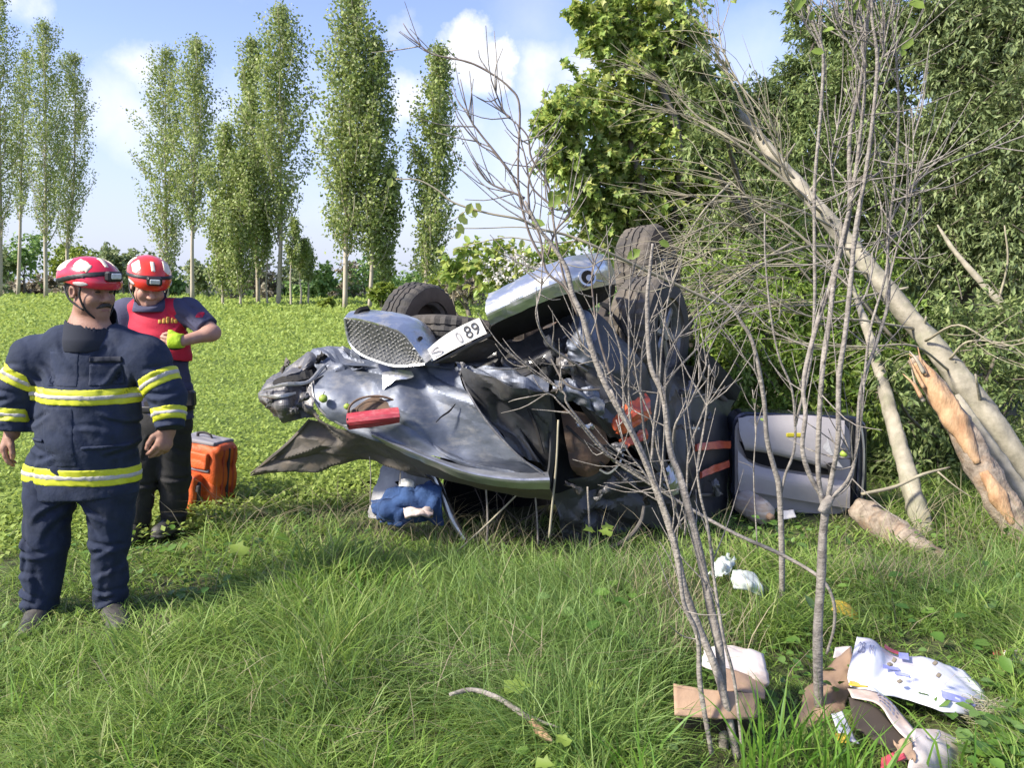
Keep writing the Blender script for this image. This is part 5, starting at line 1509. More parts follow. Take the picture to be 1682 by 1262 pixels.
M_hblack = mat('helmet_band', (.012, .012, .014), .5)
M_cream = mat('cream_reflective', (.80, .74, .58), .45, col2=(.7, .6, .45), vscale=30)
M_vest = mat('red_vest_cloth', (.55, .012, .045), .75, col2=(.46, .008, .035), vscale=8, bump=.25, bscale=160)
M_shirt = mat('navy_shirt_cloth', (.060, .062, .115), .85, col2=(.045, .047, .09), vscale=9, bump=.3, bscale=160)
M_glove = mat('lime_glove', (.47, .68, .02), .7, col2=(.4, .58, .02), vscale=18, bump=.3, bscale=80)
M_glove_d = mat('black_glove_palm', (.02, .022, .02), .8)
M_gold = mat('gold_print', (.62, .38, .06), .6, col2=(.5, .25, .04), vscale=40)
M_lampg = mat('lamp_glass', (.72, .74, .70), .15, col2=(.5, .52, .5), vscale=30, coat=.5)


class Head:
    """head frame: r = wearer's left in the picture sense (screen right when facing us), f = facing, u = up"""
    def __init__(s, c, yaw, tilt, roll=0.0, sc=1.0):
        f = np.array([math.sin(yaw) * math.cos(tilt), -math.cos(yaw) * math.cos(tilt), -math.sin(tilt)])
        r = np.array([math.cos(yaw), math.sin(yaw), 0.0])
        u = np.cross(r, f); u /= np.linalg.norm(u)
        if u[2] < 0: u = -u
        if roll:
            r, u = r * math.cos(roll) + u * math.sin(roll), u * math.cos(roll) - r * math.sin(roll)
        s.c, s.M, s.k = np.array(c, float), np.stack([r, f, u], 1), sc

    def w(s, x, y, z):
        return s.c + s.M @ (np.array([x, y, z]) * s.k)

    def W(s, pts):
        return s.c + (np.asarray(pts) * s.k) @ s.M.T


def head_prims(fd, H, nose=1.0, full=1.0):
    E = lambda c, r, k=.02, op='add': fd.ell(H.w(*c), np.array(r) * H.k, k, op, H.M)
    Cn = lambda a, b, ra, rb, k=.015, op='add': fd.cone(H.w(*a), H.w(*b), ra * H.k, rb * H.k, k, op)
    E((0, -.012, .035), (.076, .096, .088))
    E((0, .022, -.045), (.061 * full, .066, .076), .03)
    E((0, .050, -.092), (.040 * full, .036, .030), .025)      # jaw / chin
    E((0, .072, -.104), (.020, .016, .016), .018)
    for sx in (-1, 1):
        E((sx * .038, .060, -.038), (.026, .028, .026), .02)   # cheekbone
        E((sx * .050 * full, .012, -.070), (.018, .034, .030), .025)   # jaw angle
        E((sx * .079, -.012, -.012), (.010, .020, .031), .006)   # ear
        E((sx * .083, -.008, -.012), (.006, .010, .017), .004, 'sub')
        Cn((sx * .014, .084, .016), (sx * .048, .074, .018), .013, .009, .012)   # brow
        E((sx * .032, .094, -.003), (.018, .014, .011), .010, 'sub')   # eye socket
        E((sx * .014, .094, -.042), (.010, .012, .009), .006)     # nostril wing
        E((sx * .031, .077, -.004), (.016, .012, .012), .003)    # eyeball and lids
    Cn((0, .086, .008), (0, .108 * nose, -.034), .009, .014, .012)
    E((0, .106 * nose, -.039), (.013, .013, .011), .008)
    Cn((-.020, .083, -.071), (.020, .083, -.071), .0075, .0075, .006)
    Cn((-.018, .083, -.082), (.018, .083, -.082), .009, .009, .006)
    Cn((-.024, .0945, -.0765), (.024, .0945, -.0765), .0035, .0035, .004, 'sub')
    Cn((0, -.03, -.07), (0, -.05, -.20), .052, .058, .03)


def head_parts(H, root, body, brow_m, moustache=True, lip=True):
    for sx in (-1, 1):
        fd = Field(H.w(sx * .031, .086, -.004) - .03, H.w(sx * .031, .086, -.004) + .03, .003)
        fd.ell(H.w(sx * .031, .084, -.0045), np.array((.0125, .0075, .0052)) * H.k, 0, 'add', H.M)
        fd.mk('eye', M_eye, body)
        fd = Field(H.w(sx * .031, .09, .014) - .04, H.w(sx * .031, .09, .014) + .04, .003)
        fd.cone(H.w(sx * .013, .096, .013), H.w(sx * .034, .090, .019), .0045, .0045, .003).cone(H.w(sx * .034, .090, .019), H.w(sx * .049, .077, .013), .0045, .003, .003)
        fd.mk('eyebrow', brow_m, body)
    if moustache:
        fd = Field(H.w(0, .095, -.06) - .06, H.w(0, .095, -.06) + .06, .003)
        for sx in (-1, 1):
            fd.cone(H.w(0, .100, -.058), H.w(sx * .018, .094, -.063), .0085, .008, .004).cone(H.w(sx * .018, .094, -.063), H.w(sx * .032, .080, -.074), .008, .004, .004)
        fd.mk('moustache', M_hair, body)
    if lip:
        fd = Field(H.w(0, .09, -.082) - .04, H.w(0, .09, -.082) + .04, .003)
        fd.cone(H.w(-.016, .0865, -.083), H.w(.016, .0865, -.083), .0065, .0065, .003)
        fd.mk('lower_lip', M_lip, body)


def helmet(H, root, m_shell, rear=.0):
    lo, hi = H.c - .24, H.c + .26
    fd = Field(lo, hi, .005)
    E = lambda c, r, k=.02, op='add': fd.ell(H.w(*c), np.array(r) * H.k, k, op, H.M)
    E((0, -.010, .056), (.104, .134, .084), 0)
    E((0, .050, .030), (.092, .090, .060), .03)
    E((0, -.080, .040), (.092, .066, .066), .03)
    for x, w in ((0, .026), (-.058, .020), (.058, .020)):
        fd.cone(H.w(x, .055, .104 - abs(x) * .5), H.w(x, -.085, .098 - abs(x) * .5), w * .9, w, .02)
    shell0 = fd.copy()
    fd.ell(H.w(0, -.006, .02), np.array((.086, .112, .105)) * H.k, 0, 'sub', H.M)
    fd.cut(H.w(0, .06, .014), -(H.M[:, 2] + .10 * H.M[:, 1]))
    shell = fd.mk('helmet', m_shell, root)
    # black elastic band round the shell, reflective flashes, lower rim
    nb = H.M[:, 2] - .22 * H.M[:, 1]
    s2 = shell0.copy(); s2.cut(H.w(0, .06, .010), -(H.M[:, 2] + .10 * H.M[:, 1]))
    s2.slab(H.w(0, 0, .048), nb, .011, .004).mk('band', M_hblack, shell)
    for (c, r) in (((-.070, .045, .125), .028), ((.070, .045, .125), .028), ((-.075, -.07, .12), .030), ((.075, -.07, .12), .030), ((0, .075, .135), .022)):
        f3 = shell0.copy(); f3.D = f3.D - .003
        g = Field(lo, hi, .005)
        hw = np.array((.013 if c[0] == 0 else .020, .040, .05)) * H.k * (r / .03)
        sl, p = g.window(H.w(*c) - .1, H.w(*c) + .1, 0); g.blend(sl, (np.abs((p - H.w(*c)) @ H.M) - hw).max(-1).astype(np.float32), 0, 'add')
        f3.D = np.maximum(np.maximum(f3.D, g.D), -(shell0.D + .006))
        f3.mk('reflective_flash', M_cream, shell)
    for sx in (-1, 1):
        f3 = shell0.copy(); f3.D = f3.D - .003
        g = Field(lo, hi, .005); g.ell(H.w(sx * .095, .06, .028), np.array((.03, .04, .010)) * H.k, 0, 'add', H.M)
        f3.D = np.maximum(np.maximum(f3.D, g.D), -(shell0.D + .006))
        f3.mk('reflective_flash', M_silv, shell)
    # head torch
    hb = MB(); hb.add(*box(H.w(0, .146, .066), np.array((.070, .034, .042)) * H.k, H.M, .008)); lampo = hb.mk('head_torch', M_hblack, shell, smooth=False)
    hb = MB(); hb.add(*box(H.w(0, .160, .068), np.array((.050, .014, .026)) * H.k, H.M, .005)); hb.mk('torch_glass', M_lampg, shell, smooth=False)
    # chin strap
    for sx in (-1, 1):
        mb = MB()
        mb.add(*tube(H.W([(sx * .082, .045, .015), (sx * .080, .038, -.03), (sx * .062, .050, -.085), (sx * .025, .066, -.122), (0, .068, -.124)]), .0055, 6, 16, flat=.5))
        mb.add(*tube(H.W([(sx * .088, -.055, .01), (sx * .086, -.02, -.045), (sx * .066, .044, -.085)]), .005, 6, 12, flat=.5))
        mb.mk('chin_strap', M_hblack, shell)
    return shell


def hand(fd, wrist, knuck, side, palm_n, curl=.5, sc=1.0, spread=1.0):
    """palm and five fingers: wrist -> knuckles direction, side = towards the thumb, palm_n = palm normal"""
    w, k = np.array(wrist, float), np.array(knuck, float)
    d = (k - w) / np.linalg.norm(k - w)
    s_ = np.array(side, float); s_ -= d * s_.dot(d); s_ /= np.linalg.norm(s_)
    n = np.array(palm_n, float); n -= d * n.dot(d); n -= s_ * n.dot(s_); n /= np.linalg.norm(n)
    fd.cone(w, w + (k - w) * .9, .028 * sc, .036 * sc, .02, sq=(n, .62))
    fd.cone(w + (k - w) * .5 + s_ * .015 * sc, k - d * .008 + s_ * .014 * sc, .022 * sc, .022 * sc, .02, sq=(n, .7))
    for i, L in enumerate((.070, .080, .076, .060)):
        off = (1.5 - i) * .0195 * sc
        p = k + s_ * off - d * (.004 * abs(i - 1.3)) * sc
        a = curl * (.8 + .12 * i)
        dd = d
        for seg, (fl, r0, r1) in enumerate(((.46, .0105, .0098), (.31, .0098, .0090), (.25, .0090, .0076))):
            ang = a * (.75 + .55 * seg)
            dd = d * math.cos(ang) + n * math.sin(ang) + s_ * (off * 1.2 * spread)
            dd = dd / np.linalg.norm(dd)
            q = p + dd * (L * fl * sc * 1.05)
            fd.cone(p, q, r0 * sc, r1 * sc, .004)
            p = q
    tb_ = w + (k - w) * .28 + s_ * .026 * sc
    t1 = tb_ + (d * .6 + s_ * .55 + n * .45) / 1.0 * .038 * sc
    t2 = t1 + (d * .85 + s_ * .05 + n * .5) * .032 * sc
    t3 = t2 + (d * .9 - s_ * .15 + n * .4) * .022 * sc
    fd.cone(tb_, t1, .016 * sc, .0125 * sc, .010).cone(t1, t2, .0125 * sc, .011 * sc, .004).cone(t2, t3, .011 * sc, .009 * sc, .004)


# ------------------------------------------------------------------ front rescuer: turnout coat
Y1 = 3.6
q1 = lambda px, py, dy=0.0: np.array(P(px, py, Y1 + dy))
mpp = Y1 / F_PX
man1 = thing('person', (q1(120, 1000)[0], Y1, 0), 'rescuer in dark navy coat with yellow bands and red helmet, standing front left', 'person')
ZG = 0.0
H1 = Head(q1(150, 475, .0), R(63), R(5), R(0), 1.05)
lo1, hi1 = q1(-45, 1060, -.34), q1(345, 405, .34)
lo1[2] = -.02
fb = Field(lo1, hi1, .0064)
head_prims(fb, H1, 1.0, 1.08)
fb.cone(q1(150, 560), q1(140, 740), .12, .14, .05, sq=((0, 1, 0), .7))
fb.cone(q1(140, 720), q1(134, 760), .13, .11, .05, sq=((0, 1, 0), .7))
for pts, rr in (([(62, 592), (28, 640), (20, 712)], (.045, .045, .034)), ([(236, 592), (272, 646), (276, 708)], (.045, .045, .034)),
                ([(92, 800), (76, 905), (68, 985)], (.07, .05, .04)), ([(178, 800), (180, 905), (181, 985)], (.07, .05, .04))):
    p3 = [q1(*p) for p in pts]
    fb.cone(p3[0], p3[1], rr[0], rr[1], .03).cone(p3[1], p3[2], rr[1], rr[2], .02)
fb.cone(q1(145, 580), q1(62, 590), .06, .045, .04).cone(q1(155, 580), q1(238, 590), .06, .045, .04)
hand(fb, q1(18, 712), q1(6, 736, -.02), (.55, -.75, .1), (.8, .5, 0), .75, 1.12)
hand(fb, q1(275, 708), q1(270, 730, -.03), (-.45, -.85, 0), (-.75, .6, 0), .8, 1.12)
body1 = fb.mk('body', M_skin, man1)
head_parts(H1, man1, body1, M_hair_d)
# stubble shade is skin detail; the ear-side hair shows under the rim
fh = Field(H1.c - .16, H1.c + .16, .004)
fh.ell(H1.w(0, -.035, .02), np.array((.081, .082, .075)) * H1.k, 0, 'add', H1.M)
fh.cut(H1.w(0, .02, -.03), -H1.M[:, 2]).cut(H1.w(0, .02, 0), H1.M[:, 1])
fh.mk('hair', MATS['grey_moustache'], body1)
helmet(H1, man1, M_helm1)

# coat
fc = Field(lo1, hi1, .007)
sqd = ((0, 1, 0), .66)
fc.cone(q1(112, 572, .02), q1(184, 572, .02), .100, .100, .05, sq=((0, 1, 0), .9)).cone(q1(112, 568, .02), q1(58, 590, .02), .088, .098, .05).cone(q1(184, 568, .02), q1(238, 590, .02), .088, .098, .05).cone(q1(72, 596, .02), q1(226, 596, .02), .088, .088, .04, sq=((0, 1, 0), .9))
fc.cone(q1(148, 612), q1(147, 640), .16, .2, .06, sq=((0, 1, 0), .8)).cone(q1(148, 652), q1(145, 690), .214, .226, .06, sq=((0, 1, 0), .54))
fc.cone(q1(145, 690), q1(136, 775), .226, .252, .06, sq=((0, 1, 0), .54))
fc.cone(q1(136, 775), q1(134, 800), .252, .264, .03, sq=((0, 1, 0), .54))
fc.ell(q1(140, 715, -.05), (.19, .12, .20), .06)
fc.cone(q1(148, 572, .02), q1(150, 590, .01), .08, .11, .05)
ARM_L = [q1(54, 592, .02), q1(26, 640, -.01), q1(20, 705, -.05)]
ARM_R = [q1(242, 592, .02), q1(274, 648, .0), q1(279, 700, -.05)]
for A_ in (ARM_L, ARM_R):
    fc.cone(A_[0], A_[1], .096, .080, .05).cone(A_[1], A_[2], .080, .062, .03)
fc.folds(.006, 15, 3, (.9, 0, .9)).folds(.003, 34, 4, (1.2, .2, .5))
for (x0_, y0_, x1_, y1_, am) in ((84, 600, 112, 630, .012), (70, 612, 96, 655, .010), (215, 600, 186, 632, .012), (228, 615, 205, 650, .010), (58, 690, 112, 676, .012), (52, 716, 100, 738, .012), (238, 690, 190, 678, .012), (240, 718, 196, 742, .010),
                                (8, 640, 44, 652, .012), (4, 662, 46, 656, .010), (10, 610, 50, 600, .010), (254, 650, 298, 640, .012), (256, 664, 300, 668, .010), (252, 610, 290, 596, .010), (110, 560, 140, 590, .007), (190, 565, 172, 590, .007), (150, 690, 210, 704, .007), (60, 750, 130, 742, .008),
                                (70, 800, 90, 740, .008), (225, 800, 212, 750, .008), (120, 668, 150, 700, .006), (12, 690, 44, 684, .008), (262, 690, 300, 684, .008)):
    fc.crease(q1(x0_, y0_), q1(x1_, y1_), am, .011)
fc.cut(q1(134, 812), (0.04, 0, -1))
for A_ in (ARM_L, ARM_R):
    d = A_[2] - A_[1]; d /= np.linalg.norm(d)
    e = A_[2] + d * .012
    sl, p = fc.window(e - .13, e + .13, 0)
    g = (p - e) @ d
    near = np.linalg.norm(p - e, axis=-1) < .125
    cur = fc.D[sl]; fc.D[sl] = np.where(near & (g > -.03), np.maximum(cur, g.astype(np.float32)), cur)
# neck opening
fc.cone(H1.w(0, -.03, -.08), H1.w(0, -.03, -.22) , .085, .062, .01, 'sub')
coat0 = fc.copy()
coat = fc.mk('coat', M_coat, man1)
Zh = lambda py: q1(100, py)[2]


def band(f0, name_parent, c, nrm, half, box_lo=None, box_hi=None):
    cc = np.array(c, float); ext = np.array([.5, .5, .2])
    f0 = f0.crop(np.maximum(cc - ext, box_lo), np.minimum(cc + ext, box_hi))
    for nm, hf, off, mm in (('reflective_band', half, .005, M_hiviz), ('band_stripe', half * .30, .0085, M_silv)):
        b = f0.slab(c, nrm, hf, off)
        if box_lo is not None: b.within(box_lo, box_hi)
        b.mk(nm, mm, name_parent)


xl, xr = q1(58, 640)[0], q1(239, 640)[0]
band(coat0, coat, q1(148, 646), (.02, 0, 1), .036, (xl, Y1 - .5, 0), (xr, Y1 + .5, 3))
band(coat0, coat, q1(134, 774), (.03, 0, 1), .040, (q1(28, 700)[0], Y1 - .5, 0), (q1(243, 700)[0], Y1 + .5, 3))
for A_, xa, xb in ((ARM_L, -60, 60), (ARM_R, 236, 330)):
    d1 = A_[1] - A_[0]; d2 = A_[2] - A_[1]
    bl, bh = (q1(xa, 600)[0], Y1 - .5, 0), (q1(xb, 600)[0], Y1 + .5, 3)
    band(coat0, coat, A_[0] + d1 * .62, d1, .034, bl, bh)
    bl2 = (q1(-60 if xa < 0 else 251, 600)[0], Y1 - .5, 0); bh2 = (q1(49 if xa < 0 else 330, 600)[0], Y1 + .5, 3)
    band(coat0, coat, A_[1] + d2 * .66, d2, .030, bl2, bh2)
# collar, front placket, pocket flaps, hem
fcol = Field(q1(80, 590, -.22), q1(230, 495, .25), .005)
fcol.cone(q1(148, 522, .015), q1(148, 560, .005), .112, .132, .02)
fcol.cone(q1(151, 500, .0), q1(148, 575, .0), .096, .112, .004, 'sub')
fcol.cut(q1(150, 511, 0), (.05, -.55, 1)).cut(q1(150, 566), (0, .25, -1))
fcol.cone(q1(174, 500, -.18), q1(168, 556, -.15), .075, .022, .01, 'sub')
fcol.mk('collar', M_coat_seam, coat)


def panel_on(f0, lo, hi, off, nm, mm, parent):
    f0 = f0.crop(lo, hi); b = f0.copy(); b.D = np.maximum(b.D - off, -(f0.D + .01)); b.within(lo, hi); return b.mk(nm, mm, parent)


pk = lambda x0, y0, x1, y1: ((q1(x0, y1)[0], Y1 - .6, q1(x0, y1)[2]), (q1(x1, y0)[0], Y1 - .02, q1(x1, y0)[2]))
panel_on(coat0, *pk(103, 575, 152, 630), .0035, 'placket', M_coat, coat)
panel_on(coat0, *pk(103, 662, 150, 756), .0035, 'placket', M_coat, coat)
panel_on(coat0, *pk(168, 583, 216, 592), .012, 'pocket_flap', M_coat_seam, coat)
panel_on(coat0, *pk(170, 594, 214, 628), .006, 'chest_pocket', M_coat, coat)
panel_on(coat0, *pk(165, 722, 228, 728), .010, 'pocket_flap', M_coat, coat)
panel_on(coat0, *pk(62, 712, 98, 718), .010, 'pocket_flap', M_coat, coat)
# trousers
ft = Field(lo1, hi1, .009)
LL = [q1(86, 800, .0), q1(74, 895, -.03), q1(66, 1002, -.05)]
LR = [q1(182, 800, .0), q1(181, 890, .0), q1(181, 1000, .0)]
ft.cone(q1(134, 730), q1(134, 755), .18, .20, .04, sq=((0, 1, 0), .72))
for A_, r in ((LL, (.116, .093, .076)), (LR, (.116, .089, .070))):
    ft.cone(A_[0], A_[1], r[0], r[1], .035).cone(A_[1], A_[2], r[1], r[2], .03)
ft.folds(.007, 17, 8, (1.3, 0, .7)).folds(.004, 40, 5, (1.0, 0, .8))
for (x0_, y0_, x1_, y1_, am) in ((122, 815, 78, 850, .013), (145, 815, 190, 852, .013), (120, 832, 92, 880, .010), (148, 832, 172, 880, .010), (42, 880, 96, 900, .012), (46, 905, 104, 892, .010), (152, 880, 206, 898, .012), (154, 906, 208, 894, .010),
                                (42, 960, 92, 972, .012), (44, 984, 90, 976, .012), (40, 940, 86, 930, .009), (158, 960, 206, 972, .012), (160, 986, 204, 978, .012), (162, 938, 206, 930, .009), (60, 830, 56, 960, .007), (200, 830, 198, 960, .007), (82, 910, 74, 990, .006), (180, 910, 182, 990, .006)):
    ft.crease(q1(x0_, y0_), q1(x1_, y1_), am, .011)
ft.cut((0, 0, .075), (0, 0, -1))
ft.mk('trousers', M_trous, man1)
# boots
for (h_, t_, z) in ((q1(66, 1000, -.05), q1(40, 1000, -.27), 0), (q1(182, 1000, .02), q1(194, 1000, -.20), 0)):
    fo = Field(np.minimum(h_, t_) - .16, np.maximum(h_, t_) + .16, .006)
    hz_ = np.array([h_[0], h_[1], .0]); tz = np.array([t_[0], t_[1], .0])
    fo.cone(hz_ + [0, 0, .20], hz_ + [0, 0, .07], .062, .066, .03)
    fo.cone(hz_ + [0, 0, .055], tz + [0, 0, .045], .058, .050, .03, sq=((0, 0, 1), .85))
    fo.cone(hz_ + [0, 0, .02], tz + [0, 0, .02], .064, .056, .01, sq=((0, 0, 1), .35))
    fo.cut((0, 0, .004), (0, 0, -1))
    fo.mk('boot', M_boot, man1)

# ------------------------------------------------------------------ second rescuer: red vest, looking down
Y2 = 4.85
q2 = lambda px, py, dy=0.0: np.array(P(px, py, Y2 + dy))
man2 = thing('person', (q2(250, 880)[0], Y2, 0), 'rescuer in red vest and orange red helmet looking down at his lime glove', 'person')
H2 = Head(q2(245, 466, -.02), R(32), R(20), R(-3), 1.18)
lo2, hi2 = q2(150, 920, -.36), q2(395, 400, .34); lo2[2] = -.02
fb = Field(lo2, hi2, .0066)
head_prims(fb, H2, 1.0, 1.02)
fb.cone(q2(250, 530, .04), q2(258, 650), .12, .12, .05, sq=((0, 1, 0), .7))
fb.cone(q2(255, 525, .03), q2(318, 508, .03), .06, .05, .04).cone(q2(248, 525, .03), q2(196, 512, .03), .06, .05, .04)
fb.cone(q2(320, 512, .02), q2(349, 546, -.06), .05, .044, .03).cone(q2(350, 547, -.06), q2(298, 561, -.20), .045, .030, .02)
fb.ell(q2(344, 548, -.08), (.045, .05, .045), .03)
fb.cone(q2(196, 515, .02), q2(190, 575, -.06), .048, .04, .03).cone(q2(190, 575, -.06), q2(240, 600, -.20), .04, .03, .02)
hand(fb, q2(296, 561, -.20), q2(283, 563, -.22), (0, -.3, 1), (-.2, 1, 0), .7, 1.0)
hand(fb, q2(240, 600, -.20), q2(256, 598, -.22), (0, -.3, 1), (.2, 1, 0), .7, 1.0)
for pts in ([(248, 690, 0), (232, 790, 0), (222, 880, 0)], [(284, 695, 0), (287, 780, .05), (284, 868, .1)]):
    p3 = [q2(*p) for p in pts]
    fb.cone(p3[0], p3[1], .07, .05, .03).cone(p3[1], p3[2], .05, .04, .02)
fb.cone(q2(258, 640), q2(264, 700), .12, .12, .05, sq=((0, 1, 0), .7))
body2 = fb.mk('body', M_skin2, man2)
head_parts(H2, man2, body2, M_hair_d, moustache=False)
fh = Field(H2.c - .16, H2.c + .16, .004)
fh.ell(H2.w(0, -.03, .02), np.array((.080, .082, .078)) * H2.k, 0, 'add', H2.M)
fh.cut(H2.w(0, .02, -.05), -H2.M[:, 2]).cut(H2.w(0, .02, 0), H2.M[:, 1])
fh.mk('hair', M_hair_d, body2)
helmet(H2, man2, M_helm2)
# shirt (sleeves and collar) and vest
fs = Field(lo2, hi2, .008)
fs.cone(q2(214, 512, .03), q2(300, 512, .03), .085, .085, .04, sq=((0, 1, 0), .95))
fs.cone(q2(256, 562, .02), q2(262, 640, .0), .185, .19, .05, sq=((0, 1, 0), .62))
fs.cone(q2(262, 640, .0), q2(268, 690, .0), .19, .19, .05, sq=((0, 1, 0), .66))
SL = [q2(312, 512, .03), q2(342, 540, -.045)]
fs.cone(SL[0], SL[1], .078, .068, .04)
fs.cone(q2(204, 514, .03), q2(192, 560, -.04), .078, .066, .04)
fs.folds(.007, 26, 12, (.5, 0, 1))
d = SL[1] - SL[0]; d /= np.linalg.norm(d); e = SL[1] - d * .005
sl, p = fs.window(e - .11, e + .11, 0)
near = np.linalg.norm(p - e, axis=-1) < .105
fs.D[sl] = np.where(near, np.maximum(fs.D[sl], ((p - e) @ d).astype(np.float32)), fs.D[sl])
for (x0_, y0_, x1_, y1_, am) in ((312, 500, 345, 528, .008), (318, 520, 338, 548, .008), (290, 600, 312, 590, .010), (285, 620, 314, 632, .010), (270, 640, 312, 655, .009)):
    fs.crease(q2(x0_, y0_), q2(x1_, y1_), am, .010)
fs.cut(q2(262, 688), (0, 0, -1))
fs.cone(H2.w(0, -.03, -.09), H2.w(0, -.02, -.22), .072, .05, .01, 'sub')
shirt0 = fs.copy()
shirt = fs.mk('shirt', M_shirt, man2)
fv = Field(lo2, hi2, .007)
fv.cone(q2(228, 512, .03), q2(290, 512, .03), .086, .086, .04, sq=((0, 1, 0), 1.0))
fv.cone(q2(256, 540, .02), q2(258, 550, .02), .13, .15, .05, sq=((0, 1, 0), .9)).cone(q2(257, 558, .02), q2(261, 585, .0), .195, .20, .05, sq=((0, 1, 0), .66))
fv.folds(.004, 26, 15, (.2, 0, 1))
for (x0_, y0_, x1_, y1_, am) in ((310, 530, 285, 560, .008), (205, 530, 240, 565, .008), (300, 560, 262, 572, .007), (270, 500, 285, 530, .005)):
    fv.crease(q2(x0_, y0_), q2(x1_, y1_), am, .010)
fv.cut(q2(258, 580), (-.25, 0, -1))
fv.cut(q2(327, 540), (1, 0, .18)).cut(q2(193, 540), (-1, 0, .1))
fv.cone(q2(247, 490, -.16), q2(258, 520, -.20), .06, .004, .006, 'sub').cone(q2(246, 488, .0), q2(248, 496, -.2), .07, .06, .006, 'sub')
vest0 = fv.copy()
vest = fv.mk('vest', M_vest, man2)
fcol = Field(q2(195, 530, -.22), q2(310, 470, .22), .005)
fcol.cone(q2(247, 488, .03), q2(250, 508, .0), .088, .112, .02)
fcol.cone(q2(247, 478, .0), q2(248, 515, .0), .070, .080, .004, 'sub')
fcol.cut(q2(248, 490, 0), (0, -.55, 1)).cut(q2(248, 512), (0, 0, -1)).cone(q2(248, 484, -.16), q2(258, 516, -.14), .062, .012, .01, 'sub')
fcol.mk('collar', M_shirt, shirt)
# gold wing emblem on the vest
for k in range(5):
    a = (k - 2) / 2.0
    x0, x1 = 270 + (k * 5.4), 274.6 + (k * 5.4)
    top = 519 + abs(a) * 5; bot = 531
    panel_on(vest0, (q2(x0, bot)[0], Y2 - .5, q2(x0, bot)[2]), (q2(x1, top)[0], Y2 - .02, q2(x1, top)[2]), .004, 'emblem_feather', M_gold, vest)
# shoulder flash on the sleeve
panel_on(shirt0, (q2(330, 530)[0], Y2 - .5, q2(330, 521)[2]), (q2(342, 530)[0], Y2 + .3, q2(330, 512)[2]), .004, 'sleeve_flash', M_vest, shirt)
# glove
fg = Field(q2(262, 595, -.36), q2(312, 540, -.08), .004)
fg.cone(q2(300, 560, -.19), q2(292, 562, -.205), .042, .044, .01)
hand(fg, q2(296, 561, -.20), q2(283, 563, -.22), (0, -.3, 1), (-.2, 1, 0), .7, 1.22)
g0 = fg.copy()
up_ = fg.copy().cut(q2(285, 567), (0, 0, -1)); up_.mk('glove', M_glove, man2)
dn_ = g0.cut(q2(285, 567.2), (0, 0, 1)); dn_.mk('glove_palm', M_glove_d, man2)
# trousers, belt, boots
ft = Field(lo2, hi2, .009)
L1_ = [q2(248, 695), q2(232, 790), q2(222, 892, .0)]
L2_ = [q2(284, 695), q2(287, 780, .05), q2(284, 872, .1)]
ft.cone(q2(264, 655), q2(266, 690), .165, .175, .04, sq=((0, 1, 0), .75))
for A_, r in ((L1_, (.11, .09, .07)), (L2_, (.11, .095, .072))):
    ft.cone(A_[0], A_[1], r[0], r[1], .03).cone(A_[1], A_[2], r[1], r[2], .03)
ft.folds(.006, 26, 18, (1.0, 0, .7))
for (x0_, y0_, x1_, y1_, am) in ((262, 710, 240, 750, .010), (272, 712, 300, 745, .010), (225, 790, 255, 800, .011), (270, 780, 305, 792, .011), (212, 850, 240, 862, .011), (272, 840, 300, 852, .011)):
    ft.crease(q2(x0_, y0_), q2(x1_, y1_), am, .011)
ft.mk('trousers', M_blackcl, man2)
fb_ = shirt0.slab(q2(264, 668), (0, 0, 1), .022, .010); fb_.mk('belt', M_hblack, man2)
mb = MB(); mb.add(*box(q2(314, 655, -.06), (.05, .06, .10), None, .012)); mb.mk('radio_pouch', M_hblack, man2, smooth=False)
for (h_, t_) in ((q2(222, 888), q2(212, 906, -.16)), (q2(285, 872, .1), q2(262, 884, -.06))):
    hz_ = np.array([h_[0], h_[1], .0]); tz = np.array([t_[0], t_[1], .0])
    fo = Field(np.minimum(hz_, tz) - .12, np.maximum(hz_, tz) + .26, .006)
    fo.cone(hz_ + [0, 0, .19], hz_ + [0, 0, .07], .058, .062, .03)
    fo.cone(hz_ + [0, 0, .055], tz + [0, 0, .045], .056, .048, .03, sq=((0, 0, 1), .85))
    fo.cone(hz_ + [0, 0, .02], tz + [0, 0, .02], .062, .054, .01, sq=((0, 0, 1), .35))
    fo.cut((0, 0, .004), (0, 0, -1))
    fo.mk('boot', M_boot, man2)
# ================================================================== saplings and fallen trunks
M_sap = mat('sapling_bark', (.36, .325, .28), .85, col2=(.17, .15, .13), vscale=24, bump=.7, bscale=70, dirt=(.11, .095, .08), dscale=16, damt=.7, stretch=(1, 1, 1.6))
M_sap_d = mat('dark_twig_bark', (.15, .115, .095), .85, col2=(.24, .20, .17), vscale=20)
M_pale = mat('pale_trunk_bark', (.40, .36, .28), .85, col2=(.21, .19, .14), vscale=9, bump=.6, bscale=25, dirt=(.20, .21, .12), dscale=3, damt=.6)
M_drytwig = mat('dry_twig', (.40, .36, .25), .85, col2=(.24, .21, .15), vscale=8)
M_wood = mat('split_wood', (.55, .36, .20), .75, col2=(.33, .18, .09), vscale=16, bump=.8, bscale=50, dirt=(.26, .2, .14), dscale=9, damt=.7, stretch=(1, 1, .4))
M_stripped = mat('stripped_trunk', (.36, .30, .235), .85, col2=(.13, .10, .075), vscale=16, bump=1.0, bscale=40, dirt=(.36, .22, .12), dscale=9, damt=.55)
M_freshleaf = mat('fresh_leaf', (.2, .3, .04), .5, island=[(.14, .22, .03), (.20, .29, .05), (.26, .33, .07)], transl=.35, spec=.4)


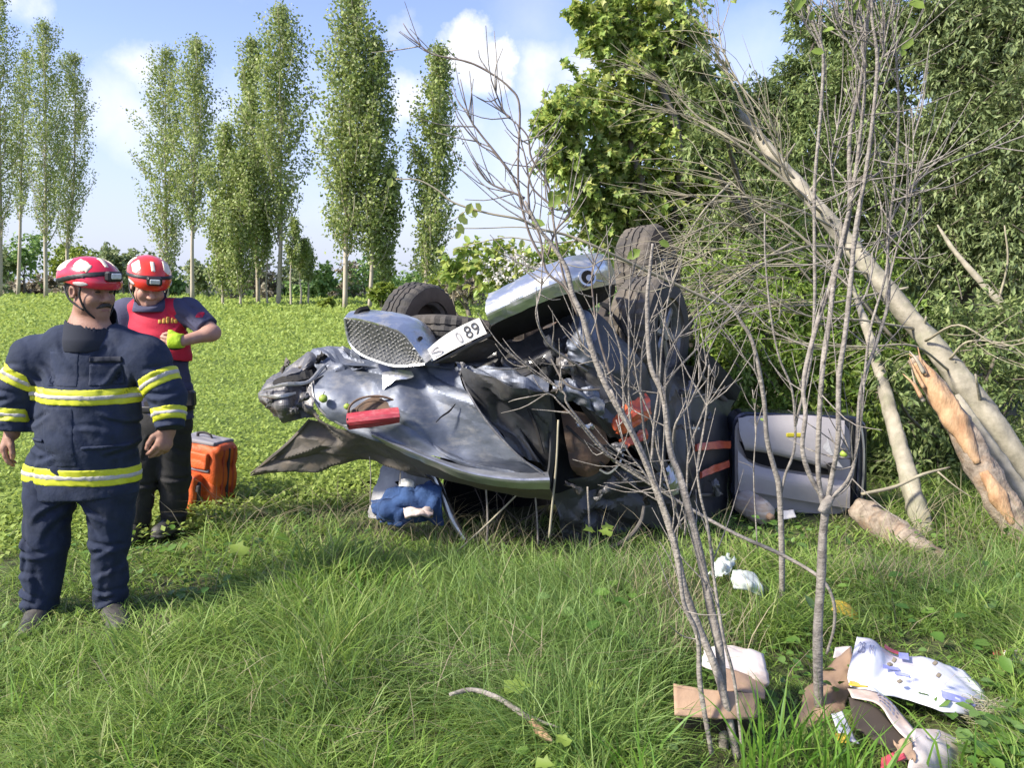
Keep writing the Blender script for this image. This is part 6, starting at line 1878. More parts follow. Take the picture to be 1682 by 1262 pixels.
def px_stem(root, pts, r_px, m=None, name='stem', parent=None, n=None, sides=6, seed=0, wob=0.0):
    r_px = [q * .56 for q in r_px] if name in ('stem', 'branch', 'knot', 'twig', 'dead_branch') else r_px
    """stem through (px,py,Y) points; r_px: radii in photo pixels"""
    P3 = np.array([tuple(P(*p)) for p in pts])
    if wob:
        rs = np.random.RandomState(seed); P3[1:-1] += rs.normal(0, wob, P3[1:-1].shape)
    Ym = np.array([p[2] for p in pts])
    rad = np.interp(np.linspace(0, 1, 12), np.linspace(0, 1, len(r_px)), r_px) * np.interp(np.linspace(0, 1, 12), np.linspace(0, 1, len(Ym)), Ym) / F_PX
    big = name in ('trunk', 'split_wood')
    V, Fc = tube(P3, rad, sides + (8 if big else 0), (n or (len(pts) - 1) * 5 + 1) * (2 if big else 1), rough=.12, seed=seed, knob=.16 if big else .0, kscale=14)
    return mk(name, np.array(V), Fc, m or M_sap, parent or root)


def twiglets(root, pts_list, rng, n_each=5, L=(.08, .25), m=None, name='twig', parent=None):
    mb = MB()
    for pts in pts_list:
        C = catmull([tuple(P(*p)) for p in pts], 30)
        for k in range(n_each):
            i = rng.integers(6, 29)
            t = C[min(i + 1, 29)] - C[i - 1]; t /= np.linalg.norm(t) + 1e-9
            d = t * .8 + rng.normal(0, .45, 3); d[1] *= .6; d /= np.linalg.norm(d)
            l_ = rng.uniform(*L)
            e = C[i] + d * l_ + np.array([0, 0, .15 * l_])
            mb.add(*tube([C[i], C[i] + d * l_ * .5 + rng.normal(0, .01, 3), e], [.0028, .0012], 4, 6, caps=False))
    if mb.v:
        mb.mk(name, m or M_sap, parent or root, kind='stuff')


def leaf_at(root, spots, seed, size=.06, m=None, shape=LEAF_OVAL, name='leaf'):
    rng = np.random.default_rng(seed)
    for (px_, py_, Y, s) in spots:
        c = np.array([tuple(P(px_, py_, Y))]); d = rand_dirs(1, rng); d[:, 1] *= .3; d[:, 2] -= .2
        V, Fc = scatter_leaves(c - d * size * s * .5, d, np.array([[.2, -1., .3]]), size * s, shape)
        mk(name, V, Fc, m or M_freshleaf, root, smooth=False)


rng = np.random.default_rng(77)
# --- A: many-stemmed sapling fanning over the wreck, base in front of it
sapA = thing('sapling', G(1190, 1245), 'many stemmed bare sapling fanning out over the wreck', 'sapling', 'bare saplings in the foreground')
bx = G(1190, 1245)
yA = bx.y
A_main = [
    ([(1214, 1262, yA), (1184, 1124, yA + .05), (1146, 1028, yA + .1), (1123, 963, yA + .12), (1108, 895, yA + .15), (1081, 811, yA + .18), (1041, 717, yA + .2), (995, 633, yA + .22), (971, 569, yA + .24), (956, 518, yA + .25), (941, 485, yA + .26), (930, 440, yA + .27), (905, 400, yA + .28), (886, 376, yA + .28), (862, 330, yA + .28)], [13, 12, 10, 9, 8, 6, 4]),
    ([(1190, 1262, yA + .06), (1184, 1086, yA + .1), (1169, 1009, yA + .15), (1150, 914, yA + .2), (1131, 837, yA + .24), (1116, 780, yA + .28), (1101, 741, yA + .3), (1089, 651, yA + .32), (1068, 597, yA + .34), (1063, 500, yA + .36), (1068, 440, yA + .36), (1072, 400, yA + .36)], [15, 14, 12, 10, 8, 6, 4]),
    ([(1169, 1240, yA - .05), (1150, 1124, yA), (1146, 1047, yA), (1123, 990, yA), (1112, 906, yA), (1090, 830, yA), (1060, 760, yA), (1032, 700, yA), (1003, 640, yA)], [8, 8, 7, 6, 5, 3.5]),
    ([(1222, 1262, yA - .03), (1207, 1124, yA), (1188, 1047, yA), (1173, 952, yA + .05), (1163, 868, yA + .05), (1150, 811, yA + .05), (1146, 760, yA + .05), (1160, 680, yA + .05), (1165, 600, yA)], [5, 5, 4.5, 4, 3, 2.5]),
]
for k, (pts, r) in enumerate(A_main):
    px_stem(sapA, pts, r, name='stem', seed=k, sides=8)
A_br = [
    [(1024, 690, 3.0), (1024, 651, 3), (1021, 585, 3), (1004, 524, 3), (1003, 470, 3), (1020, 446, 3)],
    [(1038, 715, 3.0), (1033, 663, 3), (1033, 566, 3), (1033, 506, 3), (1036, 440, 3)],
    [(1060, 730, 3.05), (1053, 657, 3.05), (1053, 609, 3.05), (1059, 554, 3.05), (1080, 500, 3.0)],
    [(1010, 760, 2.95), (935, 669, 2.9), (926, 645, 2.9), (878, 609, 2.9), (860, 600, 2.9)],
    [(965, 610, 2.95), (905, 569, 2.9), (881, 521, 2.85), (887, 485, 2.85), (893, 455, 2.85)],
    [(1092, 700, 3.1), (1092, 627, 3.1), (1101, 575, 3.1), (1140, 524, 3.15), (1200, 470, 3.2), (1240, 440, 3.2)],
    [(1086, 660, 3.1), (1101, 621, 3.1), (1149, 569, 3.1), (1176, 542, 3.1), (1230, 500, 3.1)],
    [(1104, 740, 3.05), (1110, 696, 3.0), (1131, 666, 3), (1158, 606, 3), (1161, 585, 3), (1180, 545, 3)],
    [(1108, 840, 3.0), (1101, 813, 2.95), (998, 747, 2.9), (947, 690, 2.85), (920, 663, 2.85), (902, 648, 2.85), (860, 654, 2.85)],
    [(945, 500, 3), (925, 470, 3), (896, 443, 3), (886, 386, 3), (860, 336, 3), (840, 286, 3), (813, 253, 3), (786, 236, 3), (756, 200, 3), (748, 184, 3)],
    [(840, 286, 3), (813, 250, 3), (786, 216, 3), (770, 190, 3), (756, 130, 3)],
    [(893, 430, 3), (870, 385, 3), (853, 320, 3), (851, 260, 3), (853, 173, 3), (836, 143, 3), (806, 120, 3), (773, 103, 3), (740, 95, 3), (707, 87, 3), (677, 60, 3), (662, 38, 3)],
    [(950, 520, 3), (930, 470, 3), (916, 409, 3), (906, 343, 3), (900, 303, 3), (873, 260, 3), (866, 223, 3), (840, 196, 3), (816, 176, 3), (800, 160, 3)],
    [(906, 345, 3), (903, 336, 3), (873, 306, 3), (863, 260, 3), (853, 223, 3)],
    [(862, 326, 3), (846, 318, 3), (803, 300, 3), (776, 266, 3)],
    [(838, 194, 3), (826, 180, 3), (806, 130, 3)],
    [(1010, 640, 3), (985, 560, 3), (975, 500, 3), (972, 450, 3), (980, 420, 3)],
    [(1070, 760, 3), (1075, 690, 3), (1082, 640, 3), (1088, 560, 3), (1100, 480, 3), (1120, 430, 3)],
    [(1000, 650, 3), (990, 600, 3), (960, 580, 3), (948, 540, 3)],
    [(1120, 870, 3), (1098, 800, 3), (1080, 740, 3), (1070, 690, 3), (1050, 640, 3), (1042, 600, 3)],
    [(1125, 880, 3), (1128, 800, 3), (1132, 740, 3), (1150, 690, 3), (1170, 640, 3), (1176, 600, 3)],
    [(1100, 850, 2.98), (1060, 780, 2.96), (1030, 740, 2.95), (1012, 690, 2.95)],
    [(900, 420, 3), (912, 380, 3), (935, 352, 3), (925, 330, 3)],
    [(870, 360, 3.0), (868, 300, 3.0), (880, 262, 3)],
]
for k, pts in enumerate(A_br):
    px_stem(sapA, pts, [4.2, 3.4, 2.6, 1.4], M_sap if (min(p[1] for p in pts) > 420) else M_sap_d, name='branch', seed=20 + k, sides=5)
twiglets(sapA, A_br, rng, 8, (.07, .25))
twiglets(sapA, [a[0] for a in A_main], rng, 8, (.12, .36), name='side_twig')
leaf_at(sapA, [(880, 366, 2.98, .9), (912, 330, 2.98, 1.0), (1040, 418, 3.0, 1.0), (1092, 400, 3.0, .8), (905, 322, 2.98, .7)], 3, .06)
# --- long crossing branch with a few leaves, running left over the bumper
bl = thing('long_branch', P(1150, 480, 3.6), 'long thin leafy branch reaching left above the bumper', 'branch')
LB = [(1180, 500, 3.7), (1059, 443, 3.6), (973, 403, 3.5), (930, 386, 3.5), (886, 376, 3.45), (853, 360, 3.4), (800, 350, 3.4), (746, 333, 3.4), (720, 313, 3.4), (687, 296, 3.4), (650, 294, 3.4)]
px_stem(bl, LB, [5, 4, 3, 2], M_drytwig, 'stem')
for k, pts in enumerate(([(900, 380, 3.45), (856, 373, 3.45), (793, 375, 3.45), (740, 375, 3.45)], [(950, 395, 3.5), (900, 400, 3.5), (840, 390, 3.5), (790, 398, 3.5), (745, 410, 3.5)], [(1059, 443, 3.6), (1000, 425, 3.6), (960, 440, 3.6), (900, 425, 3.6)],
                         [(1100, 470, 3.65), (1060, 480, 3.6), (1010, 470, 3.6)], [(800, 350, 3.4), (770, 345, 3.4), (745, 362, 3.4)])):
    px_stem(bl, pts, [2.2, 1.0], M_drytwig, 'twig', seed=k, sides=4)
leaf_at(bl, [(770, 345, 3.38, 1.0), (785, 338, 3.38, .8), (757, 376, 3.38, 1.0), (765, 365, 3.38, .9), (775, 357, 3.38, 1.0), (758, 360, 3.4, .9), (642, 297, 3.38, .9), (648, 288, 3.4, .6), (780, 352, 3.4, .8), (752, 386, 3.4, .8)], 9, .055, M_maple, LEAF_OVAL)

# --- crossing dead branch low in front
cb = thing('dead_branch', P(1345, 948, 2.95), 'long bare branch slanting down from the fan of stems to the right sapling', 'branch')
px_stem(cb, [(1010, 758, 3.1), (1043, 780, 3.1), (1135, 837, 3.05), (1211, 879, 3.0), (1284, 912, 2.98), (1345, 948, 2.9), (1368, 985, 2.88), (1370, 1030, 2.88), (1358, 1075, 2.9)], [4, 5, 6, 5, 4], M_sap, 'stem')
px_stem(cb, [(1135, 837, 3.05), (1110, 870, 3.05), (1100, 920, 3.05)], [3, 1.5], M_sap, 'twig')

# --- B: right sapling with fan of upright stems
sapB = thing('sapling', G(1345, 1165), 'tallest bare sapling forking into upright stems before the open door', 'sapling', 'bare saplings in the foreground')
yB = G(1345, 1165).y
px_stem(sapB, [(1345, 1172, yB), (1343, 1047, yB), (1349, 952, yB), (1352, 875, yB), (1358, 822, yB)], [15, 14, 13, 12], name='stem', sides=9, seed=2)
B_br = [
    ([(1356, 826, yB), (1330, 780, yB), (1318, 735, yB), (1323, 680, yB), (1320, 625, yB + .05), (1343, 528, yB + .1), (1365, 466, yB + .1), (1385, 397, yB + .1), (1396, 333, yB + .1), (1396, 222, yB + .1), (1415, 127, yB + .1), (1428, 0, yB + .1), (1430, -40, yB + .1)], [8, 7, 7, 8, 7, 5, 3]),
    ([(1354, 840, yB), (1345, 790, yB), (1344, 722, yB), (1351, 608, yB), (1363, 523, yB + .05), (1368, 474, yB + .08), (1380, 410, yB + .08), (1400, 320, yB + .08), (1412, 230, yB + .08), (1420, 150, yB + .08), (1418, 60, yB + .08), (1405, 0, yB + .08)], [8, 8, 8, 7, 6, 4, 3]),
    ([(1358, 826, yB), (1368, 775, yB), (1377, 722, yB - .03), (1378, 622, yB - .03), (1388, 551, yB - .03), (1397, 466, yB), (1405, 380, yB), (1422, 285, yB), (1434, 190, yB), (1441, 95, yB), (1431, 16, yB), (1440, -30, yB)], [8, 8, 8, 7, 6, 5, 3]),
    ([(1362, 822, yB), (1392, 790, yB), (1404, 755, yB), (1408, 722, yB), (1414, 637, yB), (1442, 557, yB + .05), (1460, 488, yB + .08), (1458, 400, yB + .1), (1469, 301, yB + .1), (1476, 190, yB + .1), (1472, 95, yB + .1), (1466, 32, yB + .1), (1480, -10, yB + .1)], [6, 6, 5, 5, 4, 3, 2]),
    ([(1414, 700, yB), (1420, 620, yB), (1430, 540, yB), (1455, 450, yB), (1463, 364, yB + .05), (1507, 298, yB + .1), (1549, 272, yB + .1), (1620, 246, yB + .15), (1690, 220, yB + .15)], [4, 4, 3, 2.4, 2]),
    ([(1385, 397, yB + .1), (1380, 349, yB + .1), (1365, 272, yB + .1), (1377, 206, yB + .1), (1396, 143, yB + .1)], [3, 2, 1.5]),
    ([(1400, 330, yB), (1430, 295, yB), (1446, 330, yB), (1448, 380, yB), (1430, 420, yB)], [2.5, 2, 1.5]),
    ([(1432, 190, yB), (1438, 240, yB), (1430, 285, yB), (1418, 300, yB)], [2, 2, 1.5]),
    ([(1418, 130, yB), (1400, 80, yB), (1378, 40, yB), (1368, -10, yB)], [3, 2, 1.5]),
    ([(1424, 110, yB), (1408, 60, yB), (1395, 20, yB), (1390, -20, yB)], [3, 2, 1.5]),
    ([(1436, 140, yB), (1452, 80, yB), (1450, 40, yB), (1458, -10, yB)], [3, 2, 1.5]),
    ([(1466, 330, yB), (1490, 320, yB), (1505, 290, yB), (1510, 270, yB)], [2.5, 1.5]),
    ([(1500, 310, yB + .1), (1512, 330, yB + .1), (1490, 370, yB + .1), (1464, 395, yB + .1)], [2, 1.4]),
    ([(1452, 500, yB), (1470, 420, yB), (1490, 340, yB), (1500, 250, yB), (1498, 180, yB)], [3, 2, 1.4]),
    ([(1360, 823, yB), (1392, 800, yB), (1402, 768, yB), (1396, 740, yB)], [5, 4, 2]),
]
for k, (pts, r) in enumerate(B_br):
    px_stem(sapB, pts, r, name='branch', seed=60 + k, sides=6)
twiglets(sapB, [b[0] for b in B_br], rng, 12, (.10, .36))
twiglets(sapB, [b[0][-5:] for b in B_br[:4]], rng, 9, (.12, .32), name='top_twig')
leaf_at(sapB, [(1491, 70, yB, 1.1), (1484, 82, yB, .8), (1510, 8, yB, 1.2), (1498, 35, yB, .9), (1418, 3, yB, 1.1), (1405, 10, yB, .8), (1345, 84, yB, .9), (1354, 50, yB, .9), (1312, 6, yB, 1.0), (1332, 30, yB, .7), (1398, 110, yB, .6)], 8, .05)
# lumpy knot where the stems part
px_stem(sapB, [(1350, 842, yB - .01), (1357, 828, yB - .01), (1366, 816, yB - .01)], [13, 17, 11], name='knot', sides=9, seed=5)

# --- C: middle sapling
sapC = thing('sapling', G(1284, 1000), 'forked slim sapling in front of the hinge side of the door', 'sapling', 'bare saplings in the foreground')
yC = G(1284, 1000).y
px_stem(sapC, [(1284, 1006, yC), (1284, 906, yC), (1280, 803, yC), (1272, 770, yC), (1260, 722, yC), (1254, 651, yC), (1237, 565, yC), (1217, 528, yC), (1200, 505, yC), (1170, 480, yC)], [9, 9, 8, 7, 6, 4.5, 3], name='stem', sides=8, seed=9)
C_br = [
    ([(1282, 812, yC), (1290, 780, yC), (1304, 742, yC), (1306, 694, yC), (1300, 637, yC), (1280, 588, yC), (1266, 517, yC), (1257, 423, yC), (1256, 350, yC)], [5, 4, 3, 2.4]),
    ([(1254, 651, yC), (1240, 610, yC), (1215, 580, yC), (1190, 545, yC), (1160, 510, yC)], [3, 2, 1.4]),
    ([(1306, 700, yC), (1330, 600, yC), (1338, 500, yC), (1338, 393, yC), (1338, 301, yC), (1349, 174, yC), (1352, 89, yC), (1340, 50, yC), (1327, 10, yC)], [4.5, 5, 5, 4.5, 3]),
    ([(1352, 89, yC), (1338, 60, yC), (1320, 30, yC), (1312, -10, yC)], [3, 1.5]),
    ([(1352, 80, yC), (1345, 40, yC), (1352, 0, yC)], [2.6, 1.4]),
    ([(1338, 320, yC), (1360, 360, yC), (1380, 400, yC), (1372, 440, yC)], [2, 1.3]),
    ([(1244, 900, yC + .1), (1238, 780, yC + .1), (1242, 700, yC + .1), (1236, 640, yC + .1)], [2.2, 1.6]),
]
for k, (pts, r) in enumerate(C_br):
    px_stem(sapC, pts, r, name='branch', seed=90 + k, sides=6)
twiglets(sapC, [b[0] for b in C_br], rng, 5, (.08, .28))
leaf_at(sapC, [(1240, 660, yC, .7), (1254, 690, yC, .5), (1345, 60, yC, .8), (1350, 20, yC, .9), (1318, 2, yC, .9)], 18, .05)

# --- D: thin sticks standing before the dark opening of the wreck
for k, (pts, r, lab) in enumerate(((([(800, 900, 4.45), (801, 850, 4.44), (798, 795, 4.42)]), 3.2, 'upright dry stick furthest left before the dark opening'),
                                   ([(776, 884, 4.4), (812, 850, 4.42), (856, 806, 4.45)], 3.2, 'dry stick slanting across the dark opening'),
                                   ([(740, 918, 4.35), (760, 898, 4.36), (782, 878, 4.4)], 2.4, 'short dry stick slanting below the opening'),
                                   ([(884, 895, 4.45), (882, 850, 4.45), (878, 800, 4.43)], 3.0, 'upright dry stick in the middle of the dark opening'),
                                   ([(902, 884, 4.2), (907, 830, 4.2), (914, 760, 4.2), (917, 690, 4.22)], 3.6, 'long upright dry stick beside the torn side of the wreck'),
                                   ([(968, 905, 4.4), (968, 860, 4.4), (965, 800, 4.4)], 3.6, 'upright grey stick right of the dark opening'),
                                   ([(608, 830, 4.6), (609, 780, 4.6), (607, 750, 4.6)], 2.0, 'thin stick standing left of the pale seat'),
                                   ([(657, 796, 4.6), (658, 770, 4.6), (657, 748, 4.6)], 1.6, 'thin stick hanging before the pale seat'))):
    st = thing('dry_stick', P(*pts[0]), lab, 'stick', 'dry sticks before the wreck')
    px_stem(st, pts, [r, r * .8], M_drytwig if k in (1, 2, 4) else M_sap, 'stem', seed=k)

# --- leaning pale trunk (fallen tree) with its dead side branches
ft_ = thing('leaning_tree', P(1760, 850, 5.5) - Vector((0, 0, P(1760, 850, 5.5).z)), 'pale fallen trunk leaning from upper left to the right edge with bare dead branches', 'tree')
TR = [(1840, 950, 5.35), (1682, 768, 5.6), (1600, 655, 5.8), (1520, 552, 6.1), (1430, 445, 6.4), (1360, 360, 6.7), (1290, 280, 7.0), (1225, 200, 7.3), (1165, 140, 7.5), (1120, 100, 7.6)]
tr_o = px_stem(ft_, TR, [22, 21, 19, 16, 13, 11, 9, 5, 3], M_pale, 'trunk', sides=12, n=46, seed=4)
Tc = catmull([tuple(P(*p)) for p in TR], 60)
DEAD = [
    [(1470, 560, 6.2), (1400, 470, 6.2), (1300, 385, 6.3), (1257, 340, 6.3), (1200, 300, 6.3), (1150, 265, 6.4)],
    [(1330, 330, 6.8), (1260, 270, 6.8), (1200, 235, 6.8), (1120, 190, 6.9), (1050, 170, 7.0)],
    [(1290, 280, 7), (1230, 240, 6.9), (1170, 190, 6.9), (1110, 150, 7), (1060, 120, 7)],
    [(1380, 380, 6.6), (1330, 350, 6.3), (1265, 340, 6.1), (1190, 330, 6.0), (1120, 320, 6.0)],
    [(1430, 450, 6.4), (1360, 430, 6.0), (1290, 430, 5.8), (1210, 445, 5.7), (1150, 470, 5.6)],
    [(1450, 480, 6.3), (1380, 490, 5.9), (1300, 500, 5.6), (1220, 500, 5.5), (1140, 480, 5.4)],
    [(1400, 410, 6.5), (1340, 400, 6.0), (1260, 400, 5.8), (1180, 410, 5.7), (1100, 430, 5.5), (1050, 445, 5.4)],
    [(1500, 540, 6.1), (1420, 530, 5.8), (1330, 520, 5.6), (1240, 480, 5.5), (1160, 430, 5.4), (1090, 400, 5.4)],
    [(1350, 350, 6.7), (1300, 300, 6.4), (1280, 240, 6.3), (1255, 180, 6.3), (1200, 120, 6.4)],
    [(1310, 300, 6.9), (1270, 230, 6.8), (1230, 170, 6.8), (1190, 90, 6.9), (1180, 40, 6.9)],
    [(1250, 230, 7.1), (1215, 150, 7.0), (1185, 100, 7.0), (1160, 40, 7.0)],
    [(1560, 610, 5.9), (1500, 580, 5.6), (1430, 572, 5.5), (1360, 575, 5.4), (1290, 560, 5.4)],
    [(1560, 590, 5.9), (1600, 565, 5.7), (1650, 575, 5.6), (1700, 600, 5.5)],
    [(1520, 560, 6.0), (1580, 545, 5.7), (1640, 560, 5.6), (1700, 560, 5.5)],
    [(1200, 300, 6.6), (1160, 350, 6.2), (1120, 400, 6.0), (1080, 440, 5.8)],
    [(1280, 420, 6.0), (1240, 380, 5.9), (1180, 370, 5.8), (1130, 385, 5.7)],
    [(1300, 400, 6.0), (1240, 430, 5.8), (1180, 460, 5.7), (1110, 480, 5.6), (1060, 470, 5.5)],
    [(1340, 470, 5.9), (1280, 455, 5.8), (1200, 470, 5.6), (1130, 520, 5.5)],
]
for k, pts in enumerate(DEAD):
    px_stem(ft_, pts, [6.5, 5, 3.4, 2, 1.2] if k < 2 else [4.2, 3.2, 2.2, 1.3], M_drytwig, 'dead_branch', seed=120 + k, sides=5, wob=.03)
tw = MB()
for k, pts in enumerate(DEAD):
    C = catmull([tuple(P(*p)) for p in pts], 40)
    for j in range(24 if k not in (12, 13) else 6):
        i = rng.integers(8, 39)
        t = C[min(i + 1, 39)] - C[i - 1]; t /= np.linalg.norm(t)
        d = t + rng.normal(0, .36, 3); d /= np.linalg.norm(d); l_ = rng.uniform(.25, .8)
        tw.add(*tube([C[i], C[i] + d * l_ * .5 + rng.normal(0, .025, 3), C[i] + d * l_ + np.array([0, 0, -.06 * l_]) + rng.normal(0, .04, 3)], [.0034, .0012], 4, 7, caps=False))
tw.mk('dead_twigs', M_drytwig, ft_, kind='stuff')
for k in range(9):
    i = 12 + k * 4
    d = np.array([rng.normal(0, .4) - .3, -.4, rng.uniform(.2, .9)])
    l_ = rng.uniform(.15, .4)
    mk('snag', *[np.array(a) if j == 0 else a for j, a in enumerate(tube([Tc[i], Tc[i] + d * l_ * .5, Tc[i] + d * l_], [.018, .007], 5, 5))], M_pale, ft_)

# --- broken trunk, stripped and split
bt = thing('broken_trunk', (P(1760, 1010, 4.5).x, 4.5, 0), 'thick broken trunk with split orange wood leaning at the right edge', 'tree trunk')
px_stem(bt, [(1780, 1060, 4.45), (1725, 960, 4.6), (1660, 850, 4.8), (1610, 765, 4.95), (1570, 690, 5.1), (1530, 630, 5.2), (1500, 588, 5.28)], [29, 28, 26, 24, 21, 17, 9], M_stripped, 'trunk', sides=12, n=34, seed=6)
for k, (pts, r) in enumerate((([(1606, 762, 4.90), (1572, 695, 5.03), (1536, 638, 5.12), (1506, 595, 5.19)], [7, 19, 17, 9]), ([(1664, 862, 4.72), (1640, 818, 4.79), (1616, 775, 4.86)], [5, 15, 7]))):
    px_stem(bt, pts, r, M_wood, 'split_wood', sides=14, seed=30 + k)
for k in range(10):
    rs = random.Random(k)
    x0, y0 = 1500 + rs.uniform(-5, 40), 590 + rs.uniform(-4, 50)
    px_stem(bt, [(x0 + 12, y0 + 22, 5.1), (x0, y0, 5.14), (x0 - rs.uniform(6, 22), y0 - rs.uniform(10, 40), 5.2)], [4, 3, .6], M_wood if k % 2 else M_pale, 'splinter', sides=4, seed=k)
# --- second slim trunk parallel, log on the ground, thin upright trunk, crossing limb
st = thing('slim_trunk', (P(1740, 880, 5.0).x, 5.0, 0), 'slim grey trunk lying close under the long pale one', 'tree trunk')
px_stem(st, [(1760, 930, 5.0), (1690, 830, 5.15), (1630, 740, 5.35), (1570, 650, 5.6)], [15, 14, 12, 6], M_pale, 'trunk', sides=8, seed=3)
lg = thing('cut_log', G(1545, 945), 'short barkless log lying in the grass right of the door', 'log')
px_stem(lg, [(1548, 934, 4.42), (1500, 900, 4.62), (1455, 866, 4.85), (1413, 838, 5.1)], [23, 26, 25, 21], M_stripped, 'trunk', sides=12, n=22, seed=8)
ut = thing('slim_trunk', G(1522, 892), 'upright slim trunk behind the short log', 'tree trunk')
px_stem(ut, [(1526, 898, 4.85), (1505, 830, 5.0), (1485, 760, 5.2), (1458, 660, 5.5), (1430, 560, 5.9), (1400, 470, 6.3)], [16, 16, 14, 11, 8, 3], M_pale, 'trunk', sides=9, seed=13)
cl_ = thing('fallen_limb', P(1420, 815, 4.95), 'grey dead limb lying across behind the short log', 'branch')
px_stem(cl_, [(1415, 812, 4.9), (1470, 800, 4.92), (1515, 780, 4.95), (1560, 768, 5.0)], [5, 6, 5, 3], M_drytwig, 'stem', seed=14)
px_stem(cl_, [(1540, 775, 4.95), (1570, 800, 4.9), (1600, 820, 4.9)], [3, 1.5], M_drytwig, 'twig', seed=15)
dg_ = thing('dead_tree', (P(1720, 600, 7.6).x, 7.6, 0), 'pale dead trunk slanting in the dark willow at the right edge', 'tree')
px_stem(dg_, [(1760, 640, 7.4), (1690, 545, 7.5), (1640, 495, 7.6), (1570, 415, 7.9), (1540, 370, 8.2)], [8, 7, 6, 4, 1.5], M_pale, 'trunk', sides=8, seed=16)
px_stem(dg_, [(1640, 495, 7.6), (1655, 430, 7.6), (1650, 370, 7.6)], [4, 2], M_drytwig, 'branch', seed=17)

# --- branch lying in the foreground grass, loose leaves
gb = thing('fallen_branch', G(850, 1185), 'crooked brown branch with torn end lying in the foreground grass', 'branch')
yb = G(850, 1190).y - .17
px_stem(gb, [(738, 1142, yb + .10), (775, 1134, yb + .12), (815, 1146, yb + .08), (850, 1168, yb + .03), (880, 1190, yb), (900, 1212, yb - .03)], [6, 8, 8, 9, 9, 4], M_sap, 'stem', sides=8, seed=18)
px_stem(gb, [(872, 1184, yb - .02), (890, 1206, yb - .05), (908, 1218, yb - .08)], [5, 9, 3], M_wood, 'split_wood', sides=7, seed=19)
px_stem(gb, [(850, 1168, yb + .02), (890, 1186, yb), (918, 1196, yb - .02)], [4, 5, 3], M_sap, 'twig', sides=6, seed=20)
for k, (a, b, s) in enumerate(((828, 1132, 1.0), (935, 1225, .6), (985, 1135, .6), (880, 1255, .6), (575, 930, .9), (405, 910, 1.2), (990, 870, .8), (1005, 880, .8), (975, 872, .8))):
    c = np.array(G(a, b, .14 if k < 6 else .22)); d = np.array([[math.cos(k * 2.1), math.sin(k * 1.3) * .5, .25]])
    V, Fc = scatter_leaves(np.array([c]), d, np.array([[.1, -.5, 1.]]), .10 * s, LEAF_LOBED, .95)
    mk('loose_leaf', V, Fc, M_freshleaf, smooth=False, label=['light green lobed leaf beside the crooked brown branch', 'pale lobed leaf right of the torn branch end', 'lobed leaf half hidden in the tussock grass', 'large pale leaf at the lower edge below the branch', 'leaf lying in the grass left of the dark opening', 'broad leaf in the grass right of the rescuers', 'bright leaf before the dark opening, lower left of three', 'bright leaf before the dark opening, right of three', 'bright leaf before the dark opening, leftmost of three'][k], cat='leaf', group='loose leaves on the grass')
# ================================================================== bag and litter
M_bag = mat('orange_bag_cloth', (.68, .13, .025), .6, col2=(.56, .09, .02), vscale=7, bump=.3, bscale=90)
M_bag_d = mat('bag_webbing', (.04, .035, .04), .8)
M_bag_r = mat('bag_red_piping', (.42, .06, .03), .6)
M_grey_cl = mat('bag_grey_zip', (.25, .24, .26), .7)
M_card = mat('brown_cardboard', (.40, .27, .18), .9, col2=(.33, .215, .14), vscale=5, bump=.2, bscale=60, dirt=(.26, .16, .1), dscale=6, damt=.5)
M_cardw = mat('white_card', (.72, .66, .62), .7, col2=(.58, .47, .40), vscale=5, dirt=(.42, .30, .22), dscale=5, damt=.7)
M_paper = mat('white_wrapper', (.74, .75, .82), .55, col2=(.62, .62, .70), vscale=6, dirt=(.60, .52, .48), dscale=4, damt=.6)
M_blue_p = mat('blue_print', (.22, .24, .55), .6, col2=(.35, .37, .66), vscale=30)
M_ink_p = mat('grey_print', (.16, .16, .24), .6, col2=(.3, .3, .38), vscale=50)
M_red_p = mat('red_print', (.55, .06, .10), .5, col2=(.45, .08, .09), vscale=20)
M_yel_p = mat('yellow_wrapper', (.66, .46, .04), .5, col2=(.5, .33, .05), vscale=20)
M_plas = mat('white_plastic', (.74, .78, .74), .4, col2=(.62, .68, .63), vscale=10, transl=.2)
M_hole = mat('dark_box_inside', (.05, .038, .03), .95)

# rescue rucksack
yb_ = 5.35
bg_ = thing('rescue_bag', (P(335, 840, yb_).x, yb_, 0), 'orange rescue rucksack standing in the grass behind the front rescuer', 'bag')
c0 = np.array(P(330, 790, yb_)); tilt = frame_axes((math.cos(R(-12)), -.30, -.10), (0, .05, 1))
ax, up, dp = tilt[:, 0], tilt[:, 1], tilt[:, 2]
dp = dp if dp[1] > 0 else -dp
Rm = np.stack([ax, dp, up], 1)
zc = .23


def bag_box(c, s, b, nm, m, parent, smooth=True):
    V, Fc = box((0, 0, 0), s, None, b)
    V = np.array([tuple(v) for v in V]); V = np.array([P(330, 843, yb_).x, yb_ + .08, .0]) + (V + np.array(c)) @ Rm.T
    return mk(nm, V, Fc, m, parent, smooth=False)


fdb = Field((-.26, -.22, -.04), (.26, .22, .56), .007)
sl, p = fdb.window((-.3, -.3, -.1), (.3, .3, .6), 0)
q = np.abs(p - np.array([0, 0, .265])) - np.array([.150, .075, .185])
dd = np.linalg.norm(np.maximum(q, 0), axis=-1) + np.minimum(q.max(-1), 0) - .055
fdb.blend(sl, dd.astype(np.float32), 0, 'add'); fdb.folds(.012, 18, 4, (.6, .2, 1))
V, Fc = fdb.mesh()
org_b = np.array([P(322, 843, yb_).x, yb_ + .08, .0])
main = mk('main_compartment', org_b + V @ Rm.T, Fc, M_bag, bg_)


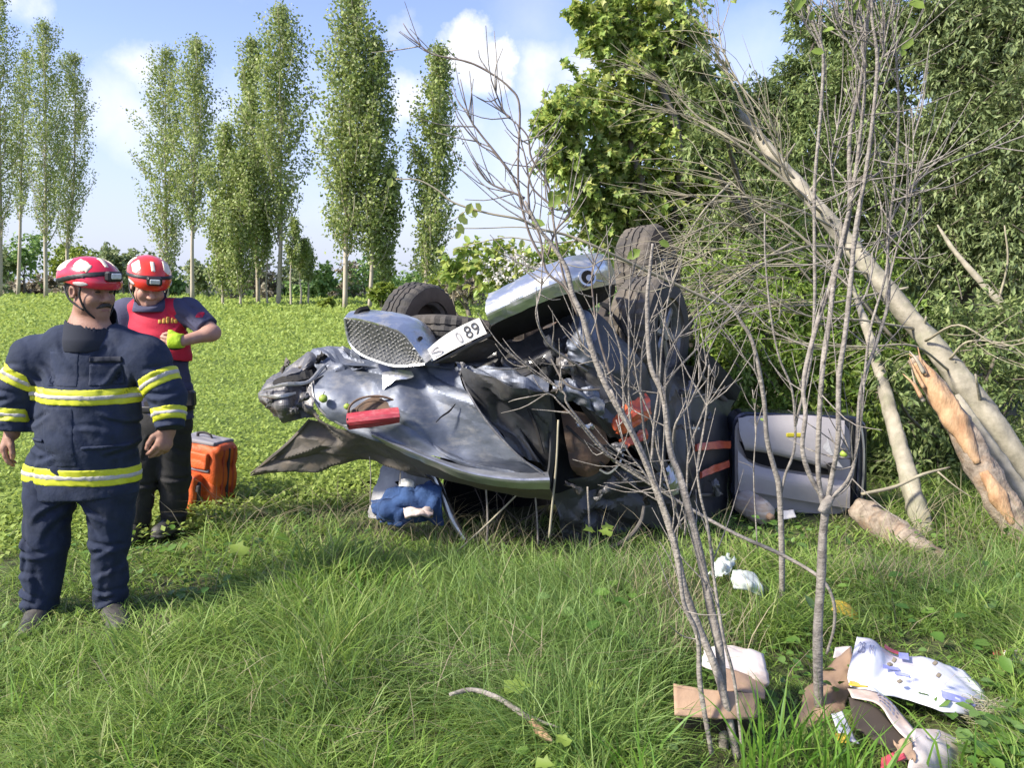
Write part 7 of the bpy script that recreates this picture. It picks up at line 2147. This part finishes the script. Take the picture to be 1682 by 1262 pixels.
def bag_soft(c, hs, r, nm, m, parent, seed=1, amp=.004):
    f = Field(np.array(c) - np.array(hs) - r - .02, np.array(c) + np.array(hs) + r + .02, .006)
    sl, p = f.window(np.array(c) - 1, np.array(c) + 1, 0)
    q = np.abs(p - np.array(c)) - np.array(hs)
    d = np.linalg.norm(np.maximum(q, 0), axis=-1) + np.minimum(q.max(-1), 0) - r
    f.blend(sl, d.astype(np.float32), 0, 'add')
    if amp: f.folds(amp, 30, seed, (.3, .1, 1))
    V, Fc = f.mesh()
    return mk(nm, org_b + V @ Rm.T, Fc, m, parent)


pocket = bag_soft((-.015, -.155, .165), (.085, .03, .10), .03, 'front_pocket', M_bag, bg_, 3)
bag_soft((-.015, -.192, .268), (.10, .008, .012), .008, 'pocket_flap', M_bag_r, bg_, 5, 0)
bag_soft((.0, -.135, .39), (.13, .012, .045), .012, 'top_flap', M_bag, bg_, 6)
bag_soft((0, -.138, .325), (.15, .004, .006), .005, 'zip', M_grey_cl, bg_, 6, 0)
bag_soft((0, -.0, .505), (.15, .10, .004), .012, 'lid', M_grey_cl, bg_, 8, .003)
for sx in (-1, 1):
    bag_soft((sx * .115 - .01, -.17, .16), (.008, .006, .085), .006, 'buckle_strap', M_bag_d, bg_, 9, 0)
    bag_soft((sx * .115 - .01, -.185, .205), (.014, .004, .02), .006, 'buckle', M_bag_d, bg_, 9, 0)
for k in range(3):
    bag_soft((.206 + k * .001, -.06 + k * .055, .27), (.003, .005, .20), .006, 'side_piping', M_bag_r if k != 1 else M_bag_d, bg_, 9, 0)
mb = MB(); mb.add(*tube([org_b + Rm @ np.array(v) for v in ((-.06, 0, .51), (-.05, -.01, .545), (0, -.01, .555), (.05, -.01, .545), (.06, 0, .51))], .011, 6, 16, flat=.6)); mb.mk('carry_handle', M_bag_d, bg_)


def lsheet(name, rows, m, label, cat, seed, crumple=.01, thick=.002, nu=20, nv=14, cs=8, root=None, parent=None, edge=.0, group=None):
    V, Fc = sheet([[P(*p) for p in r] for r in rows], nu, nv, thick, crumple, cs, .001, seed, edge=edge)
    if parent is not None:
        return mk(name, V, Fc, m, parent)
    return mk(name, V, Fc, m, label=label, cat=cat, group=group)


# cardboard box on the left of the heap: flap, dark side, white pack behind
y0 = G(1180, 1215).y - .05
bx1 = thing('cardboard_box', G(1175, 1210), 'flattened brown cardboard box behind the forked stems', 'box')
lsheet('front_flap', [[(1106, 1124, y0 + .03), (1150, 1132, y0 + .02), (1200, 1138, y0 + .02), (1246, 1140, y0 + .06)], [(1108, 1176, y0 - .04), (1150, 1180, y0 - .05), (1200, 1182, y0 - .05), (1244, 1180, y0)]], M_card, 0, 0, 201, .006, .006, parent=bx1)
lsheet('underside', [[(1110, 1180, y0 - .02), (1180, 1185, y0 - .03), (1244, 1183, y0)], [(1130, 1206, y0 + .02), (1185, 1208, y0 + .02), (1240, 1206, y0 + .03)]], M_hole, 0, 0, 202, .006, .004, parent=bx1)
lsheet('back_flap', [[(1190, 1098, y0 + .2), (1225, 1110, y0 + .2), (1258, 1124, y0 + .22)], [(1186, 1136, y0 + .08), (1225, 1140, y0 + .08), (1256, 1150, y0 + .1)]], M_card, 0, 0, 203, .006, .006, parent=bx1)
lsheet('paper_pack', [[(1158, 1070, y0 + .32), (1200, 1062, y0 + .34), (1250, 1078, y0 + .36)], [(1154, 1092, y0 + .24), (1200, 1100, y0 + .26), (1256, 1110, y0 + .28)], [(1168, 1100, y0 + .2), (1210, 1116, y0 + .2), (1260, 1130, y0 + .2)]], M_cardw, 'torn white card pack behind the brown cardboard flap', 'pack', 204, .014, .02)

# cardboard behind the right sapling
y1 = G(1340, 1190).y
lsheet('cardboard_sheet', [[(1322, 1128, y1 + .22), (1360, 1096, y1 + .3), (1398, 1064, y1 + .36)], [(1316, 1160, y1 + .1), (1358, 1140, y1 + .15), (1400, 1120, y1 + .22)], [(1306, 1196, y1), (1346, 1190, y1 + .02), (1388, 1170, y1 + .1)]], M_card, 'torn tan cardboard leaning behind the tallest sapling stem', 'cardboard', 205, .02, .006)
lsheet('paper_scrap', [[(1372, 1064, y1 + .42), (1398, 1064, y1 + .42)], [(1368, 1082, y1 + .36), (1402, 1086, y1 + .36)]], M_cardw, 'small pale scrap right of the tallest sapling stem', 'paper', 206, .01, .004, 10, 6)

# big crumpled white wrapper with print
yw = G(1500, 1170).y - .12
wr = thing('paper_wrapper', G(1500, 1185), 'big crumpled white printed wrapper on top of the litter heap', 'wrapper')
WT = [[(1408, 1046, yw + .34), (1436, 1052, yw + .34), (1470, 1074, yw + .32), (1525, 1080, yw + .34), (1585, 1102, yw + .34)],
      [(1400, 1078, yw + .24), (1432, 1082, yw + .20), (1470, 1094, yw + .22), (1535, 1108, yw + .20), (1612, 1132, yw + .26)],
      [(1392, 1110, yw + .16), (1430, 1112, yw + .14), (1480, 1116, yw + .17), (1545, 1136, yw + .10), (1626, 1160, yw + .16)],
      [(1396, 1128, yw + .12), (1432, 1136, yw + .06), (1486, 1150, yw + .08), (1550, 1168, yw + .02), (1612, 1180, yw + .08)]]
lsheet('wrapper_sheet', WT, M_paper, 0, 0, 207, .011, .003, 44, 30, 7, parent=wr)
TT, TBm = catmull([tuple(P(*p)) for p in WT[0]], 60), catmull([tuple(P(*p)) for p in WT[1]], 60)
T3 = catmull([tuple(P(*p)) for p in WT[2]], 60); T4 = catmull([tuple(P(*p)) for p in WT[3]], 60)
letters('2B', TT, TBm, .04, .14, .40, .95, M_ink_p, wr, 'lettering', .016)
letters('M', TT, TBm, .19, .24, .50, .95, M_ink_p, wr, 'lettering', .016)
for k, (a, b, u0, u1, v0, v1, mm) in enumerate(((TT, TBm, .36, .52, .02, .30, M_red_p), (TT, TBm, .52, .60, .10, .62, M_blue_p), (TBm, T3, .34, .50, .3, .55, M_blue_p), (T3, T4, .74, .92, .1, .5, M_blue_p), (TBm, T3, .44, .56, .66, .9, M_blue_p))):
    uu = np.repeat(np.linspace(u0, u1, 8), 4); vv = np.tile(np.linspace(v0, v1, 4), 8)
    V = on_grid(a, b, uu, vv, .014)
    Fc = [(i * 4 + j, i * 4 + j + 1, i * 4 + j + 5, i * 4 + j + 4) for i in range(7) for j in range(3)]
    mk('print_patch', V, Fc, mm, wr, smooth=False)
for k, (a, b) in enumerate(((1462, 1092), (1478, 1120), (1536, 1090), (1542, 1110), (1469, 1085))):
    V, Fc = box(P(a, b, yw + .10), (.018, .01, .016), frame_axes((1, .2, .4 * k)), .003)
    mk('debris_crumb', V, Fc, M_bark, wr, smooth=False)
# torn box with dark opening at the lower right corner
yx = G(1470, 1255).y - .08
bx2 = thing('torn_carton', G(1480, 1270), 'torn white carton with dark opening at the lower right', 'box')
lid = lsheet('lid', [[(1392, 1132, yx + .34), (1440, 1138, yx + .30), (1478, 1170, yx + .22), (1510, 1216, yx + .10)], [(1400, 1146, yx + .24), (1444, 1162, yx + .2), (1470, 1196, yx + .12), (1500, 1226, yx + .02)]], M_cardw, 0, 0, 211, .006, .004, 22, 8, parent=bx2)
LT_, LB_ = catmull([tuple(P(*p)) for p in ((1392, 1132, yx + .34), (1440, 1138, yx + .30), (1478, 1170, yx + .22), (1510, 1216, yx + .10))], 60), catmull([tuple(P(*p)) for p in ((1400, 1146, yx + .24), (1444, 1162, yx + .2), (1470, 1196, yx + .12), (1500, 1226, yx + .02))], 60)
for k in range(3):
    for j in range(7):
        u0 = .18 + j * .062; uu = np.array([u0, u0 + .04, u0 + .04, u0]); v0 = .2 + k * .22; vv = np.array([v0, v0, v0 + .11, v0 + .11])
        mk('print_mark', on_grid(LT_, LB_, uu, vv, .012), [(0, 1, 2, 3)], M_ink_p, lid, smooth=False)
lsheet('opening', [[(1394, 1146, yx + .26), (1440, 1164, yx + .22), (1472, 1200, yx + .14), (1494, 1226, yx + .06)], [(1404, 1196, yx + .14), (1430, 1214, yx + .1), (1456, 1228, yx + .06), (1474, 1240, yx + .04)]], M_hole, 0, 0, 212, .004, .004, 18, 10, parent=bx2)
lsheet('side_panel', [[(1502, 1196, yx + .14), (1540, 1200, yx + .2), (1586, 1218, yx + .24)], [(1498, 1230, yx + .02), (1540, 1236, yx + .06), (1584, 1240, yx + .16)], [(1490, 1280, yx - .06), (1540, 1290, yx - .02), (1584, 1290, yx + .1)]], M_cardw, 0, 0, 213, .01, .005, 20, 16, parent=bx2)
lsheet('red_flap', [[(1448, 1246, yx + .0), (1482, 1230, yx + .02)], [(1446, 1266, yx - .04), (1488, 1246, yx - .02)]], M_red_p, 0, 0, 214, .004, .004, 10, 6, parent=bx2)
lsheet('torn_edge', [[(1470, 1222, yx + .02), (1496, 1212, yx + .03)], [(1476, 1250, yx - .02), (1506, 1250, yx - .02)]], M_card, 0, 0, 215, .01, .004, 10, 8, parent=bx2, edge=.004)
tt = np.linspace(0, 2 * PI * .6, 14)
mb = MB(); mb.add(*tube([P(1532 + 12 * math.cos(a - .8), 1207 + 9 * math.sin(a - .8), yx + .10) for a in tt], .003, 5, 26)); mb.mk('print_ring', M_ink_p, bx2)
lsheet('paper_scrap', [[(1366, 1172, yx + .24), (1384, 1168, yx + .26)], [(1372, 1196, yx + .16), (1398, 1200, yx + .18)], [(1390, 1216, yx + .1), (1412, 1222, yx + .1)]], M_paper, 'narrow white scrap left of the dark carton opening', 'paper', 216, .01, .003, 10, 12)
lsheet('yellow_scrap', [[(1396, 1118, yx + .42), (1424, 1124, yx + .40)], [(1394, 1126, yx + .38), (1426, 1130, yx + .36)]], M_yel_p, 'small yellow scrap below the white printed wrapper', 'scrap', 217, .004, .003, 8, 5)
lsheet('yellow_scrap', [[(1372, 1206, yx + .12), (1390, 1204, yx + .12)], [(1374, 1220, yx + .06), (1394, 1220, yx + .06)]], M_yel_p, 'yellow scrap in the grass left of the torn carton', 'scrap', 218, .006, .003, 8, 5)
# straw ball at the end of the wrapper
rngs = np.random.default_rng(3)
c = np.array(P(1606, 1172, yw + .08)); mb = MB()
for k in range(160):
    a = rand_dirs(1, rngs)[0] * np.array([.10, .06, .045]); b = rand_dirs(1, rngs)[0] * np.array([.10, .06, .045])
    mb.add(*tube([c + a, c + (a + b) * .8, c + b], .0012, 3, 5, caps=False))
nest = mb.mk('straw_bundle', mat('straw_fibre', (.45, .42, .30), .8, col2=(.3, .28, .18), vscale=20), label='loose ball of pale straw at the right end of the white wrapper', cat='straw', kind='stuff')

# plastic bags and packets
yp = G(1215, 985).y - .1
lsheet('plastic_bag', [[(1204, 936, yp + .12), (1222, 934, yp + .1), (1240, 944, yp + .1)], [(1200, 948, yp), (1224, 946, yp - .03), (1250, 964, yp)], [(1206, 966, yp - .04), (1232, 972, yp - .05), (1260, 984, yp - .03)]], M_plas, 'white plastic bag lying in the grass left of the slim forked sapling', 'plastic bag', 221, .02, .004, 24, 18, 9)
lsheet('plastic_bag', [[(1178, 914, yp + .28), (1194, 908, yp + .3), (1212, 916, yp + .3)], [(1168, 930, yp + .16), (1190, 926, yp + .16), (1208, 926, yp + .2)], [(1166, 942, yp + .1), (1186, 946, yp + .08), (1200, 940, yp + .12)]], M_plas, 'torn white plastic film left of the white bag', 'plastic bag', 222, .035, .002, 24, 18, 12, edge=.006)
yq = G(1390, 1010).y - .12
lsheet('yellow_packet', [[(1366, 986, yq + .08), (1388, 992, yq + .06), (1408, 1008, yq + .04)], [(1366, 1002, yq), (1390, 1012, yq - .02), (1412, 1024, yq - .02)]], M_yel_p, 'yellow and white packet right of the tallest sapling', 'packet', 223, .008, .01, 14, 8)
lsheet('white_packet', [[(1382, 988, yq + .09), (1412, 1010, yq + .07)], [(1380, 994, yq + .06), (1410, 1016, yq + .04)]], M_paper, 'white strip on the yellow packet', 'packet', 224, .004, .006, 10, 5)
yr = G(1660, 1085).y - .12
lsheet('red_scrap', [[(1630, 1068, yr + .1), (1656, 1068, yr + .1)], [(1632, 1080, yr + .03), (1658, 1078, yr + .03)]], M_red_p, 'small red scrap in the grass near the right edge', 'scrap', 225, .01, .004, 10, 6)
lsheet('paper_scrap', [[(1656, 1064, yr + .14), (1684, 1056, yr + .14), (1710, 1054, yr + .16)], [(1646, 1082, yr + .02), (1680, 1086, yr), (1710, 1086, yr + .02)]], M_cardw, 'crumpled pale paper cut by the right edge', 'paper', 226, .016, .004, 16, 10)
yk = G(460, 805).y
lsheet('paper_scrap', [[(450, 796, yk + .05), (472, 794, yk + .05)], [(452, 804, yk), (474, 803, yk)]], M_paper, 'tiny pale scrap in the grass right of the orange bag', 'paper', 227, .006, .003, 8, 5)
# plastic jug under the open door
yj = 5.1
jug = thing('plastic_jug', P(1250, 862, yj) - Vector((0, 0, .02)), 'dirty white jug with brown stripe lying under the open door', 'jug')
cj = np.array(P(1252, 842, yj)); dj = np.array([.35, -.9, -.1]); dj /= np.linalg.norm(dj)
part_ = tube([cj - dj * .22, cj - dj * .2, cj - dj * .02, cj + dj * .04, cj + dj * .07], [.02, .085, .088, .07, .02], 18, 16, rough=.05, seed=2)
mk('jug_body', np.array(part_[0]), part_[1], mat('dirty_white_plastic', (.55, .52, .47), .5, col2=(.34, .24, .16), vscale=6, stretch=(1, 1, 6)), jug)
part_ = tube([cj + dj * .06, cj + dj * .10], [.025, .022], 10, 3)
mk('cap', np.array(part_[0]), part_[1], M_card, jug)
lsheet('pale_rag', [[(1284, 838, 5.1), (1304, 836, 5.1)], [(1286, 852, 5.05), (1308, 850, 5.05)]], M_seat, 'pale rag lying right of the jug under the door', 'rag', 228, .02, .006, 10, 8)
